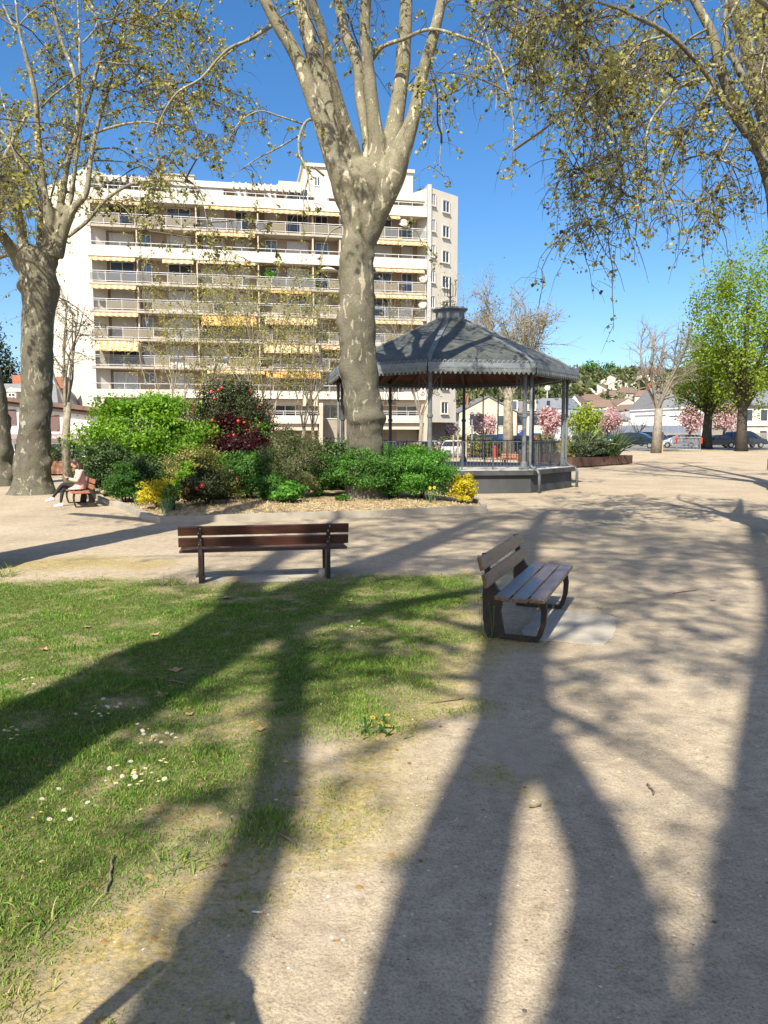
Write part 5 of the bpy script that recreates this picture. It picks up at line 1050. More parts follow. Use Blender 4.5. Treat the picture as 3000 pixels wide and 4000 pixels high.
# daffodils and irises: strap leaves with flower stalks
strap_m = lm('strap_leaf', (.06,.12,.06), (.10,.19,.09), (.16,.27,.12), trans=.25)
def strap_plant(name, label, cat, pos, n, h, w, seed, flowers=0, group=None, arch=.4, m=None, rad=.07):
    r = np.random.default_rng(seed); x, y = pos[0], pos[1]; z = pos[2] if len(pos) > 2 else bedz(x, y); t = thing(name, label, cat, (x, y, z), group=group); K = 6
    st = np.stack([r.normal(size=n)*rad, r.normal(size=n)*rad, np.full(n, -.02)], 1); d = np.stack([r.normal(size=n)*arch, r.normal(size=n)*arch, np.ones(n)], 1); L = h*(.6+.5*r.random(n))
    C = sprout(st, d, L, K, arch*1.3*r.random(n), .05, r); side = nrm(np.cross(C[:, -1]-C[:, 0], r.normal(size=(n, 3)))); ww = w*np.array([.8, 1, 1, .85, .6, .08])
    A = C-side[:, None]*ww[None, :, None]/2; B = C+side[:, None]*ww[None, :, None]/2; V = np.stack([A, B], 2).reshape(-1, 3); i = (np.arange(n)*K*2)[:, None]+np.arange(K-1)*2
    F = np.stack([i, i+1, i+3, i+2], -1).reshape(-1, 4); link('leaves', np_mesh('leaves', V, F, m or strap_m, tint=np.repeat(r.random(n), K*2)), t)
    for k in range(flowers):
        mb = MB(); e = Vector((r.normal()*.07, r.normal()*.05, h*(.9+.2*r.random()))); mb.tube([(0, 0, 0), e*.6, e], .006, 5); s_ = mb.obj('flower_stalk', stem_m, t, world=False); mb = MB(); od = Vector((r.normal()*.4, -1, .2)).normalized(); rot = od.to_track_quat('Z', 'Y').to_matrix()
        for i_ in range(6):
            a = i_*1.047; mb.add([e, e+rot @ Vector((.03*math.cos(a-.35), .03*math.sin(a-.35), .005)), e+rot @ Vector((.05*math.cos(a), .05*math.sin(a), 0)), e+rot @ Vector((.03*math.cos(a+.35), .03*math.sin(a+.35), .005))], [(0, 1, 2, 3)])
        mb.lathe(e, [(.012, 0), (.02, .03)], 8); f = mb.obj('flower_head', yel, s_, world=False)
    return t
strap_plant('daffodil', 'clump of daffodils with yellow flowers in front of the right green shrub', 'daffodil', at(930,1098), 16, .42, .018, 3, 2, arch=.14, rad=.04)
strap_plant('daffodil', 'clump of grey green strap leaves left of the golden shrub', 'daffodil', at(303,1098), 26, .42, .02, 4, 0, arch=.2)
strap_plant('daffodil', 'upright daffodil leaves in front of the golden shrub by the kerb', 'daffodil', at(360,1116), 18, .46, .018, 5, 0, arch=.2, rad=.05)
strap_plant('daffodil', 'small tuft of strap leaves beside the dwarf bush', 'daffodil', at(764,1100), 9, .22, .014, 6, 0, arch=.3, rad=.03)
x, y = GD(826, 1578)[:2]; strap_plant('dandelion_leaves', 'flat rosette of jagged dandelion leaves at the worn lawn edge', 'weed', (x, y, gnear(x, y)), 46, .14, .022, 8, 0, arch=1.3, m=lm('weed_leaf', (.03,.09,.015), (.06,.15,.03), (.10,.22,.05)))
for u, v, s, lab in ((840,1526,.07,'small dark green weed in the lawn above the dandelions'), (920,1480,.09,'pale weed tuft at the lawn corner near the right bench'), (372,1266,.22,'weed tuft with tall seed stalks left of the dark bench'), (1055,1378,.1,'leafy weed at the foot of the right bench'), (385,1868,.12,'bright grass tuft at the bare lawn corner'), (60,2010,.14,'dark grass tuft at the lower lawn corner'), (18,1245,.3,'dark tuft of weeds at the path edge by the tree')):
    x, y = GD(u, v)[:2]; strap_plant('grass_tuft', lab, 'weed', (x, y, gnear(x, y)), 70, s, .006, int(u), 0, arch=.7, rad=.07, m=grass_mat)
for k, (u, v, h) in enumerate([(1038,1378,.42),(1062,1382,.38)]):
    x, y = GD(u, v)[:2]; mb = MB(); b = Vector((x, y, gnear(x, y))); 
    for j in range(3): e = b+Vector((random.uniform(-.06, .06), random.uniform(-.03, .03), h*random.uniform(.8, 1.05))); mb.tube([b, b.lerp(e, .5)+Vector((.01, 0, 0)), e], .002, 4); mb.ball(e, .008, 6, 4)
    tag(mb.obj('seed_stalk', stem_m), ('thin weed stalks against the near frame of the right bench', 'thin weed stalks just inside the near frame of the right bench')[k], 'weed')
# ================================================================== BENCHES
red_wood = mat('red_brown_wood', (.085, .032, .02), (.042, .018, .013), scale=3, stretch=(1, 6, 6), rough=.45, spec=.45, bump=.15)
tan_wood = mat('weathered_wood', (.145, .083, .046), (.082, .047, .028), scale=3.2, stretch=(1, 7, 7), rough=.27, spec=.6, bump=.2, lo=.4, hi=.62)
orange_wood = mat('orange_brown_wood', (.34, .14, .075), (.25, .10, .055), scale=3, stretch=(1, 6, 6), rough=.5)
cast = mat('black_cast_iron', (.022, .018, .016), (.045, .03, .022), scale=9, rough=.55, bump=.2)
def bench(label, loc, rz, L, sc, wood, inset=.27, group='park benches'):
    """local x along the bench, +y the side one sits facing"""
    t = thing('park_bench', label, 'bench', tuple(loc), rz, group); k = sc
    for i, (y, z) in enumerate(((.115, .405), (.265, .40), (.415, .405))):
        mb = MB(); M = Matrix.Translation((0, y*k, z*k)) @ Matrix.Rotation((-.10, -.04, .02)[i], 4, 'X'); mb.M = M; mb.box((0, 0, 0), (L, .128*k, .038*k)); mb.obj('seat_slat', wood, t, world=False, bevel=.006)
    for y, z in ((-.035, .545), (-.075, .695)):
        mb = MB(); mb.M = Matrix.Translation((0, y*k, z*k)) @ Matrix.Rotation(.27, 4, 'X'); mb.box((0, 0, 0), (L, .036*k, .122*k)); mb.obj('backrest_slat', wood, t, world=False, bevel=.006)
    for s in (-1, 1):
        x = s*(L/2-inset); mb = MB(); w = .05*k
        pl = [(-.07, .0), (.10, 0), (.085, .10), (.06, .24), (.075, .33), (.12, .372), (.47, .372), (.47, .384), (.11, .388), (.03, .44), (-.015, .52), (-.08, .76), (-.115, .755), (-.085, .56), (-.105, .38), (-.095, .15)]
        mb.prism([(x-w/2, a*k, b*k) for a, b in pl], (w, 0, 0))
        fl = [(.40, .372), (.455, .372), (.47, .28), (.462, .16), (.43, .05), (.40, .0), (.36, 0), (.385, .05), (.415, .16), (.42, .27)]
        mb.prism([(x-w/2, a*k, b*k) for a, b in fl], (w, 0, 0)); mb.prism([(x-w/2-.005, .09*k, .0), (x-w/2-.005, .40*k, .0), (x-w/2-.005, .41*k, .035*k), (x-w/2-.005, .09*k, .035*k)], (w+.01, 0, 0))
        f = mb.obj('cast_iron_frame', cast, t, world=False)
        b = MB()
        for y, z in ((-.105, .545), (-.143, .695)): 
            for q in (-.03, .03): b.lathe((x+q*.4, y*k-.004, (z+q)*k), [(.009, 0), (.009, .012)], 6)
        b.obj('bolt', MT['alloy'], f, world=False)
    return t
# dark bench seen from behind
a, b = GD(438*1.0, 1258), GD(705, 1249); c = (a+b)/2; rz = math.atan2(b.y-a.y, b.x-a.x); L1 = (GD(743.5, 1249)-GD(385, 1258)).length*1.015
bench('dark red brown wooden bench with its back turned, standing at the far lawn edge', (c.x, c.y, gnear(c.x, c.y)), rz, L1, 1.0, red_wood)
# weathered bench on the right: axis runs away from us, faces right
f0, f1 = G(2120, 2506), G(2201, 2384); ax = (f1-f0).normalized(); nr = Vector((ax.y, -ax.x, 0)); c = (f0+f1)/2-nr*.45
bench('weathered brown bench facing right on a concrete pad, seen from its end', (c.x, c.y, gnear(c.x, c.y)), math.atan2(-ax.y, -ax.x), 1.95, 1.05, tan_wood, inset=.25)
mb = MB(); cc = (f0+f1)/2+nr*.12; z = gnear(cc.x, cc.y)
M = Matrix.Translation((cc.x, cc.y, 0)) @ Matrix.Rotation(math.atan2(ax.y, ax.x), 4, 'Z'); mb.M = M
out = [(a_*(1+.035*math.sin(k*2.3)+.03*math.sin(k*5.1)), b_*(1+.03*math.cos(k*1.9)+.03*math.sin(k*3.7))) for k, (a_, b_) in enumerate([(.64*math.copysign(abs(math.cos(q))**.38, math.cos(q)), .42*math.copysign(abs(math.sin(q))**.38, math.sin(q))-.05) for q in np.linspace(0, 2*math.pi, 33)[:-1]])]
mb.prism([(x, y, gnear(cc.x, cc.y)-.035) for x, y in out], (0, 0, .045)); tag(mb.obj('concrete_pad', mat('pad_concrete', (.40, .365, .30), (.34, .305, .245), scale=3, bump=.3, rough=.95)), kind='structure')
c2 = GD(572, 1253); mb = MB(); mb.box((c2.x, c2.y+.22, gnear(c2.x, c2.y+.2)-.012), (1.95, .62, .04), rz); tag(mb.obj('concrete_pad', bpy.data.materials['pad_concrete']), kind='structure')
mb = MB(); q = GD(697, 1246); mb.ball((q.x, q.y, gnear(q.x, q.y)+.05), .085, 9, 7, sc=(.8, .7, .9)); mb.ball((q.x+.1, q.y-.03, gnear(q.x, q.y)+.02), .06, 8, 6, sc=(1.1, .8, .6)); tag(mb.obj('footing_lump', conc, smooth=True), 'lump of old concrete at the right foot of the dark bench', 'concrete lump')
# the woman's bench
g0, g1 = G(301, 1987), G(262, 1963); ax = (g1-g0).normalized(); nw = Vector((-abs(ax.y), -abs(ax.x), 0)).normalized(); nw = Vector((-ax.y, ax.x, 0)); 
if nw.x > 0: nw = -nw
wc = (g0+g1)/2-nw*.40; wrz = math.atan2(nw.y, nw.x)-math.pi/2
bench('orange brown bench with a seated woman beside the shrub bed', (wc.x, wc.y, 0), wrz, 1.9, .98, orange_wood, inset=.2)
# further benches on the square
for u, v, rr, lab in ((2010, 1846, 2.6, 'plain dark bench seen through the bandstand railings'),):
    p = G(u, 1822); p.z = gzf(p.x, p.y); bench(lab, tuple(p), rr, 1.8, .95, orange_wood)
# ================================================================== SEATED WOMAN
def skin_body(name, joints, edges, mats, parent, sub=2, root=0):
    me = bpy.data.meshes.new(name); me.from_pydata([j[0] for j in joints], edges, []); 
    for m in mats: me.materials.append(m)
    o = link(name, me, parent); sk = o.modifiers.new('skin', 'SKIN'); sk.use_smooth_shade = True
    for i, j in enumerate(joints): me.skin_vertices[0].data[i].radius = (j[1], j[1] if len(j) < 3 else j[2])
    me.skin_vertices[0].data[root].use_root = True
    ss = o.modifiers.new('sub', 'SUBSURF'); ss.levels = ss.render_levels = sub; return o
skin_m = mat('skin', (.62, .39, .29), (.56, .34, .25), scale=6, rough=.55); coat_m = mat('pale_pink_coat', (.60, .40, .33), (.50, .33, .27), scale=5, rough=.9, bump=.2)
black_c = mat('black_trousers', (.016, .017, .02), (.028, .028, .032), scale=8, rough=.85); hair_m = mat('brown_hair', (.075, .038, .022), (.04, .02, .013), scale=8, stretch=(6, 6, 1), rough=.45, spec=.5); shoe_m = mat('white_trainer', (.78, .78, .77), (.7, .7, .7), scale=8, rough=.5)
wo = wc+nw*.16-ax*.12*(-1); wo = wc+nw*.17+ax*(-.12)
pw = thing('person', 'woman in a pale pink coat and black trousers sitting cross legged looking at her phone', 'person', (wo.x, wo.y, 0), wrz)
# local frame: +y faces forward, x to her right; metres
hip = (0, .03, .50)
J = [((0, .02, .50), .125, .10), ((0, .0, .64), .105, .085), ((0, -.015, .80), .115, .085), ((0, .02, .94), .085, .065), ((0, .05, 1.0), .042, .042), ((0, .075, 1.05), .045, .045),   # pelvis..neck 0-5
     ((.085, .06, .485), .08, .08), ((.06, .43, .50), .058, .058), ((.02, .49, .26), .05, .05), ((-.0, .52, .085), .032, .032),        # right leg under: 6-9
     ((-.085, .06, .50), .08, .08), ((.02, .44, .60), .06, .06), ((.10, .62, .36), .048, .048), ((.13, .70, .22), .033, .033),           # left leg crossed over: 10-13
     ((.155, .02, .905), .052, .052), ((.20, .10, .68), .04, .04), ((.07, .30, .74), .028, .028), ((.05, .345, .765), .024, .016),          # right arm 14-17
     ((-.155, .02, .905), .052, .052), ((-.20, .10, .68), .04, .04), ((-.05, .30, .73), .028, .028), ((-.02, .345, .755), .024, .016),      # left arm 18-21
     ((.05, .56, .045), .034, .024), ((.16, .755, .215), .034, .024)]
Ed = [(0,1),(1,2),(2,3),(3,4),(4,5),(0,6),(6,7),(7,8),(8,9),(0,10),(10,11),(11,12),(12,13),(3,14),(14,15),(15,16),(16,17),(3,18),(18,19),(19,20),(20,21)]
body = skin_body('body', J[:22], Ed, [black_c], pw)
hd = MB(); hc = Vector((0, .115, 1.135)); rot = Matrix.Rotation(-.45, 4, 'X')
hd.M = Matrix.Translation(hc) @ rot
hd.ball((0, 0, .01), .098, 16, 12, sc=(.80, .98, 1.12)); hd.ball((0, .035, -.055), .062, 12, 8, sc=(.85, .9, .8)); hd.prism([(-.012, .09, -.012), (.012, .09, -.012), (.004, .092, .035), (-.004, .092, .035)], (0, .02, -.006)); hd.box((0, .085, -.052), (.04, .02, .008))
for sx in (-1, 1): hd.ball((sx*.078, -.005, -.005), .02, 6, 5, sc=(.4, .8, 1.2))
head = hd.obj('head', skin_m, pw, smooth=True, world=False)
ey = MB(); ey.M = hd.M
for sx in (-1, 1): ey.ball((sx*.033, .083, .018), .011, 8, 6); ey.box((sx*.034, .091, .038), (.03, .006, .006))
ey.obj('eyes', MT['black_metal'], head, world=False)
hm = MB(); hm.M = hd.M; hm.ball((0, -.02, .03), .108, 16, 10, sc=(.86, 1.0, 1.06))
hair = hm.obj('hair', hair_m, pw, smooth=True, world=False); hm = MB()
for k in range(26):
    a = -2.75+2.36*k/25*1.0; a = math.pi*(1.08+.84*k/25) ; rx, ry = .088, .10
    if True:
        p0 = hc+Vector((rx*math.cos(a), ry*math.sin(a)-.015, .04)); p1 = p0+Vector((.012*math.cos(a), -.03+.02*math.sin(a), -.16)); p2 = p1+Vector((.02*math.cos(a), -.03+.01*random.random(), -.17)); p3 = p2+Vector((random.uniform(-.02, .02), -.005, -.10))
        hm.tube([p0, p1, p2, p3], [.024, .026, .022, .006], 6)
hm.obj('long_hair', hair_m, hair, smooth=True, world=False)
# coat: torso shell, skirt of the coat over the lap and sleeves
ct = MB(); ring = lambda z, y, rx, ry: [(rx*math.cos(a), y+ry*math.sin(a), z) for a in np.linspace(0, 2*math.pi, 17)[:-1]]
rows = [ring(.455, .10, .215, .235), ring(.52, .06, .20, .20), ring(.62, .01, .165, .145), ring(.74, -.01, .16, .125), ring(.86, .005, .175, .12), ring(.93, .02, .15, .105), ring(.985, .04, .075, .07)]
vs = [p for r_ in rows for p in r_]; ct.add(vs, [(k*16+i, k*16+(i+1) % 16, (k+1)*16+(i+1) % 16, (k+1)*16+i) for k in range(6) for i in range(16)])
for sx in (1, -1): ct.tube([(sx*.15, .015, .925), (sx*.205, .06, .79), (sx*.215, .11, .685), (sx*.14, .21, .70), (sx*.075, .285, .73)], [.068, .062, .055, .048, .04], 10)
ct.prism([(.19, .05, .46), (.2, .2, .46), (.195, -.1, .46), (.21, -.13, .36), (.21, .2, .34)], (.012, 0, 0)); ct.ball((0, .01, .93), .165, 12, 8, sc=(1, .72, .42))
coat = ct.obj('coat', coat_m, pw, smooth=True, world=False)
for nm, base, d_, thick in (('hand', (.055, .315, .755), 1, 1), ('hand', (-.04, .315, .745), -1, 1)):
    Jh = [(Vector(base), .026, .016), (Vector(base)+Vector((-.01*d_, .035, .012)), .03, .014)]; Eh = [(0, 1)]
    for fi in range(4):
        o_ = Vector(((.021-.014*fi)*d_, .06-.004*abs(fi-1), .02)); Jh.append((Vector(base)+o_, .008)); Jh.append((Vector(base)+o_+Vector((-.012*d_, .018, .018)), .0075)); Jh.append((Vector(base)+o_+Vector((-.03*d_, .012-.003*fi, .026)), .0065)); i = 2+3*fi; Eh += [(1, i), (i, i+1), (i+1, i+2)]
    Jh += [(Vector(base)+Vector((-.028*d_, .02, .02)), .009), (Vector(base)+Vector((-.034*d_, .045, .036)), .0075)]; Eh += [(0, 14), (14, 15)]
    skin_body(nm, [(tuple(j[0]),)+tuple(j[1:]) for j in Jh], Eh, [skin_m], pw, 1)
for nm, p, d_ in (('trainer', Vector((.0, .53, .0)), Vector((.05, 1, -.0))), ('trainer', Vector((.135, .72, .155)), Vector((.2, 1, -.12)))):
    d_ = d_.normalized(); sd_ = d_.cross(Vector((0, 0, 1))).normalized(); upv = sd_.cross(d_); s = MB(); Mx = Matrix((sd_, d_, upv)).transposed().to_4x4(); Mx.translation = p; s.M = Mx
    rows = [(-.075, .028, .085), (-.05, .036, .095), (.0, .036, .085), (.05, .038, .062), (.10, .042, .048), (.14, .036, .04), (.165, .016, .03)]
    vs = [];
    for y_, w_, h_ in rows: vs += [(-w_, y_, 0), (w_, y_, 0), (w_*.95, y_, h_*.5), (w_*.55, y_, h_), (-w_*.55, y_, h_), (-w_*.95, y_, h_*.5)]
    s.add(vs, [(k*6+i, k*6+(i+1) % 6, k*6+6+(i+1) % 6, k*6+6+i) for k in range(6) for i in range(6)]+[(5, 4, 3, 2, 1, 0), (36, 37, 38, 39, 40, 41)]); s.obj(nm, shoe_m, pw, smooth=True, world=False, bevel=0)
ph = thing('mobile_phone', 'white phone held in both hands by the seated woman', 'phone', (wo.x, wo.y, 0), wrz); mb = MB(); mb.M = Matrix.Translation((.008, .385, .80)) @ Matrix.Rotation(-.6, 4, 'X'); mb.box((0, 0, 0), (.068, .009, .14)); mb.obj('case', MT['white_metal'], ph, world=False, bevel=.004)
mb = MB(); mb.M = Matrix.Translation((.008, .385, .80)) @ Matrix.Rotation(-.6, 4, 'X'); mb.box((0, -.0062, 0), (.06, .003, .128)); mb.obj('screen', MT['black_metal'], ph, world=False)

# ================================================================== BYSTANDER beside the viewpoint, whose shadow falls on the near lawn
bx = thing('person', 'standing person in dark clothes whose shadow falls on the near lawn corner', 'person', (-1.02, .93, 0), .12)
navy = mat('navy_jacket', (.03, .035, .055), (.045, .05, .07), scale=9, rough=.9)
J = [((0, 0, .90), .135, .10), ((0, 0, 1.05), .12, .09), ((0, 0, 1.22), .14, .10), ((0, 0, 1.36), .10, .075), ((0, .01, 1.43), .048, .048), ((0, .02, 1.48), .05, .05),
     ((.09, 0, .86), .09, .09), ((.10, .02, .47), .06, .06), ((.10, -.02, .09), .042, .042), ((-.09, 0, .86), .09, .09), ((-.10, .02, .47), .06, .06), ((-.10, -.02, .09), .042, .042),
     ((.17, 0, 1.34), .055, .055), ((.27, .16, 1.20), .043, .043), ((.10, .33, 1.42), .03, .03), ((-.17, 0, 1.34), .055, .055), ((-.36, .12, 1.34), .045, .045), ((-.20, .32, 1.52), .03, .03)]
skin_body('body', J, [(0,1),(1,2),(2,3),(3,4),(4,5),(0,6),(6,7),(7,8),(0,9),(9,10),(10,11),(3,12),(12,13),(13,14),(3,15),(15,16),(16,17)], [navy], bx)
h2 = MB(); h2.M = Matrix.Translation((0, .03, 1.575)); h2.ball((0, 0, .01), .098, 16, 12, sc=(.80, .98, 1.14)); h2.ball((0, .035, -.055), .062, 12, 8, sc=(.85, .9, .8)); h2.prism([(-.012, .09, -.012), (.012, .09, -.012), (.004, .092, .035), (-.004, .092, .035)], (0, .02, -.006)); h2.box((0, .085, -.052), (.04, .02, .008))
for sx in (-1, 1): h2.ball((sx*.078, -.005, -.005), .02, 6, 5, sc=(.4, .8, 1.2))
hd2 = h2.obj('head', skin_m, bx, smooth=True, world=False); h2 = MB(); h2.M = Matrix.Translation((0, .03, 1.575))
for sx in (-1, 1): h2.ball((sx*.033, .083, .018), .011, 8, 6)
h2.obj('eyes', MT['black_metal'], hd2, world=False); h2 = MB(); h2.M = Matrix.Translation((0, .015, 1.61)); h2.ball((0, 0, 0), .106, 16, 10, sc=(.86, 1.0, .95)); h2.obj('hair', hair_m, bx, smooth=True, world=False)
for base, d_ in (((.09, .35, 1.44), 1), ((-.18, .345, 1.545), -1)):
    b = Vector(base); Jh = [(tuple(b), .026, .016), (tuple(b+Vector((-.012*d_, .04, .03))), .03, .014)]; Eh = [(0, 1)]
    for fi in range(4):
        o_ = b+Vector(((.020-.014*fi)*d_, .066-.004*abs(fi-1), .05)); i = len(Jh); Jh += [(tuple(o_), .008), (tuple(o_+Vector((-.012*d_, .02, .02))), .0075), (tuple(o_+Vector((-.03*d_, .014-.003*fi, .03))), .0065)]; Eh += [(1, i), (i, i+1), (i+1, i+2)]
    i = len(Jh); Jh += [(tuple(b+Vector((-.028*d_, .02, .035))), .009), (tuple(b+Vector((-.036*d_, .045, .055))), .0075)]; Eh += [(0, i), (i, i+1)]
    skin_body('hand', Jh, Eh, [skin_m], bx, 1)
for sx in (-1, 1):
    s = MB(); s.M = Matrix.Translation((sx*.10, .0, 0)); rows = [(-.09, .03, .09), (-.05, .038, .10), (.0, .038, .09), (.06, .042, .065), (.12, .045, .05), (.16, .036, .042), (.185, .016, .03)]; vs = []
    for y_, w_, h_ in rows: vs += [(-w_, y_, 0), (w_, y_, 0), (w_*.95, y_, h_*.5), (w_*.55, y_, h_), (-w_*.55, y_, h_), (-w_*.95, y_, h_*.5)]
    s.add(vs, [(k*6+i, k*6+(i+1) % 6, k*6+6+(i+1) % 6, k*6+6+i) for k in range(6) for i in range(6)]+[(5, 4, 3, 2, 1, 0), (36, 37, 38, 39, 40, 41)]); s.obj('shoe', MT['black_metal'], bx, smooth=True, world=False)
p2 = thing('mobile_phone', 'phone held up by the person beside the viewpoint', 'phone', (-1.02, .93, 0), .12); mb = MB(); mb.box((-.05, .43, 1.56), (.16, .01, .078)); mb.obj('case', MT['black_metal'], p2, world=False, bevel=.004); mb = MB(); mb.box((-.05, .423, 1.56), (.148, .003, .07)); mb.obj('screen', MT['glass'], p2, world=False)
# ================================================================== BACKGROUND
def text_obj(body, size, loc, rot, m, parent, ext=.01, shear=0):
    cu = bpy.data.curves.new('lettering', 'FONT'); cu.body = body; cu.size = size; cu.extrude = ext; cu.align_x = 'LEFT'; cu.shear = shear
    o = bpy.data.objects.new('lettering', cu); COL.objects.link(o); dg = bpy.context.evaluated_depsgraph_get(); me = bpy.data.meshes.new_from_object(o.evaluated_get(dg)); bpy.data.objects.remove(o)
    me.materials.append(m); me.transform(Matrix.Translation(loc) @ rot.to_4x4() if not isinstance(rot, Matrix) else Matrix.Translation(loc) @ rot)
    o0 = ORG.get(parent.name, Vector()); me.transform(Matrix.Translation(-o0)); return link('lettering', me, parent)
slate_r = mat('grey_slate', (.13, .135, .145), (.19, .19, .19), scale=3, stretch=(1, 1, 4), rough=.7)
tile_r = mat('brown_tiles', (.19, .13, .10), (.13, .09, .07), scale=2, rough=.9); brown_wood = mat('brown_fascia', (.17, .10, .07), (.12, .07, .05), scale=4)
white_paint = mat('white_paint', (.78, .77, .73), (.7, .69, .66), scale=2); brick_r = mat('red_brick', (.36, .13, .07), (.27, .10, .06), scale=5)
stone_w = mat('pale_stone', (.60, .53, .41), (.47, .41, .31), scale=1.1, rough=.95); beige_w = mat('beige_render', (.62, .55, .44), (.56, .49, .39), scale=.6); grey_clad = mat('grey_cladding', (.40, .43, .47), (.33, .36, .40), scale=1.0, stretch=(8, 8, .3), rough=.5)
awn_brown = mat('mauve_awning', (.30, .215, .22), (.24, .17, .175), scale=4)
# ---- corner café, left
YS = 58.0
def sx_(u): return (u-1500)/3000*YS
zb = gzf(-25, 58)-.2
cafe = thing('cafe_building', 'white rendered café with brown roof edge and mauve shop awning behind the young tree', 'café', (sx_(250), YS+3, zb))
zl, zr_ = P(0, 1545, YS).z, P(430, 1597, YS).z; xl, xr = sx_(-60), sx_(420)
mb = MB(); mb.prism([(xl, YS, zb), (xr, YS, zb), (xr, YS, zr_-.25), (xl, YS, zl-.15)], (0, 7, 0)); mb.obj('wall', white_paint, cafe)
mb = MB(); mb.prism([(xl-.3, YS-.55, zl+.12), (xr+.35, YS-.55, zr_-.05), (xr+.35, YS-.55, zr_-.32), (xl-.3, YS-.55, zl-.15)], (0, 7.8, 0)); rf = mb.obj('roof', brown_wood, cafe)
mb = MB(); mb.prism([(xl-.2, YS-.4, zl-.16), (xr+.1, YS-.4, zr_-.33), (xr+.1, YS-.4, zr_-.62), (xl-.2, YS-.4, zl-.5)], (0, .38, 0)); mb.obj('eave_shade_strip', mat('painted_eave_shade', (.05, .035, .03)), rf)  # dark strip standing in for the shade under the eave
mb = MB(); px = sx_(395); mb.tube([(px, YS+.3, zr_-.1), (px, YS+.3, zr_+.45)], .09, 8); mb.lathe((px, YS+.3, zr_+.45), [(.16, 0), (.16, .08)], 8); mb.box((px, YS+.3, zr_+.0), (.5, .4, .14)); mb.obj('chimney', white_paint, rf)
def cwin(parent, u0, u1, v0, v1, y, m, name='window', fr=.06, frm=None, depth=.1):
    x0, x1 = (u0-1500)/3000*y, (u1-1500)/3000*y; z1, z0 = P((u0+u1)/2, v0, y).z, P((u0+u1)/2, v1, y).z; mb = MB()
    for a, b, c, d in ((x0, x1, z0, z0+fr), (x0, x1, z1-fr, z1), (x0, x0+fr, z0+fr, z1-fr), (x1-fr, x1, z0+fr, z1-fr)): mb.box(((a+b)/2, y-.04, (c+d)/2), (b-a, depth, d-c))
    f = mb.obj(name, frm or white_paint, parent); mb = MB(); mb.box(((x0+x1)/2, y-.015, (z0+z1)/2), (x1-x0-.02, .06, z1-z0-.02)); mb.obj('pane', m, f); return f
shut_b = mat('brown_shutter', (.155, .095, .085), (.11, .07, .065), scale=4, stretch=(1, 1, 10))
cwin(cafe, 175, 241, 1622, 1682, YS, shut_b, frm=brown_wood); cwin(cafe, 20, 75, 1600, 1660, YS, shut_b, frm=brown_wood)
cwin(cafe, 196, 258, 1730, 1800, YS, MT['glass'], 'shop_window', .08); cwin(cafe, 300, 328, 1735, 1800, YS, MT['glass'], 'door'); cwin(cafe, 335, 420, 1735, 1795, YS, MT['glass'], 'shop_window', .08); cwin(cafe, 60, 110, 1730, 1800, YS, MT['glass'], 'shop_window', .08)
x0, x1 = sx_(40), sx_(405); z1, z0 = P(250, 1699, YS).z, P(250, 1716, YS).z; mb = MB()
mb.add([(x0, YS-.1, z1+.1), (x1, YS-.1, z1+.1), (x1, YS-.75, z1-.02), (x0, YS-.75, z1-.02)], [(0, 1, 2, 3)]); n = 44
for i in range(n):
    a, b = x0+(x1-x0)*i/n, x0+(x1-x0)*(i+1)/n; mb.add([(a, YS-.75, z1-.02), (b, YS-.75, z1-.02), (b, YS-.76, z0+.06), ((a+b)/2, YS-.76, z0), (a, YS-.76, z0+.06)], [(0, 1, 2, 3, 4)])
aw = mb.obj('shop_awning', awn_brown, cafe); s_ = aw.modifiers.new('c', 'SOLIDIFY'); s_.thickness = .02
rx = Matrix.Rotation(math.pi/2, 4, 'X')
text_obj('Au Coq Gourmand', .27, Vector((sx_(226), YS-.79, P(226, 1712, YS).z)), rx, white_paint, aw, shear=.25); text_obj('OR', .2, Vector((sx_(185), YS-.79, P(190, 1712, YS).z)), rx, white_paint, aw)
c0 = Vector((sx_(200), YS-.14, P(200, 1792, YS).z))
for k, ch in enumerate('CAQUET'):
    a = R(80-k*11.5); rr = .95; text_obj(ch, .2, c0+Vector((rr*math.cos(a)*.95, 0, rr*math.sin(a))), Matrix.Rotation(0, 4, 'Z') @ Matrix.Rotation(math.pi/2, 4, 'X') @ Matrix.Rotation(a-math.pi/2, 4, 'Z'), white_paint, cafe)
# ---- slate roofed house behind it with a dormer
YH = 66.0
def hx(u, y=YH): return (u-1500)/3000*y
hb = thing('slate_house', 'old house with a grey slate roof, white dormer window and brick chimney behind the café', 'house', (hx(100), YH+3, -1))
zt, ze = P(100, 1492, YH).z, P(100, 1590, YH).z
mb = MB(); mb.box((hx(110), YH+3.2, (ze-1)/2-.5), (hx(235)-hx(-60), 6, ze+1)); mb.obj('wall', beige_w, hb)
mb = MB(); xa, xb = hx(-80), hx(245); mb.add([(xa, YH-.3, ze), (xb, YH-.3, ze), (xb-1.2, YH+2.2, zt), (xa+1.2, YH+2.2, zt), (xa, YH+6.6, ze), (xb, YH+6.6, ze), (xa+1.2, YH+4.2, zt), (xb-1.2, YH+4.2, zt)], [(0,1,2,3),(4,6,7,5),(3,2,7,6),(1,5,7,2),(0,3,6,4),(0,4,5,1)]); rf = mb.obj('roof', slate_r, hb)
mb = MB(); d0, d1 = hx(42), hx(82); z0, z1 = P(60, 1580, YH).z, P(60, 1530, YH).z; mb.box(((d0+d1)/2, YH+.6, (z0+z1)/2), (d1-d0, 1.4, z1-z0)); mb.prism([(d0-.12, YH-.25, z1), (d1+.12, YH-.25, z1), ((d0+d1)/2, YH-.25, z1+.35)], (0, 2.2, 0)); dm = mb.obj('dormer', beige_w, hb)
w = cwin(dm, 47, 77, 1535, 1578, YH-.12, MT['glass']); mb = MB(); 
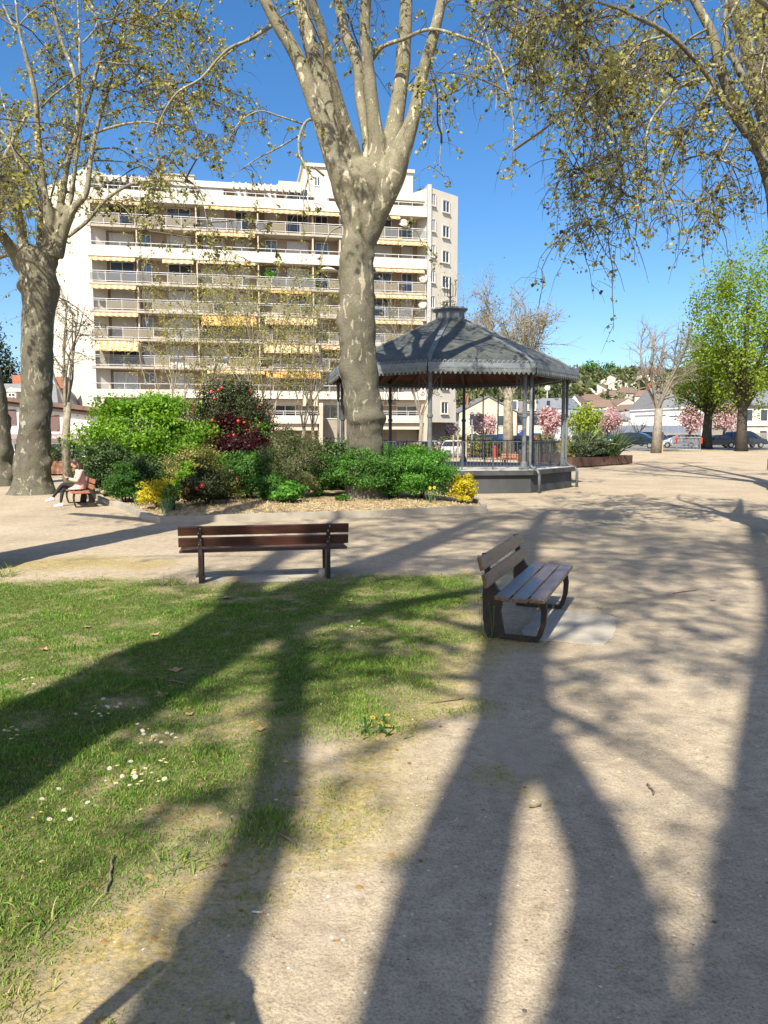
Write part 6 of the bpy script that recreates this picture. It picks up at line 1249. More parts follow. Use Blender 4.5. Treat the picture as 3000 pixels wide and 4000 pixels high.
mb.box((hx(62, YH-.12), YH-.18, (z0+z1)/2), (.05, .06, z1-z0-.1)); mb.box((hx(62, YH-.12), YH-.183, (z0+z1)/2+.1), (hx(77)-hx(47)-.1, .05, .05)); mb.obj('glazing_bar', white_paint, w)
mb = MB(); mb.box((hx(25), YH+3, zt+.25), (.8, .6, 1.1)); mb.obj('chimney', brick_r, rf); mb = MB(); mb.box((hx(203), YH+3, zt+.15), (.9, .7, 1.0)); mb.obj('chimney', brick_r, rf)
# ---- generic house builder
def house(label, x, y, w, d, hw, hr, rz, wall, roof, gable=False, wins=2, rows=1, chim=0, name='house', group=None, zoff=0, cat='house'):
    z = gzf(x, y)-.3+zoff; t = thing(name, label, cat, (x, y, z), rz, group); mb = MB(); mb.box((0, 0, hw/2), (w, d, hw)); 
    if gable: mb.prism([(-w/2, -d/2+.003, hw-.01), (w/2, -d/2+.003, hw-.01), (0, -d/2+.003, hw+hr)], (0, .2, 0))
    mb.obj('wall', wall, t, world=False); mb = MB(); e = .35
    if gable: v = [(-w/2-e, -d/2-e*.4, hw-.12), (0, -d/2-e*.4, hw+hr), (w/2+e, -d/2-e*.4, hw-.12), (-w/2-e, d/2+e, hw-.12), (0, d/2+e, hw+hr), (w/2+e, d/2+e, hw-.12)]; mb.add(v, [(0, 1, 4, 3), (1, 2, 5, 4)])
    else: v = [(-w/2-e, -d/2-e, hw-.1), (w/2+e, -d/2-e, hw-.1), (w/2+e, d/2+e, hw-.1), (-w/2-e, d/2+e, hw-.1), (-w/2+w*.22, 0, hw+hr), (w/2-w*.22, 0, hw+hr)]; mb.add(v, [(0, 1, 5, 4), (1, 2, 5), (2, 3, 4, 5), (3, 0, 4)])
    r_ = mb.obj('roof', roof, t, world=False); sd = r_.modifiers.new('s', 'SOLIDIFY'); sd.thickness = .15; sd.offset = 1
    for k in range(chim): mb = MB(); cx = (-.28+.56*k)*w; mb.box((cx, .6, hw+hr*.75), (.7, .5, hr*.9+.6)); mb.obj('chimney', brick_r, r_, world=False)
    for j in range(rows):
        for i in range(wins):
            cx = -w/2+w*(i+.5)/wins; cz = hw*(j+.55)/rows; ww, wh = min(1.1, w/wins*.45), min(1.4, hw/rows*.55); mb = MB(); mb.box((cx, -d/2-.03, cz), (ww+.16, .08, wh+.16)); f = mb.obj('window', white_paint, t, world=False); mb = MB(); mb.box((cx, -d/2-.06, cz), (ww, .06, wh)); mb.obj('pane', MT['glass'], f, world=False)
    return t
def U(u, y): return (u-1500)/3000*y
def H(dv, y): return dv/3000*y
# stone gable house, beige dormer house, grey block etc. behind the bandstand
y = 104; house('pale stone house with a gable end and brick chimney seen through the bandstand', U(1895, y), y+5, H(225, y), 10, H(1710-1585, y)+.5, H(60, y), .06, stone_w, slate_r, True, 2, 2, 1)
y = 106; dh = house('cream house with slate roof and pale dormers beside the stone gable house', U(2035, y), y+4, H(190, y), 9, H(1715-1600, y)+.6, H(46, y), -.05, beige_w, slate_r, False, 3, 2, 0)
for u in (2005, 2075): mb = MB(); xx = U(u, y)-U(2035, y); zz = H(1715-1600, y)+.9; mb.box((xx, -4.2, zz+.7), (1.2, 1.2, 1.5)); dd = mb.obj('dormer', stone_w, dh, world=False); mb = MB(); mb.box((xx, -4.85, zz+.75), (.75, .1, 1.0)); mb.obj('pane', MT['sky_reflection'], dd, world=False)
y = 108; gb = thing('modern_building', 'modern pale blue grey clad building with a dark slanted roof right of the bandstand column', 'building', (U(2180, y), y, 0))
x0, xm, x1 = U(2093, y), U(2196, y), U(2272, y); zt = P(2180, 1597, y).z; zr2 = P(2180, 1555, y).z
mb = MB(); mb.prism([(x0, y, 0), (xm, y-1.2, 0), (x1, y+.5, 0), (x1+.5, y+9, 0), (x0, y+9, 0)], (0, 0, zt)); mb.obj('wall', grey_clad, gb)
mb = MB(); mb.add([(x0-.2, y-.1, zt), (xm, y-1.3, zt), (x1+.2, y+.4, zt), (x1+.6, y+9.2, zt), (x0-.2, y+9.2, zt), (x0+.4, y+1.5, zr2), (xm+.2, y+.6, zr2+.1), (x1-.9, y+1.8, zr2), (x1-.6, y+8, zr2), (x0+.4, y+8, zr2)], [(0,1,6,5),(1,2,7,6),(2,3,8,7),(3,4,9,8),(4,0,5,9),(5,6,7,8,9)]); mb.obj('roof', mat('dark_zinc_roof', (.12, .135, .16), (.16, .175, .2), scale=2), gb)
for u0, u1, v0, v1 in ((2110, 2122, 1610, 1642), (2148, 2163, 1608, 1622), (2130, 2142, 1566, 1584)): cwin(gb, u0, u1, v0, v1, y-.75, MT['glass'], frm=MT['black_metal'])
mb = MB(); p = P(2137, 1560, y+2); mb.tube([p, p+Vector((0, 0, 1.6))], .05, 5); mb.ball(p+Vector((0, -.1, 1.6)), .4, 10, 7, sc=(1, .3, 1)); mb.obj('satellite_dish', white_paint, gb)
y = 118; house('house with a white gable wall and grey roof behind the modern grey building', U(2285, y), y+5, H(62, y), 12, H(1720-1592, y)+.7, H(50, y), -.35, white_paint, tile_r, True, 0, 1, 0)
y = 112; house('low dark roofed house behind the pale green willow', U(2385, y), y+6, H(150, y), 9, H(1700-1615, y)+.8, H(36, y), .0, beige_w, slate_r, False, 3, 1, 2)
# long white building
y = 116; lw = thing('white_hall', 'long low white flat roofed building behind the bare tree', 'building', (U(2600, y), y, gzf(U(2600, y), y)))
x0, x1 = U(2456, y), U(2748, y+6); zt0, zt1 = P(2456, 1606, y).z, P(2748, 1590, y+6).z
mb = MB(); mb.prism([(x0, y, 0), (x1, y+6, 0), (x1, y+6, zt1), (x0, y, zt0)], (-.5, 9, 0)); mb.obj('wall', white_paint, lw)
mb = MB()
for f, q in ((.05, .45), (.5, .68), (.72, .95)): a = Vector((x0, y-.02, 0)).lerp(Vector((x1, y+5.98, 0)), f); b = Vector((x0, y-.02, 0)).lerp(Vector((x1, y+5.98, 0)), q); zz = zt0-.8; mb.bar(a+Vector((0, 0, zz+.1)), b+Vector((0, 0, zz+.1+(q-f)*.4)), .1, .12)
mb.obj('strip_window', MT['glass'], lw)
mb = MB(); mb.bar((x0-.1, y-.12, zt0+.06), (x1+.1, y+5.88, zt1+.06), .3, .14); mb.obj('roof_edge', white_paint, lw)
y = 100; sh_ = house('pale stone house with white window surrounds and a white ground floor at the right edge', U(2990, y), y+4, H(235, y), 9, H(1700-1560, y)+.7, H(70, y), .03, stone_w, slate_r, False, 4, 2, 1)
mb = MB(); mb.box((0, -4.56, H(1700-1632, y)+.7), (H(240, y), .3, .3)); mb.obj('string_course', white_paint, sh_, world=False)
y = 135; house('dark roofed town house behind the green chestnut trees', U(2780, y), y+5, H(190, y), 10, H(1700-1560, y), H(60, y), 0, beige_w, slate_r, False, 4, 2, 2)
y = 150; house('tall dark slate roofed house behind the bare tree', U(2620, y), y+8, H(150, y), 10, H(1700-1565, y), H(85, y), .2, beige_w, slate_r, False, 4, 2, 1)
# houses on the slope
hill_white = mat('pale_hill_render', (.50, .46, .40), (.43, .40, .35), scale=.5)
HS = [(2328,1540,495,9,'white'),(2370,1560,445,9,'tile'),(2405,1528,544,10,'white'),(2440,1546,478,9,'white'),(2478,1520,561,10,'tile'),(2345,1590,387,9,'tile'),(2420,1580,396,10,'white'),(2510,1558,462,9,'cream'),(2450,1600,354,9,'tile'),(2540,1530,528,10,'cream'),(2380,1520,594,10,'white'),(2570,1600,363,9,'tile'),(2630,1505,627,12,'cream'),(2300,1575,420,9,'tile')]
hl = ['white house low on the slope at its left end','brown roofed house in the lower row of the slope','white gabled house mid slope','white house just above the bare tree left limbs','brown roofed house high on the slope','brown roofed house nearest the town on the slope','white house in the centre of the slope','cream house behind the bare tree crown','brown roofed house above the brick chimneys','cream house high behind the bare tree','white house tucked near the hilltop trees','brown roofed house right of the bare tree trunk','large cream house under the hilltop','small brown roofed house behind the grey building roof']
for k, (u, v, y, w, kd) in enumerate(HS):
    x = U(u, y); zz = P(u, v, y).z; house(hl[k], x, y, w*1.45, 11, 6.2, 3.8, [-.5, .3, -.2, .5, .1][k % 5], hill_white if kd != 'cream' else beige_w, tile_r if kd != 'x' else slate_r, k % 2 == 0, 3, 1+(k % 3 == 0), k % 2, group='houses on the hillside', zoff=float(np.clip(zz-7.5-gzf(x, y), -3, 6)))
y = 640; x = U(2530, y); house('big brown roofed mansion on the hilltop', x, y, 24, 14, P(2530, 1478, y).z-gzf(x, y) if P(2530, 1478, y).z-gzf(x, y) > 5 else 7, 6, .1, beige_w, tile_r, False, 7, 2, 2)
# ---- trees of the distance
def leafy_tree(name, label, x, y, h, cw, colour, seed, n=3500, leaf=.35, trunk_h=None, group=None, bark='grey_bark', clumps=40, zc=None, shape=1.0, tr_r=None, asp=.8, core=.2, limbs=7, sg=.17):
    r = np.random.default_rng(seed); z = gzf(x, y); t = thing(name, label, 'tree', (x, y, z), group=group); th = trunk_h if trunk_h is not None else h*.3; trr = tr_r or h*.022
    mb = MB(); top = Vector((0, 0, h*.82)); mb.tube([(0, 0, -.2), (r.normal()*.1, 0, th*.5), (r.normal()*.1, 0, th), top*.75, top], [trr*1.35, trr, trr*.9, trr*.45, trr*.15], 9, jit=bump(2.5, .12))
    for k in range(limbs):
        a = 6.283*k/limbs+r.random(); z0 = th*(.85+.35*r.random()); e = Vector((math.cos(a)*cw*.78, math.sin(a)*cw*.78, z0+(h-th)*(.2+.6*r.random()))); b = Vector((0, 0, z0)); m = b.lerp(e, .5)+Vector((0, 0, .1*h*r.random())); mb.tube([b, m, e], [trr*.55, trr*.32, trr*.08], 6)
    mb.obj('trunk', MT[bark], t, smooth=True, world=False)
    d = nrm(r.normal(size=(clumps, 3))); q = (.45+.58*r.random(clumps)**.6)[:, None]; c = np.array([0, 0, th+(h-th)*.52]); rad = np.array([cw, cw, (h-th)*.52]); cc = d*q*rad; cc[:, :2] *= (1-.35*shape*np.clip(cc[:, 2:]/rad[2], -.3, 1)); cc += c
    ci = r.integers(0, clumps, n); s = sg*rad*1.25; p = cc[ci]+np.clip(r.normal(size=(n, 3)), -2, 2)*s*(.6+.8*r.random((clumps, 1)))[ci]; k = int(n*core); p[:k] = nrm(r.normal(size=(k, 3)))*(r.random(k)**.4)[:, None]*rad*.85+c
    V, F = leaves_np(p, leaf, r, .5, asp, out=nrm((p-c)/rad)*.8); tint = np.clip(.35*r.random(clumps)[ci]+.5*r.random(n)+.1, 0, 1)
    link('crown', np_mesh('crown', V, F, C_[colour](), tint=np.repeat(tint, 4)), t); return t
C_['chestnut'] = lambda: lm('chestnut_leaf', (.07,.12,.012), (.15,.23,.02), (.24,.33,.035), (.34,.41,.06), trans=.5)
C_['pink'] = lambda: lm('cherry_blossom', (.33,.16,.19), (.48,.29,.32), (.61,.43,.45), (.72,.58,.59), trans=.35)
C_['conifer'] = lambda: lm('conifer_needles', (.008,.018,.010), (.018,.036,.016), (.03,.055,.02), (.05,.075,.03), trans=.1)
C_['willow'] = lambda: lm('willow_leaf', (.14,.19,.02), (.22,.29,.03), (.30,.38,.05), (.38,.44,.08), trans=.45)
C_['hill'] = lambda: lm('hill_wood', (.05,.07,.03), (.09,.115,.045), (.145,.165,.07), (.22,.215,.11), trans=.3)
y = 66; leafy_tree('chestnut_tree', 'tall fresh green chestnut tree with a forked dark trunk at the right', U(2892, y), y, H(1738-985, y), H(205, y), 'chestnut', 51, 16500, .21, H(1738-1560, y), clumps=120, tr_r=.42, core=.08, sg=.105, shape=.2, limbs=12, bark='dark_bark')
y = 74; leafy_tree('chestnut_tree', 'smaller fresh green chestnut tree with a straight dark trunk left of the tall one', U(2757, y), y, H(1735-1330, y), H(128, y), 'chestnut', 52, 11000, .22, H(1735-1600, y), clumps=70, tr_r=.42, core=.2, sg=.14, bark='dark_bark')
CH = [(1735, 1672, 92, 'cherry tree in blossom under the apartment block wing'), (1890, 1668, 92, 'cherry tree in blossom in front of the stone gable house'), (2146, 1650, 78, 'round blossoming cherry tree by the rightmost bandstand column'), (2370, 1645, 90, 'blossoming cherry tree beside the pale green willow'), (2690, 1640, 90, 'blossoming cherry tree left of the straight dark trunk'), (2822, 1635, 90, 'blossoming cherry tree between the two chestnut trunks')]
for k, (u, v, y, lab) in enumerate(CH): z = P(u, v, y).z-gzf(U(u, y), y); leafy_tree('cherry_tree', lab, U(u, y), y, z+H(48, y), H(46, y), 'pink', 60+k, 2600, .22, max(.9, z-H(42, y)), 'blossoming cherry trees', 'dark_bark', 26, shape=.1, tr_r=.14)
y = 86; leafy_tree('willow_tree', 'pale yellow green willow shrub left of a blossoming cherry', U(2285, y), y, H(1735-1592, y), H(62, y), 'willow', 70, 3800, .25, .6, clumps=34, shape=.4)
y = 80; cf = leafy_tree('conifer', 'dark conifer at the far left beside the leaning trunk', U(20, y), y, H(1700-1310, y)+2, H(95, y), 'conifer', 71, 6000, .45, 1.0, bark='dark_bark', clumps=60, shape=2.0, asp=.4)
# bare / budding trees
def bare_tree(name, label, x, y, h, seed, r0, fork, spread, colour=None, leaf=.12, nl=0, bark='grey_bark', n1=9, n2=60, n3=260, up=1.1, group=None, lvl=(.55, .3), stems=1, droop=.05):
    r = np.random.default_rng(seed); z = gzf(x, y); t = thing(name, label, 'tree', (x, y, z), group=group); mb = MB(); tops = []
    for s in range(stems):
        o = Vector((r.normal()*.5*(stems > 1), r.normal()*.4*(stems > 1), 0)); mb.tube([o+Vector((0, 0, -.2)), o+Vector((r.normal()*.06, 0, fork*.5)), o+Vector((r.normal()*.1, r.normal()*.1, fork))], [r0*1.25, r0, r0*.9], 10, jit=bump(3, .14)); tops.append(o+Vector((0, 0, fork*.96)))
    nn = n1*stems; st = np.array([tuple(tops[i % stems]) for i in range(nn)]); st[:, 2] += -fork*.25*r.random(nn)*(np.arange(nn) % 3 == 0); a = np.arange(nn)*2.4+r.random(nn); d = np.stack([np.cos(a)*spread, np.sin(a)*spread, np.full(nn, up)], 1); L = (h-fork)*(.75+.35*r.random(nn))
    b1 = sprout(st, d, L, 9, -.25, .10, r); V1, F1 = tubes_np(b1, np.linspace(1, .2, 9)[None]*np.full((nn, 1), r0*.38), 6)
    s2, g2, f2, _ = sample_np(b1, n2, r, .25, 1); b2 = sprout(s2, g2*.9+r.normal(size=(n2, 3))*.55, (h-fork)*lvl[0]*(.5+.6*r.random(n2))*(1.15-f2*.6), 7, droop, .12, r); V2, F2 = tubes_np(b2, np.linspace(1, .3, 7)[None]*np.full((n2, 1), r0*.12), 4)
    s3, g3, f3, _ = sample_np(b2, n3, r, .2, 1); b3 = sprout(s3, g3*.8+r.normal(size=(n3, 3))*.55, (h-fork)*lvl[1]*(.4+.6*r.random(n3)), 5, droop, .12, r); V3, F3 = tubes_np(b3, np.linspace(1, .35, 5)[None]*np.full((n3, 1), max(.007, r0*.045)), 3)
    mb.obj('trunk', MT[bark], t, smooth=True, world=False); V = np.concatenate([V1, V2, V3]); F = np.concatenate([F1, F2+len(V1), F3+len(V1)+len(V2)]); link('branches', np_mesh('branches', V, F, MT[bark], smooth=True), t)
    if nl:
        p, _, _, _ = sample_np(b3, nl, r, .1, 1); p = p+r.normal(size=p.shape)*.08; V, F = leaves_np(p, leaf, r, .4, .8); link('foliage', np_mesh('foliage', V, F, C_[colour](), tint=np.repeat(r.random(nl), 4)), t)
    return t
C_['birch'] = lambda: lm('young_birch_leaf', (.15,.15,.03), (.24,.235,.05), (.32,.31,.07), (.42,.39,.12), trans=.45)
C_['bud'] = lambda: lm('bud_leaf', (.16,.13,.07), (.26,.22,.10), (.34,.30,.14), trans=.4)
y = 30; g = P(265, 1778, y); bare_tree('young_pruned_tree', 'young tree with straight pale trunk and thin upright limbs before the café', U(265, y), y, P(265, 1070, y).z, 81, .16, P(265, 1572, y).z, .22, 'bud', .07, 500, 'pale_bark', 6, 50, 260, 1.1, lvl=(.32, .18))
for u, y, vt, vf, sd_, lab in ((705, 52, 1060, 1560, 82, 'slender birch like tree with yellow green leaves in front of the block, left one'), (1020, 50, 1060, 1500, 83, 'slender multi stemmed tree with yellow green leaves before the orange awnings'), (1230, 54, 1120, 1580, 84, 'slender yellow green tree just left of the big trunk')):
    bare_tree('young_birch', lab, U(u, y), y, P(u, vt, y).z, sd_, .13, max(2.4, P(u, vf, y).z*.45), .34, 'birch', .12, 5200 if sd_ != 84 else 3000, 'pale_bark', 6, 75, 620, 1.1, 'young trees before the apartment block', (.42, .24), 2)
y = 56; bare_tree('plane_tree', 'pale trunked tree with a bare budding crown rising behind the bandstand', U(1985, y), y, P(1985, 1165, y).z, 85, .34, P(1985, 1500, y).z, .55, 'bud', .12, 2600, 'pale_bark', 12, 150, 1500, .9, lvl=(.5, .28))
y = 62; bare_tree('pollarded_tree', 'bare pollarded tree with a mossy trunk in front of the white hall', U(2560, y), y, P(2560, 1275, y).z-gzf(U(2560, y), y), 86, .34, P(2560, 1610, y).z-gzf(U(2560, y), y)+.3, .42, None, .1, 0, 'grey_bark', 9, 100, 620, 1.0, lvl=(.42, .25))
y = 58; bare_tree('young_tree', 'budding tree half hidden right of the big plane trunk against the block', U(1640, y), y, P(1640, 1060, y).z, 87, .14, 3.4, .4, 'birch', .11, 1500, 'grey_bark', 7, 70, 500, 1.1, lvl=(.42, .25))
y = 98; bare_tree('small_bare_tree', 'small dark bare tree before the white hall left of the pollarded tree', U(2490, y), y, H(110, y), 88, .16, 1.6, .7, None, .1, 0, 'dark_bark', 7, 50, 200, .8)
# hill woods as one mass plus single trees on the skyline
r = np.random.default_rng(90); n = 900; ys = r.uniform(260, 880, n*2); us = r.uniform(1200, 3600, n*2); xs = (us-1500)/3000*ys; keep = (us > 1700) & ~((us > 2290) & (us < 2620) & (ys < 600) & (r.random(n*2) < .8)); xs, ys = xs[keep][:n], ys[keep][:n]; n = len(xs); zs = gz(xs, ys); Vs, Fs, Ts, off = [], [], [], 0
for i in range(n):
    h = r.uniform(6, 13)*(1 if ys[i] > 400 else .6); k = 46; p = nrm(r.normal(size=(k, 3)))*np.array([h*.42, h*.42, h*.45])*(.6+.5*r.random((k, 1)))+np.array([xs[i], ys[i], zs[i]+h*.5]); V, F = leaves_np(p, h*.26, r, .5, .9); Vs.append(V); Fs.append(F+off); off += len(V); Ts.append(np.repeat(np.clip(r.random()*.7+.3*r.random(k), 0, 1), 4))
tag(link('hillside_wood', np_mesh('hillside_wood', np.concatenate(Vs), np.concatenate(Fs), C_['hill'](), tint=np.concatenate(Ts))), kind='stuff')
for k, (u, v, y, lab) in enumerate([(2372, 1490, 700, 'rounded bright green tree standing out on the hill skyline'), (2300, 1500, 690, 'darker tree on the hill skyline right above the bandstand eave')]):
    x = U(u, y); leafy_tree('hill_tree', lab, x, y, max(14, P(u, v-30, y).z-gzf(x, y)), 9, 'mid', 95+k, 900, 1.5, 2)
# ---- car park: cars
pane_dark = glassmat('car_glass', (.012, .015, .02), .04); lamp_m = glassmat('headlamp', (.65, .66, .68), .1); tail_m = glassmat('tail_lamp', (.35, .01, .01), .15); plate_m = mat('number_plate', (.78, .78, .72))
def carpaint(name, c): 
    m, t, b, N, L = _new(name); b.inputs['Base Color'].default_value = rgb(c); b.inputs['Roughness'].default_value = .28; b.inputs['Metallic'].default_value = .25; b.inputs['Coat Weight'].default_value = .6; return m
PROF = {'hatch': ([(-2.0,.35),(-2.02,.62),(-1.9,.92),(-1.55,1.38),(-1.1,1.47),(.1,1.45),(.62,1.28),(1.15,.95),(1.75,.80),(1.98,.62),(2.0,.35)], 4.0, 1.72),
 'sedan': ([(-2.2,.35),(-2.22,.65),(-2.1,.93),(-1.55,.98),(-1.0,1.36),(-.5,1.42),(.2,1.40),(.95,1.0),(1.85,.85),(2.18,.62),(2.2,.35)], 4.4, 1.76),
 'suv': ([(-2.2,.45),(-2.25,.8),(-2.1,1.12),(-1.6,1.58),(-1.0,1.68),(.1,1.66),(.75,1.45),(1.2,1.12),(1.95,.98),(2.25,.75),(2.25,.45)], 4.5, 1.88),
 'van': ([(-2.1,.4),(-2.15,.8),(-2.1,1.2),(-1.9,1.72),(-1.2,1.8),(.4,1.76),(1.0,1.4),(1.45,1.05),(2.0,.92),(2.18,.65),(2.18,.4)], 4.3, 1.8)}
def car(label, x, y, rz, kind, col, sc=.93, z=None):
    prof, L, w = PROF[kind]; t = thing('parked_car', label, 'car', (x, y, gzf(x, y)+.02 if z is None else z), rz, 'cars in the car park'); t.scale = (sc,)*3
    pm = carpaint('car_paint', col); mb = MB(); top = max(p[1] for p in prof); nP = len(prof); secs = []
    def width(z): return w/2*(1 if z < .95 else 1-.20*min(1, (z-.95)/(top-.95)))
    for f in (-1, -.86, .86, 1): secs.append([(px*(1 if abs(f) < .9 else .985), f*width(pz), pz-(.03 if abs(f) > .9 else 0)) for px, pz in prof])
    vs = [p for s_ in secs for p in s_]; fsx = [(k*nP+i, k*nP+i+1, (k+1)*nP+i+1, (k+1)*nP+i) for k in range(3) for i in range(nP-1)]+[tuple(range(nP)), tuple(3*nP+i for i in range(nP))[::-1], tuple(k*nP for k in range(4)), tuple(k*nP+nP-1 for k in range(4))[::-1]]
    mb.add(vs, fsx); mb.obj('body', pm, t, world=False, bevel=.03, smooth=False)
    wb = prof; zs_ = [p for p in prof if p[1] >= .9]; xr_, xf_ = zs_[0][0], zs_[-1][0]; zc = .98 if kind != 'suv' and kind != 'van' else 1.14; rT = top-.09
    roof = [p for p in prof if p[1] > top-.12]; r0_, r1_ = roof[0][0]+.1, roof[-1][0]-.02
    for s_ in (-1, 1):
        for q0, q1, b0, b1 in ((r0_+.02, -.12, r0_-.28, -.14), (-.02, r1_, -.02, r1_+.45)):
            yb, yt = s_*(width(zc)+.012), s_*(width(rT)+.012); mb = MB(); mb.add([(b0, yb, zc), (b1, yb, zc), (q1, yt, rT), (q0, yt, rT)], [(0, 1, 2, 3)]); g_ = mb.obj('side_window', pane_dark, t, world=False); sd = g_.modifiers.new('s', 'SOLIDIFY'); sd.thickness = .02
    def slope(p, q, name, m, f0=.06, f1=.92, wf=.82):
        a, b = Vector((p[0], 0, p[1])), Vector((q[0], 0, q[1])); n_ = Vector((-(b-a).z, 0, (b-a).x)).normalized(); n_ = n_ if n_.z > 0 else -n_; u0, u1 = a.lerp(b, f0)+n_*.013, a.lerp(b, f1)+n_*.013
        mb = MB(); mb.add([(u0.x, -width(u0.z)*wf, u0.z), (u0.x, width(u0.z)*wf, u0.z), (u1.x, width(u1.z)*wf, u1.z), (u1.x, -width(u1.z)*wf, u1.z)], [(0, 1, 2, 3)]); g_ = mb.obj(name, m, t, world=False); sd = g_.modifiers.new('s', 'SOLIDIFY'); sd.thickness = .02; return g_
    iF = max(i for i in range(nP) if prof[i][1] > top-.1); iR = min(i for i in range(nP) if prof[i][1] > top-.1); jf = next(i for i in range(iF+1, nP) if prof[i][1] < zc+.05); slope(prof[jf], prof[iF], 'windscreen', pane_dark); slope(prof[iR-1], prof[iR], 'rear_window', pane_dark, .2, .9)
    fx = prof[-2][0]; rx_ = prof[1][0]; zl = prof[-2][1]
    for s_ in (-1, 1):
        mb = MB(); mb.box((fx-.10, s_*w*.36, zl+.06), (.26, .34, .13)); mb.obj('headlight', lamp_m, t, world=False, bevel=.03); mb = MB(); mb.box((rx_+.08, s_*w*.38, prof[1][1]+.16), (.2, .26, .2)); mb.obj('tail_light', tail_m, t, world=False, bevel=.03)
        mb = MB(); mb.ball((r1_+.35, s_*(width(zc)+.12), zc+.05), .1, 8, 6, sc=(.6, 1, .8)); mb.obj('wing_mirror', pm, t, world=False, smooth=True)
        for ax_ in (-L*.3, L*.31):
            mb = MB(); mb.M = Matrix.Translation((ax_, s_*(w/2-.09), .31)) @ Matrix.Rotation(math.pi/2, 4, 'X'); mb.lathe((0, 0, -.105), [(.2, 0), (.30, .01), (.31, .05), (.31, .17), (.30, .20), (.2, .21)], 18); wl = mb.obj('wheel', MT['rubber'], t, world=False); mb = MB(); mb.M = Matrix.Translation((ax_, s_*(w/2-.09), .31)) @ Matrix.Rotation(math.pi/2, 4, 'X')
            mb.lathe((0, 0, -.112), [(.06, 0), (.19, .002), (.195, .22), (.06, .224)], 10); mb.obj('rim', MT['alloy'], wl, world=False)
    mb = MB(); mb.box((fx+.01, 0, zl-.14), (.03, .5, .11)); mb.obj('number_plate', plate_m, t, world=False); mb = MB(); mb.box((fx+.0, 0, zl+.02), (.05, .7, .12)); mb.obj('grille', MT['black_metal'], t, world=False); mb = MB(); mb.box((rx_-.01, 0, prof[1][1]), (.03, .5, .11)); mb.obj('number_plate', plate_m, t, world=False)
    return t
for u, y, rz, kd, c, lab in [
 (2492, 76, -.62, 'suv', (.006,.014,.016), 'black four wheel drive car with bright headlights beside the strap leaved plant'),
 (2650, 79, 2.75, 'hatch', (.50,.52,.53), 'silver hatchback behind the metal crowd barrier'),
 (2388, 82, 1.2, 'hatch', (.02,.10,.22), 'blue car half hidden by the planter shrubs'),
 (2552, 90, -.9, 'van', (.012,.02,.05), 'dark blue car parked behind the black one'),
 (2640, 93, -.8, 'sedan', (.03,.03,.035), 'dark grey car behind the silver hatchback, left'),
 (2715, 92, -.7, 'sedan', (.012,.013,.02), 'black car behind the silver hatchback, right'),
 (2792, 79, 3.05, 'sedan', (.010,.008,.010), 'black saloon car left of the tall chestnut trunk'),
 (2905, 80, .10, 'van', (.03,.035,.045), 'dark people carrier behind the tall chestnut trunk'),
 (1795, 64, .05, 'hatch', (.72,.72,.72), 'white hatchback seen through the bandstand railings'),
 (1690, 67, .25, 'hatch', (.66,.66,.68), 'white car with an open looking boot left of the white hatchback'),
 (1965, 65, -2.55, 'hatch', (.01,.02,.05), 'dark blue small car by the pale tree trunk'),
 (1935, 75, -.6, 'van', (.02,.05,.12), 'blue people carrier seen above the bandstand railing'),
 (2045, 66, .1, 'suv', (.012,.013,.018), 'dark car between the pale trunk and the front bandstand column'),
 (2075, 78, -.4, 'hatch', (.50,.02,.03), 'bright red car glimpsed behind a bandstand column'),
 (1700, 80, .1, 'sedan', (.01,.06,.20), 'blue car roof visible behind the hedge under the block'),
 (1870, 88, .3, 'hatch', (.05,.05,.055), 'grey car in the far row in front of the stone gable house'),
 (1995, 90, .2, 'sedan', (.5,.5,.5), 'pale car in the far row beside the pale trunk'),
 (1560, 64, .1, 'hatch', (.03,.03,.035), 'dark car low behind the left part of the bandstand railing'),
 (2230, 84, .9, 'hatch', (.55,.5,.48), 'pale car behind the yellow shrub in the planter')]:
    car(lab, U(u, y), y, rz, kd, c)
# small red bollard, lamp post, signs, poles
def post_thing(name, label, cat, u, y, v, w, m, parts=None, n=8):
    x = U(u, y); z0 = gzf(x, y); zt = P(u, v, y).z; t = thing(name, label, cat, (x, y, z0)); mb = MB(); mb.tube([(x, y, z0-.1), (x, y, zt)], w, n); mb.obj('post', m, t); return t, x, y, z0, zt
red_m = mat('red_paint', (.60, .03, .02), (.5, .025, .02)); blue_m = mat('sign_blue', (.03, .05, .35)); grey_post = mat('grey_post', (.28, .28, .28))
t, x, y, z0, zt = post_thing('red_hydrant', 'red hydrant post on the verge behind the bandstand', 'hydrant', 1930, 60, 1748, .14, red_m); mb = MB(); mb.lathe((x, y, z0), [(.2, 0), (.2, .05), (.15, .06)], 10); mb.lathe((x, y, zt-.02), [(.17, 0), (.17, .06), (.08, .14)], 10); mb.obj('cap', red_m, t)
t, x, y, z0, zt = post_thing('street_lamp', 'old style lamp post seen between the bandstand columns', 'street lamp', 1842, 62, 1638, .06, grey_post); mb = MB(); mb.lathe((x, y, zt), [(.06, 0), (.17, .35), (.17, .38)], 6); mb.obj('lantern', MT['glass'], t); mb = MB(); mb.lathe((x, y, zt+.38), [(.24, 0), (.1, .18), (.02, .26)], 6); mb.bar((x-.4, y, zt+.36), (x+.4, y, zt+.36), .03); mb.obj('lamp_cap', grey_post, t)
for u, vt, lab in ((1884, 1530, 'thin tall pole left of the pale tree trunk'), (1942, 1540, 'second thin pole closer to the pale tree trunk')): post_thing('flag_pole', lab, 'pole', u, 58, vt, .05, MT['black_metal'])
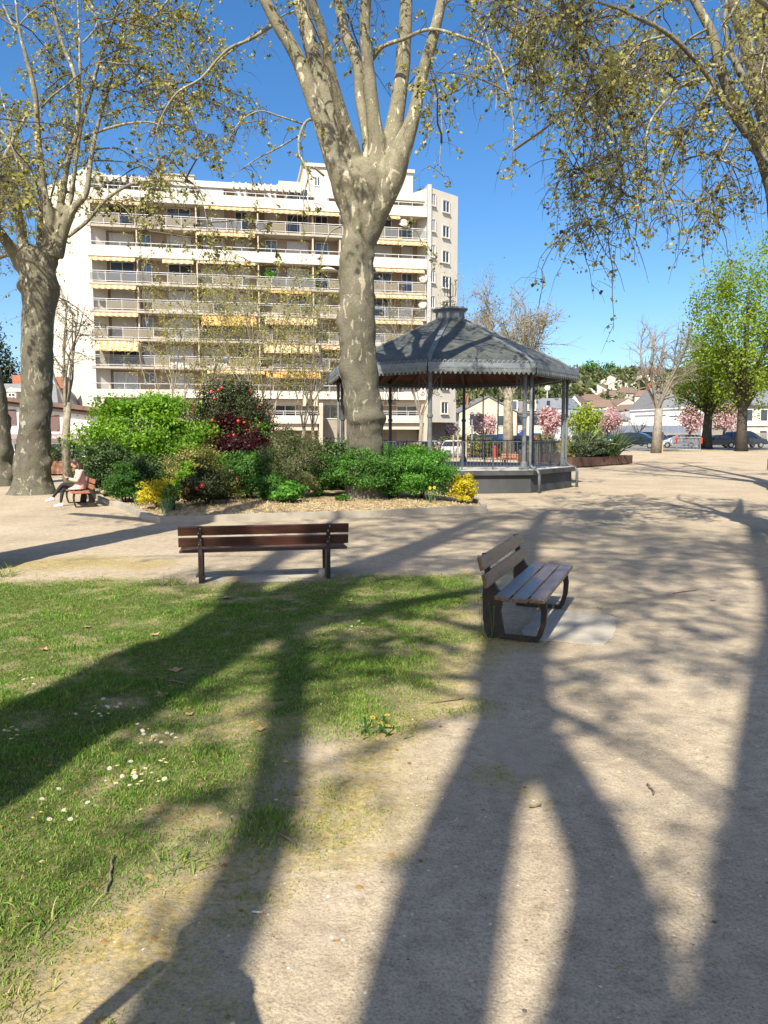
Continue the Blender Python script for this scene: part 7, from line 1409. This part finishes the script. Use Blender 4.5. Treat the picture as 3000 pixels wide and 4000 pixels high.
for u, v0, v1, y, lab in ((2031, 1680, 1700, 92, 'blue upright parking sign beside the pale trunk'), (1978, 1636, 1648, 96, 'small blue sign on the cream house')):
    t, x, y, z0, zt = post_thing('road_sign', lab, 'sign', u, y, v0, .04, grey_post, n=6); h = zt-P(u, v1, y).z; mb = MB(); mb.box((x, y-.06, zt-h/2), (h*.55, .04, h)); sp = mb.obj('sign_panel', blue_m, t)
    if v0 > 1650: text_obj('P', h*.4, Vector((x-h*.13, y-.085, zt-h*.42)), rx, white_paint, sp, .004)
# wooden tree stakes, crowd barrier
stake = mat('stake_wood', (.40, .31, .20), (.33, .25, .16), scale=3)
ts = thing('tree_guard', 'wooden stakes with rails guarding a young tree beside the silver hatchback', 'tree guard', tuple(P(2570, 1750, 64))[:2]+(gzf(U(2570, 64), 64),)); y = 64
for u in (2546, 2569, 2577, 2600): x = U(u, y); yy = y+(.9 if u in (2577, 2600) else 0); mb = MB(); mb.tube([(x, yy, gzf(x, yy)-.1), (x, yy, P(u, 1688, y).z)], .06, 8); mb.obj('stake', stake, ts)
mb = MB(); mb.bar((U(2546, y), y, P(2546, 1690, y).z), (U(2569, y), y, P(2569, 1690, y).z), .05, .09); mb.bar((U(2577, y), y+.9, P(2577, 1690, y).z), (U(2600, y), y+.9, P(2600, 1690, y).z), .05, .09); mb.obj('rail', stake, ts)
y = 66; xa, xb = U(2640, y), U(2732, y); ba = thing('crowd_barrier', 'galvanised crowd barrier with red and white ends in front of the silver hatchback', 'barrier', ((xa+xb)/2, y, gzf(xa, y))); zb_ = gzf(xa, y); zt = P(2690, 1708, y).z; mb = MB(); galv = mat('galvanised', (.55, .56, .57), rough=.45, metal=.3)
mb.tube([(xa, y, zb_+.12), (xa, y, zt), (xb, y, zt), (xb, y, zb_+.12), (xa, y, zb_+.12)], .03, 6); fr_ = mb.obj('frame', galv, ba); mb = MB()
for k in range(1, 17): x = xa+(xb-xa)*k/17; mb.tube([(x, y, zb_+.12), (x, y, zt)], .012, 5)
mb.obj('bar_row', galv, fr_); mb = MB()
for x in (xa+.2, xb-.2): mb.bar((x, y-.3, zb_+.03), (x, y+.3, zb_+.03), .04); mb.bar((x, y, zb_+.03), (x, y, zb_+.15), .04)
mb.obj('foot', galv, ba)
for x, nm in ((xa, 0), (xb, 1)): mb = MB(); mb.box((x-.07+.14*nm, y-.02, zt-.28), (.12, .05, .5)); mb.obj('reflector_plate', red_m, ba)
# fences and hoarding
def slat_fence(label, pts, h, m, gap=.16, name='fence', post=2.4):
    t = thing(name, label, 'fence', tuple(pts[0])); mb = MB(); pm = MB()
    for a, b in zip(pts[:-1], pts[1:]):
        a, b = Vector(a), Vector(b); L_ = (b-a).length; n_ = int(L_/gap); d = (b-a).normalized()
        for k in range(n_): p = a+(b-a)*k/n_; z = gzf(p.x, p.y); mb.box((p.x, p.y, z+h/2), (gap*.6, .04, h), math.atan2(d.y, d.x))
        for zz in (.25, h-.15): pm.bar(Vector((a.x, a.y+.05, gzf(a.x, a.y)+zz)), Vector((b.x, b.y+.05, gzf(b.x, b.y)+zz)), .06, .1)
        for k in range(int(L_/post)+1): p = a+d*(k*post); z = gzf(p.x, p.y); pm.bar(Vector((p.x, p.y+.06, z-.1)), Vector((p.x, p.y+.06, z+h+.08)), .1)
    mb.obj('slat_row', m, t); pm.obj('fence_frame', m, t); return t
grey_wood = mat('grey_fence_wood', (.30, .27, .23), (.24, .215, .185), scale=3)
slat_fence('grey slatted wooden fence along the back of the car park', [(U(2300, 97), 97, 0), (U(2560, 97), 97, 0), (U(2830, 96), 96, 0), (U(3060, 95), 95, 0)], 1.6, grey_wood)
slat_fence('dark slatted fence behind the cars under the stone gable house', [(U(1700, 96), 96, 0), (U(2090, 97), 97, 0)], 1.35, mat('dark_fence', (.12, .11, .10)))
hm_ = mat('hoarding_blue_grey', (.17, .20, .25), (.14, .165, .21), scale=1); mb = MB(); xa, xb = U(2335, 103), U(2730, 103)
hd_ = thing('site_hoarding', 'blue grey hoarding panels behind the fence and the cars', 'hoarding', (xa, 103, 0)); n = 9; mb = MB(); pm = MB(); tm = MB()
for k in range(n):
    a, b = xa+(xb-xa)*k/n, xa+(xb-xa)*(k+1)/n; z = gzf((a+b)/2, 103); mb.box(((a+b)/2, 103, z+1.35), (b-a-.06, .05, 2.5)); pm.bar((b, 102.95, z-.1), (b, 102.95, z+2.7), .08)
mb.obj('panel_row', hm_, hd_); pm.obj('hoarding_post', grey_post, hd_)
mb = MB(); xw = U(2285, 101); mb.box((U(2316, 101), 101, gzf(xw, 101)+1.1), (1.0, .1, 2.1)); mb.box((U(2316, 101)-.0, 101.05, gzf(xw, 101)+.2), (1.3, .3, .3)); tag(mb.obj('notice_board', white_paint), 'white notice board at the left end of the hoarding', 'board')
# ---- corten planters and their plants
corten = mat('corten_steel', (.115, .062, .043), (.07, .04, .03), scale=1.6, rough=.85, stretch=(1, 1, 1))
corten_l = mat('corten_steel_pale', (.34, .18, .11), (.27, .14, .085), scale=1.6, rough=.85)
def planter(label, a, b, dpt, h, n, m=corten):
    a, b = Vector(a), Vector(b); d = (b-a).normalized(); nn = Vector((-d.y, d.x, 0)); t = thing('planter', label, 'planter', tuple((a+b)/2)); L_ = (b-a).length
    for k in range(n):
        p = a+d*(L_*k/n+.03); q = a+d*(L_*(k+1)/n-.03); mb = MB(); z = gzf(p.x, p.y); e = nn*dpt; up = Vector((0, 0, h)); lo = Vector((0, 0, z+.07))
        v = [p+lo, q+lo, q+e+lo, p+e+lo]; w_ = [x+up for x in v]; i_ = .05; c = (v[0]+v[2])/2; inn = [x+(c+up-x)*.06 for x in w_]; low = [x-Vector((0, 0, .12)) for x in inn]
        mb.add(v+w_+inn+low, [(3,2,1,0),(0,1,5,4),(1,2,6,5),(2,3,7,6),(3,0,4,7),(4,5,9,8),(5,6,10,9),(6,7,11,10),(7,4,8,11),(8,9,13,12),(9,10,14,13),(10,11,15,14),(11,8,12,15),(12,13,14,15)])
        for s_ in (p+d*.25, q-d*.25): mb.box(tuple(s_+nn*dpt*.5+Vector((0, 0, z+.035))), (.12, dpt*.8, .07), math.atan2(d.y, d.x))
        mb.obj('planter_box', m, t)
    return t
pa, pb = Vector((U(2232, 43.2), 43.2, 0)), Vector((U(2470, 47.2), 47.2, 0)); planter('row of rusty corten planters right of the bandstand with exotic plants', pa, pb, 1.5, .5, 4)
def pl(f, o): p = pa.lerp(pb, f); d = (pb-pa).normalized(); nn = Vector((-d.y, d.x, 0)); q = p+nn*o; return (q.x, q.y, gzf(q.x, q.y)+.45)
yucca_m = lm('yucca_leaf', (.03,.055,.025), (.06,.095,.04), (.11,.15,.065), trans=.2)
strap_plant('cabbage_palm', 'spiky strap leaved plant arching over the end of the corten planter', 'plant', pl(.74, .5), 170, 2.1, .085, 101, arch=.42, m=yucca_m, rad=.16)
strap_plant('cabbage_palm', 'smaller spiky plant behind the dark oleander in the planter', 'plant', pl(.36, 1.0), 90, 2.2, .07, 102, arch=.45, m=lm('pale_strap', (.10,.14,.05), (.18,.23,.08), (.26,.32,.12), trans=.3), rad=.12)
shrub('oleander', 'dark leafy oleander bush in the middle of the corten planter', 'shrub', pl(.38, .6), (1.0, .6, 1.45), 2600, .13, 'grey', 103, asp=.3, clumps=34); shrub('oleander', 'low dark bush at the foot of the spiky plant in the planter', 'shrub', pl(.62, .6), (.7, .5, .7), 1400, .11, 'dark', 104, asp=.35)
shrub('golden_shrub', 'bright yellow green shrub behind the rightmost bandstand column', 'shrub', (U(2208, 46), 46, gzf(U(2208, 46), 46)+.3), (.5, .4, 1.15), 1500, .09, 'yellow', 105); shrub('olive_shrub', 'feathery olive green shrub behind the bandstand railing at the right', 'shrub', (U(2120, 47), 47, .2), (1.1, .6, 1.75), 2600, .1, 'olive', 106, asp=.3, clumps=40)
planter('rusty corten planter behind the right bandstand railing', (U(2070, 43), 43, 0), (U(2200, 44), 44, 0), 1.2, .75, 2)
planter('corner of a dark rusty planter at the right edge of the square', (U(2993, 39.5)+.75, 39.5, 0), (U(3140, 39.5), 39.5, 0), 1.5, .55, 2); shrub('planter_shrub', 'shrub in the planter beyond the right edge', 'shrub', (U(3090, 40.2), 40.2, gzf(U(3090, 40), 40)+.5), (.8, .5, .9), 1200, .1, 'mid', 107)
planter('pale rusty corten planter between the tall plane trunk and the shrub bed', (U(120, 37), 36.4, 0), (U(300, 36.4), 36.4, 0), 1.3, .62, 2, corten_l)
for k, (u, w, h, c, lab) in enumerate([(262, .75, 1.05, 'grey', 'grey green bush in the left corten planter at the young tree'), (205, .5, .6, 'varie', 'low reddish yellow plant in the left corten planter'), (300, .6, .35, 'mid', 'trailing green plant over the left corten planter edge'), (165, .6, .9, 'mid', 'green bush in the left planter right behind the tall plane trunk')]): shrub('planter_shrub', lab, 'shrub', (U(u, 37), 36.9, gzf(U(u, 37), 37)+.5), (w, .5, h), 1500, .09, c, 110+k)
# hedges in front of the cars under the bandstand
for k, (u, y, w, h, c, lab) in enumerate([(1640, 62, 1.8, 1.2, 'olive', 'clipped olive hedge left of the white hatchback'), (1815, 72, 3.2, 1.75, 'olive', 'rounded hedge behind the white hatchback'), (1888, 61.5, 1.3, 1.3, 'varie', 'yellowish bush between the white hatchback and the red hydrant'), (1500, 62, .8, 1.2, 'maple', 'lime green clipped bush left of the bandstand back column'), (1250, 60, 3.2, 1.1, 'mid', 'low hedge at the foot of the apartment block')]): shrub('hedge', lab, 'hedge', (U(u, y), y, gzf(U(u, y), y)), (w, .8, h), 3200, .12, c, 120+k, clumps=50)
for u in (1770, 1788, 1820): post_thing('wooden_post', {1770: 'wooden post before the white hatchback, leftmost of three', 1788: 'wooden post before the white hatchback, middle of three', 1820: 'wooden post before the white hatchback, rightmost of three'}[u], 'post', u, 60.5, 1700, .06, stake)
for k, (t_, b_, h_) in enumerate(BALC): shrub('balcony_foliage', ['foliage of the tall potted shrub on the middle left balcony', 'foliage of the bushy pot by the blue curtain', 'foliage behind the railing under the big orange awning', 'foliage of the pot under the pale awning'][k], 'plant', tuple(b_+Vector((0, 0, .25))), (.55, .4, h_), 900, .13, ('fresh', 'mid', 'olive', 'mid')[k], 130+k, stems=3)
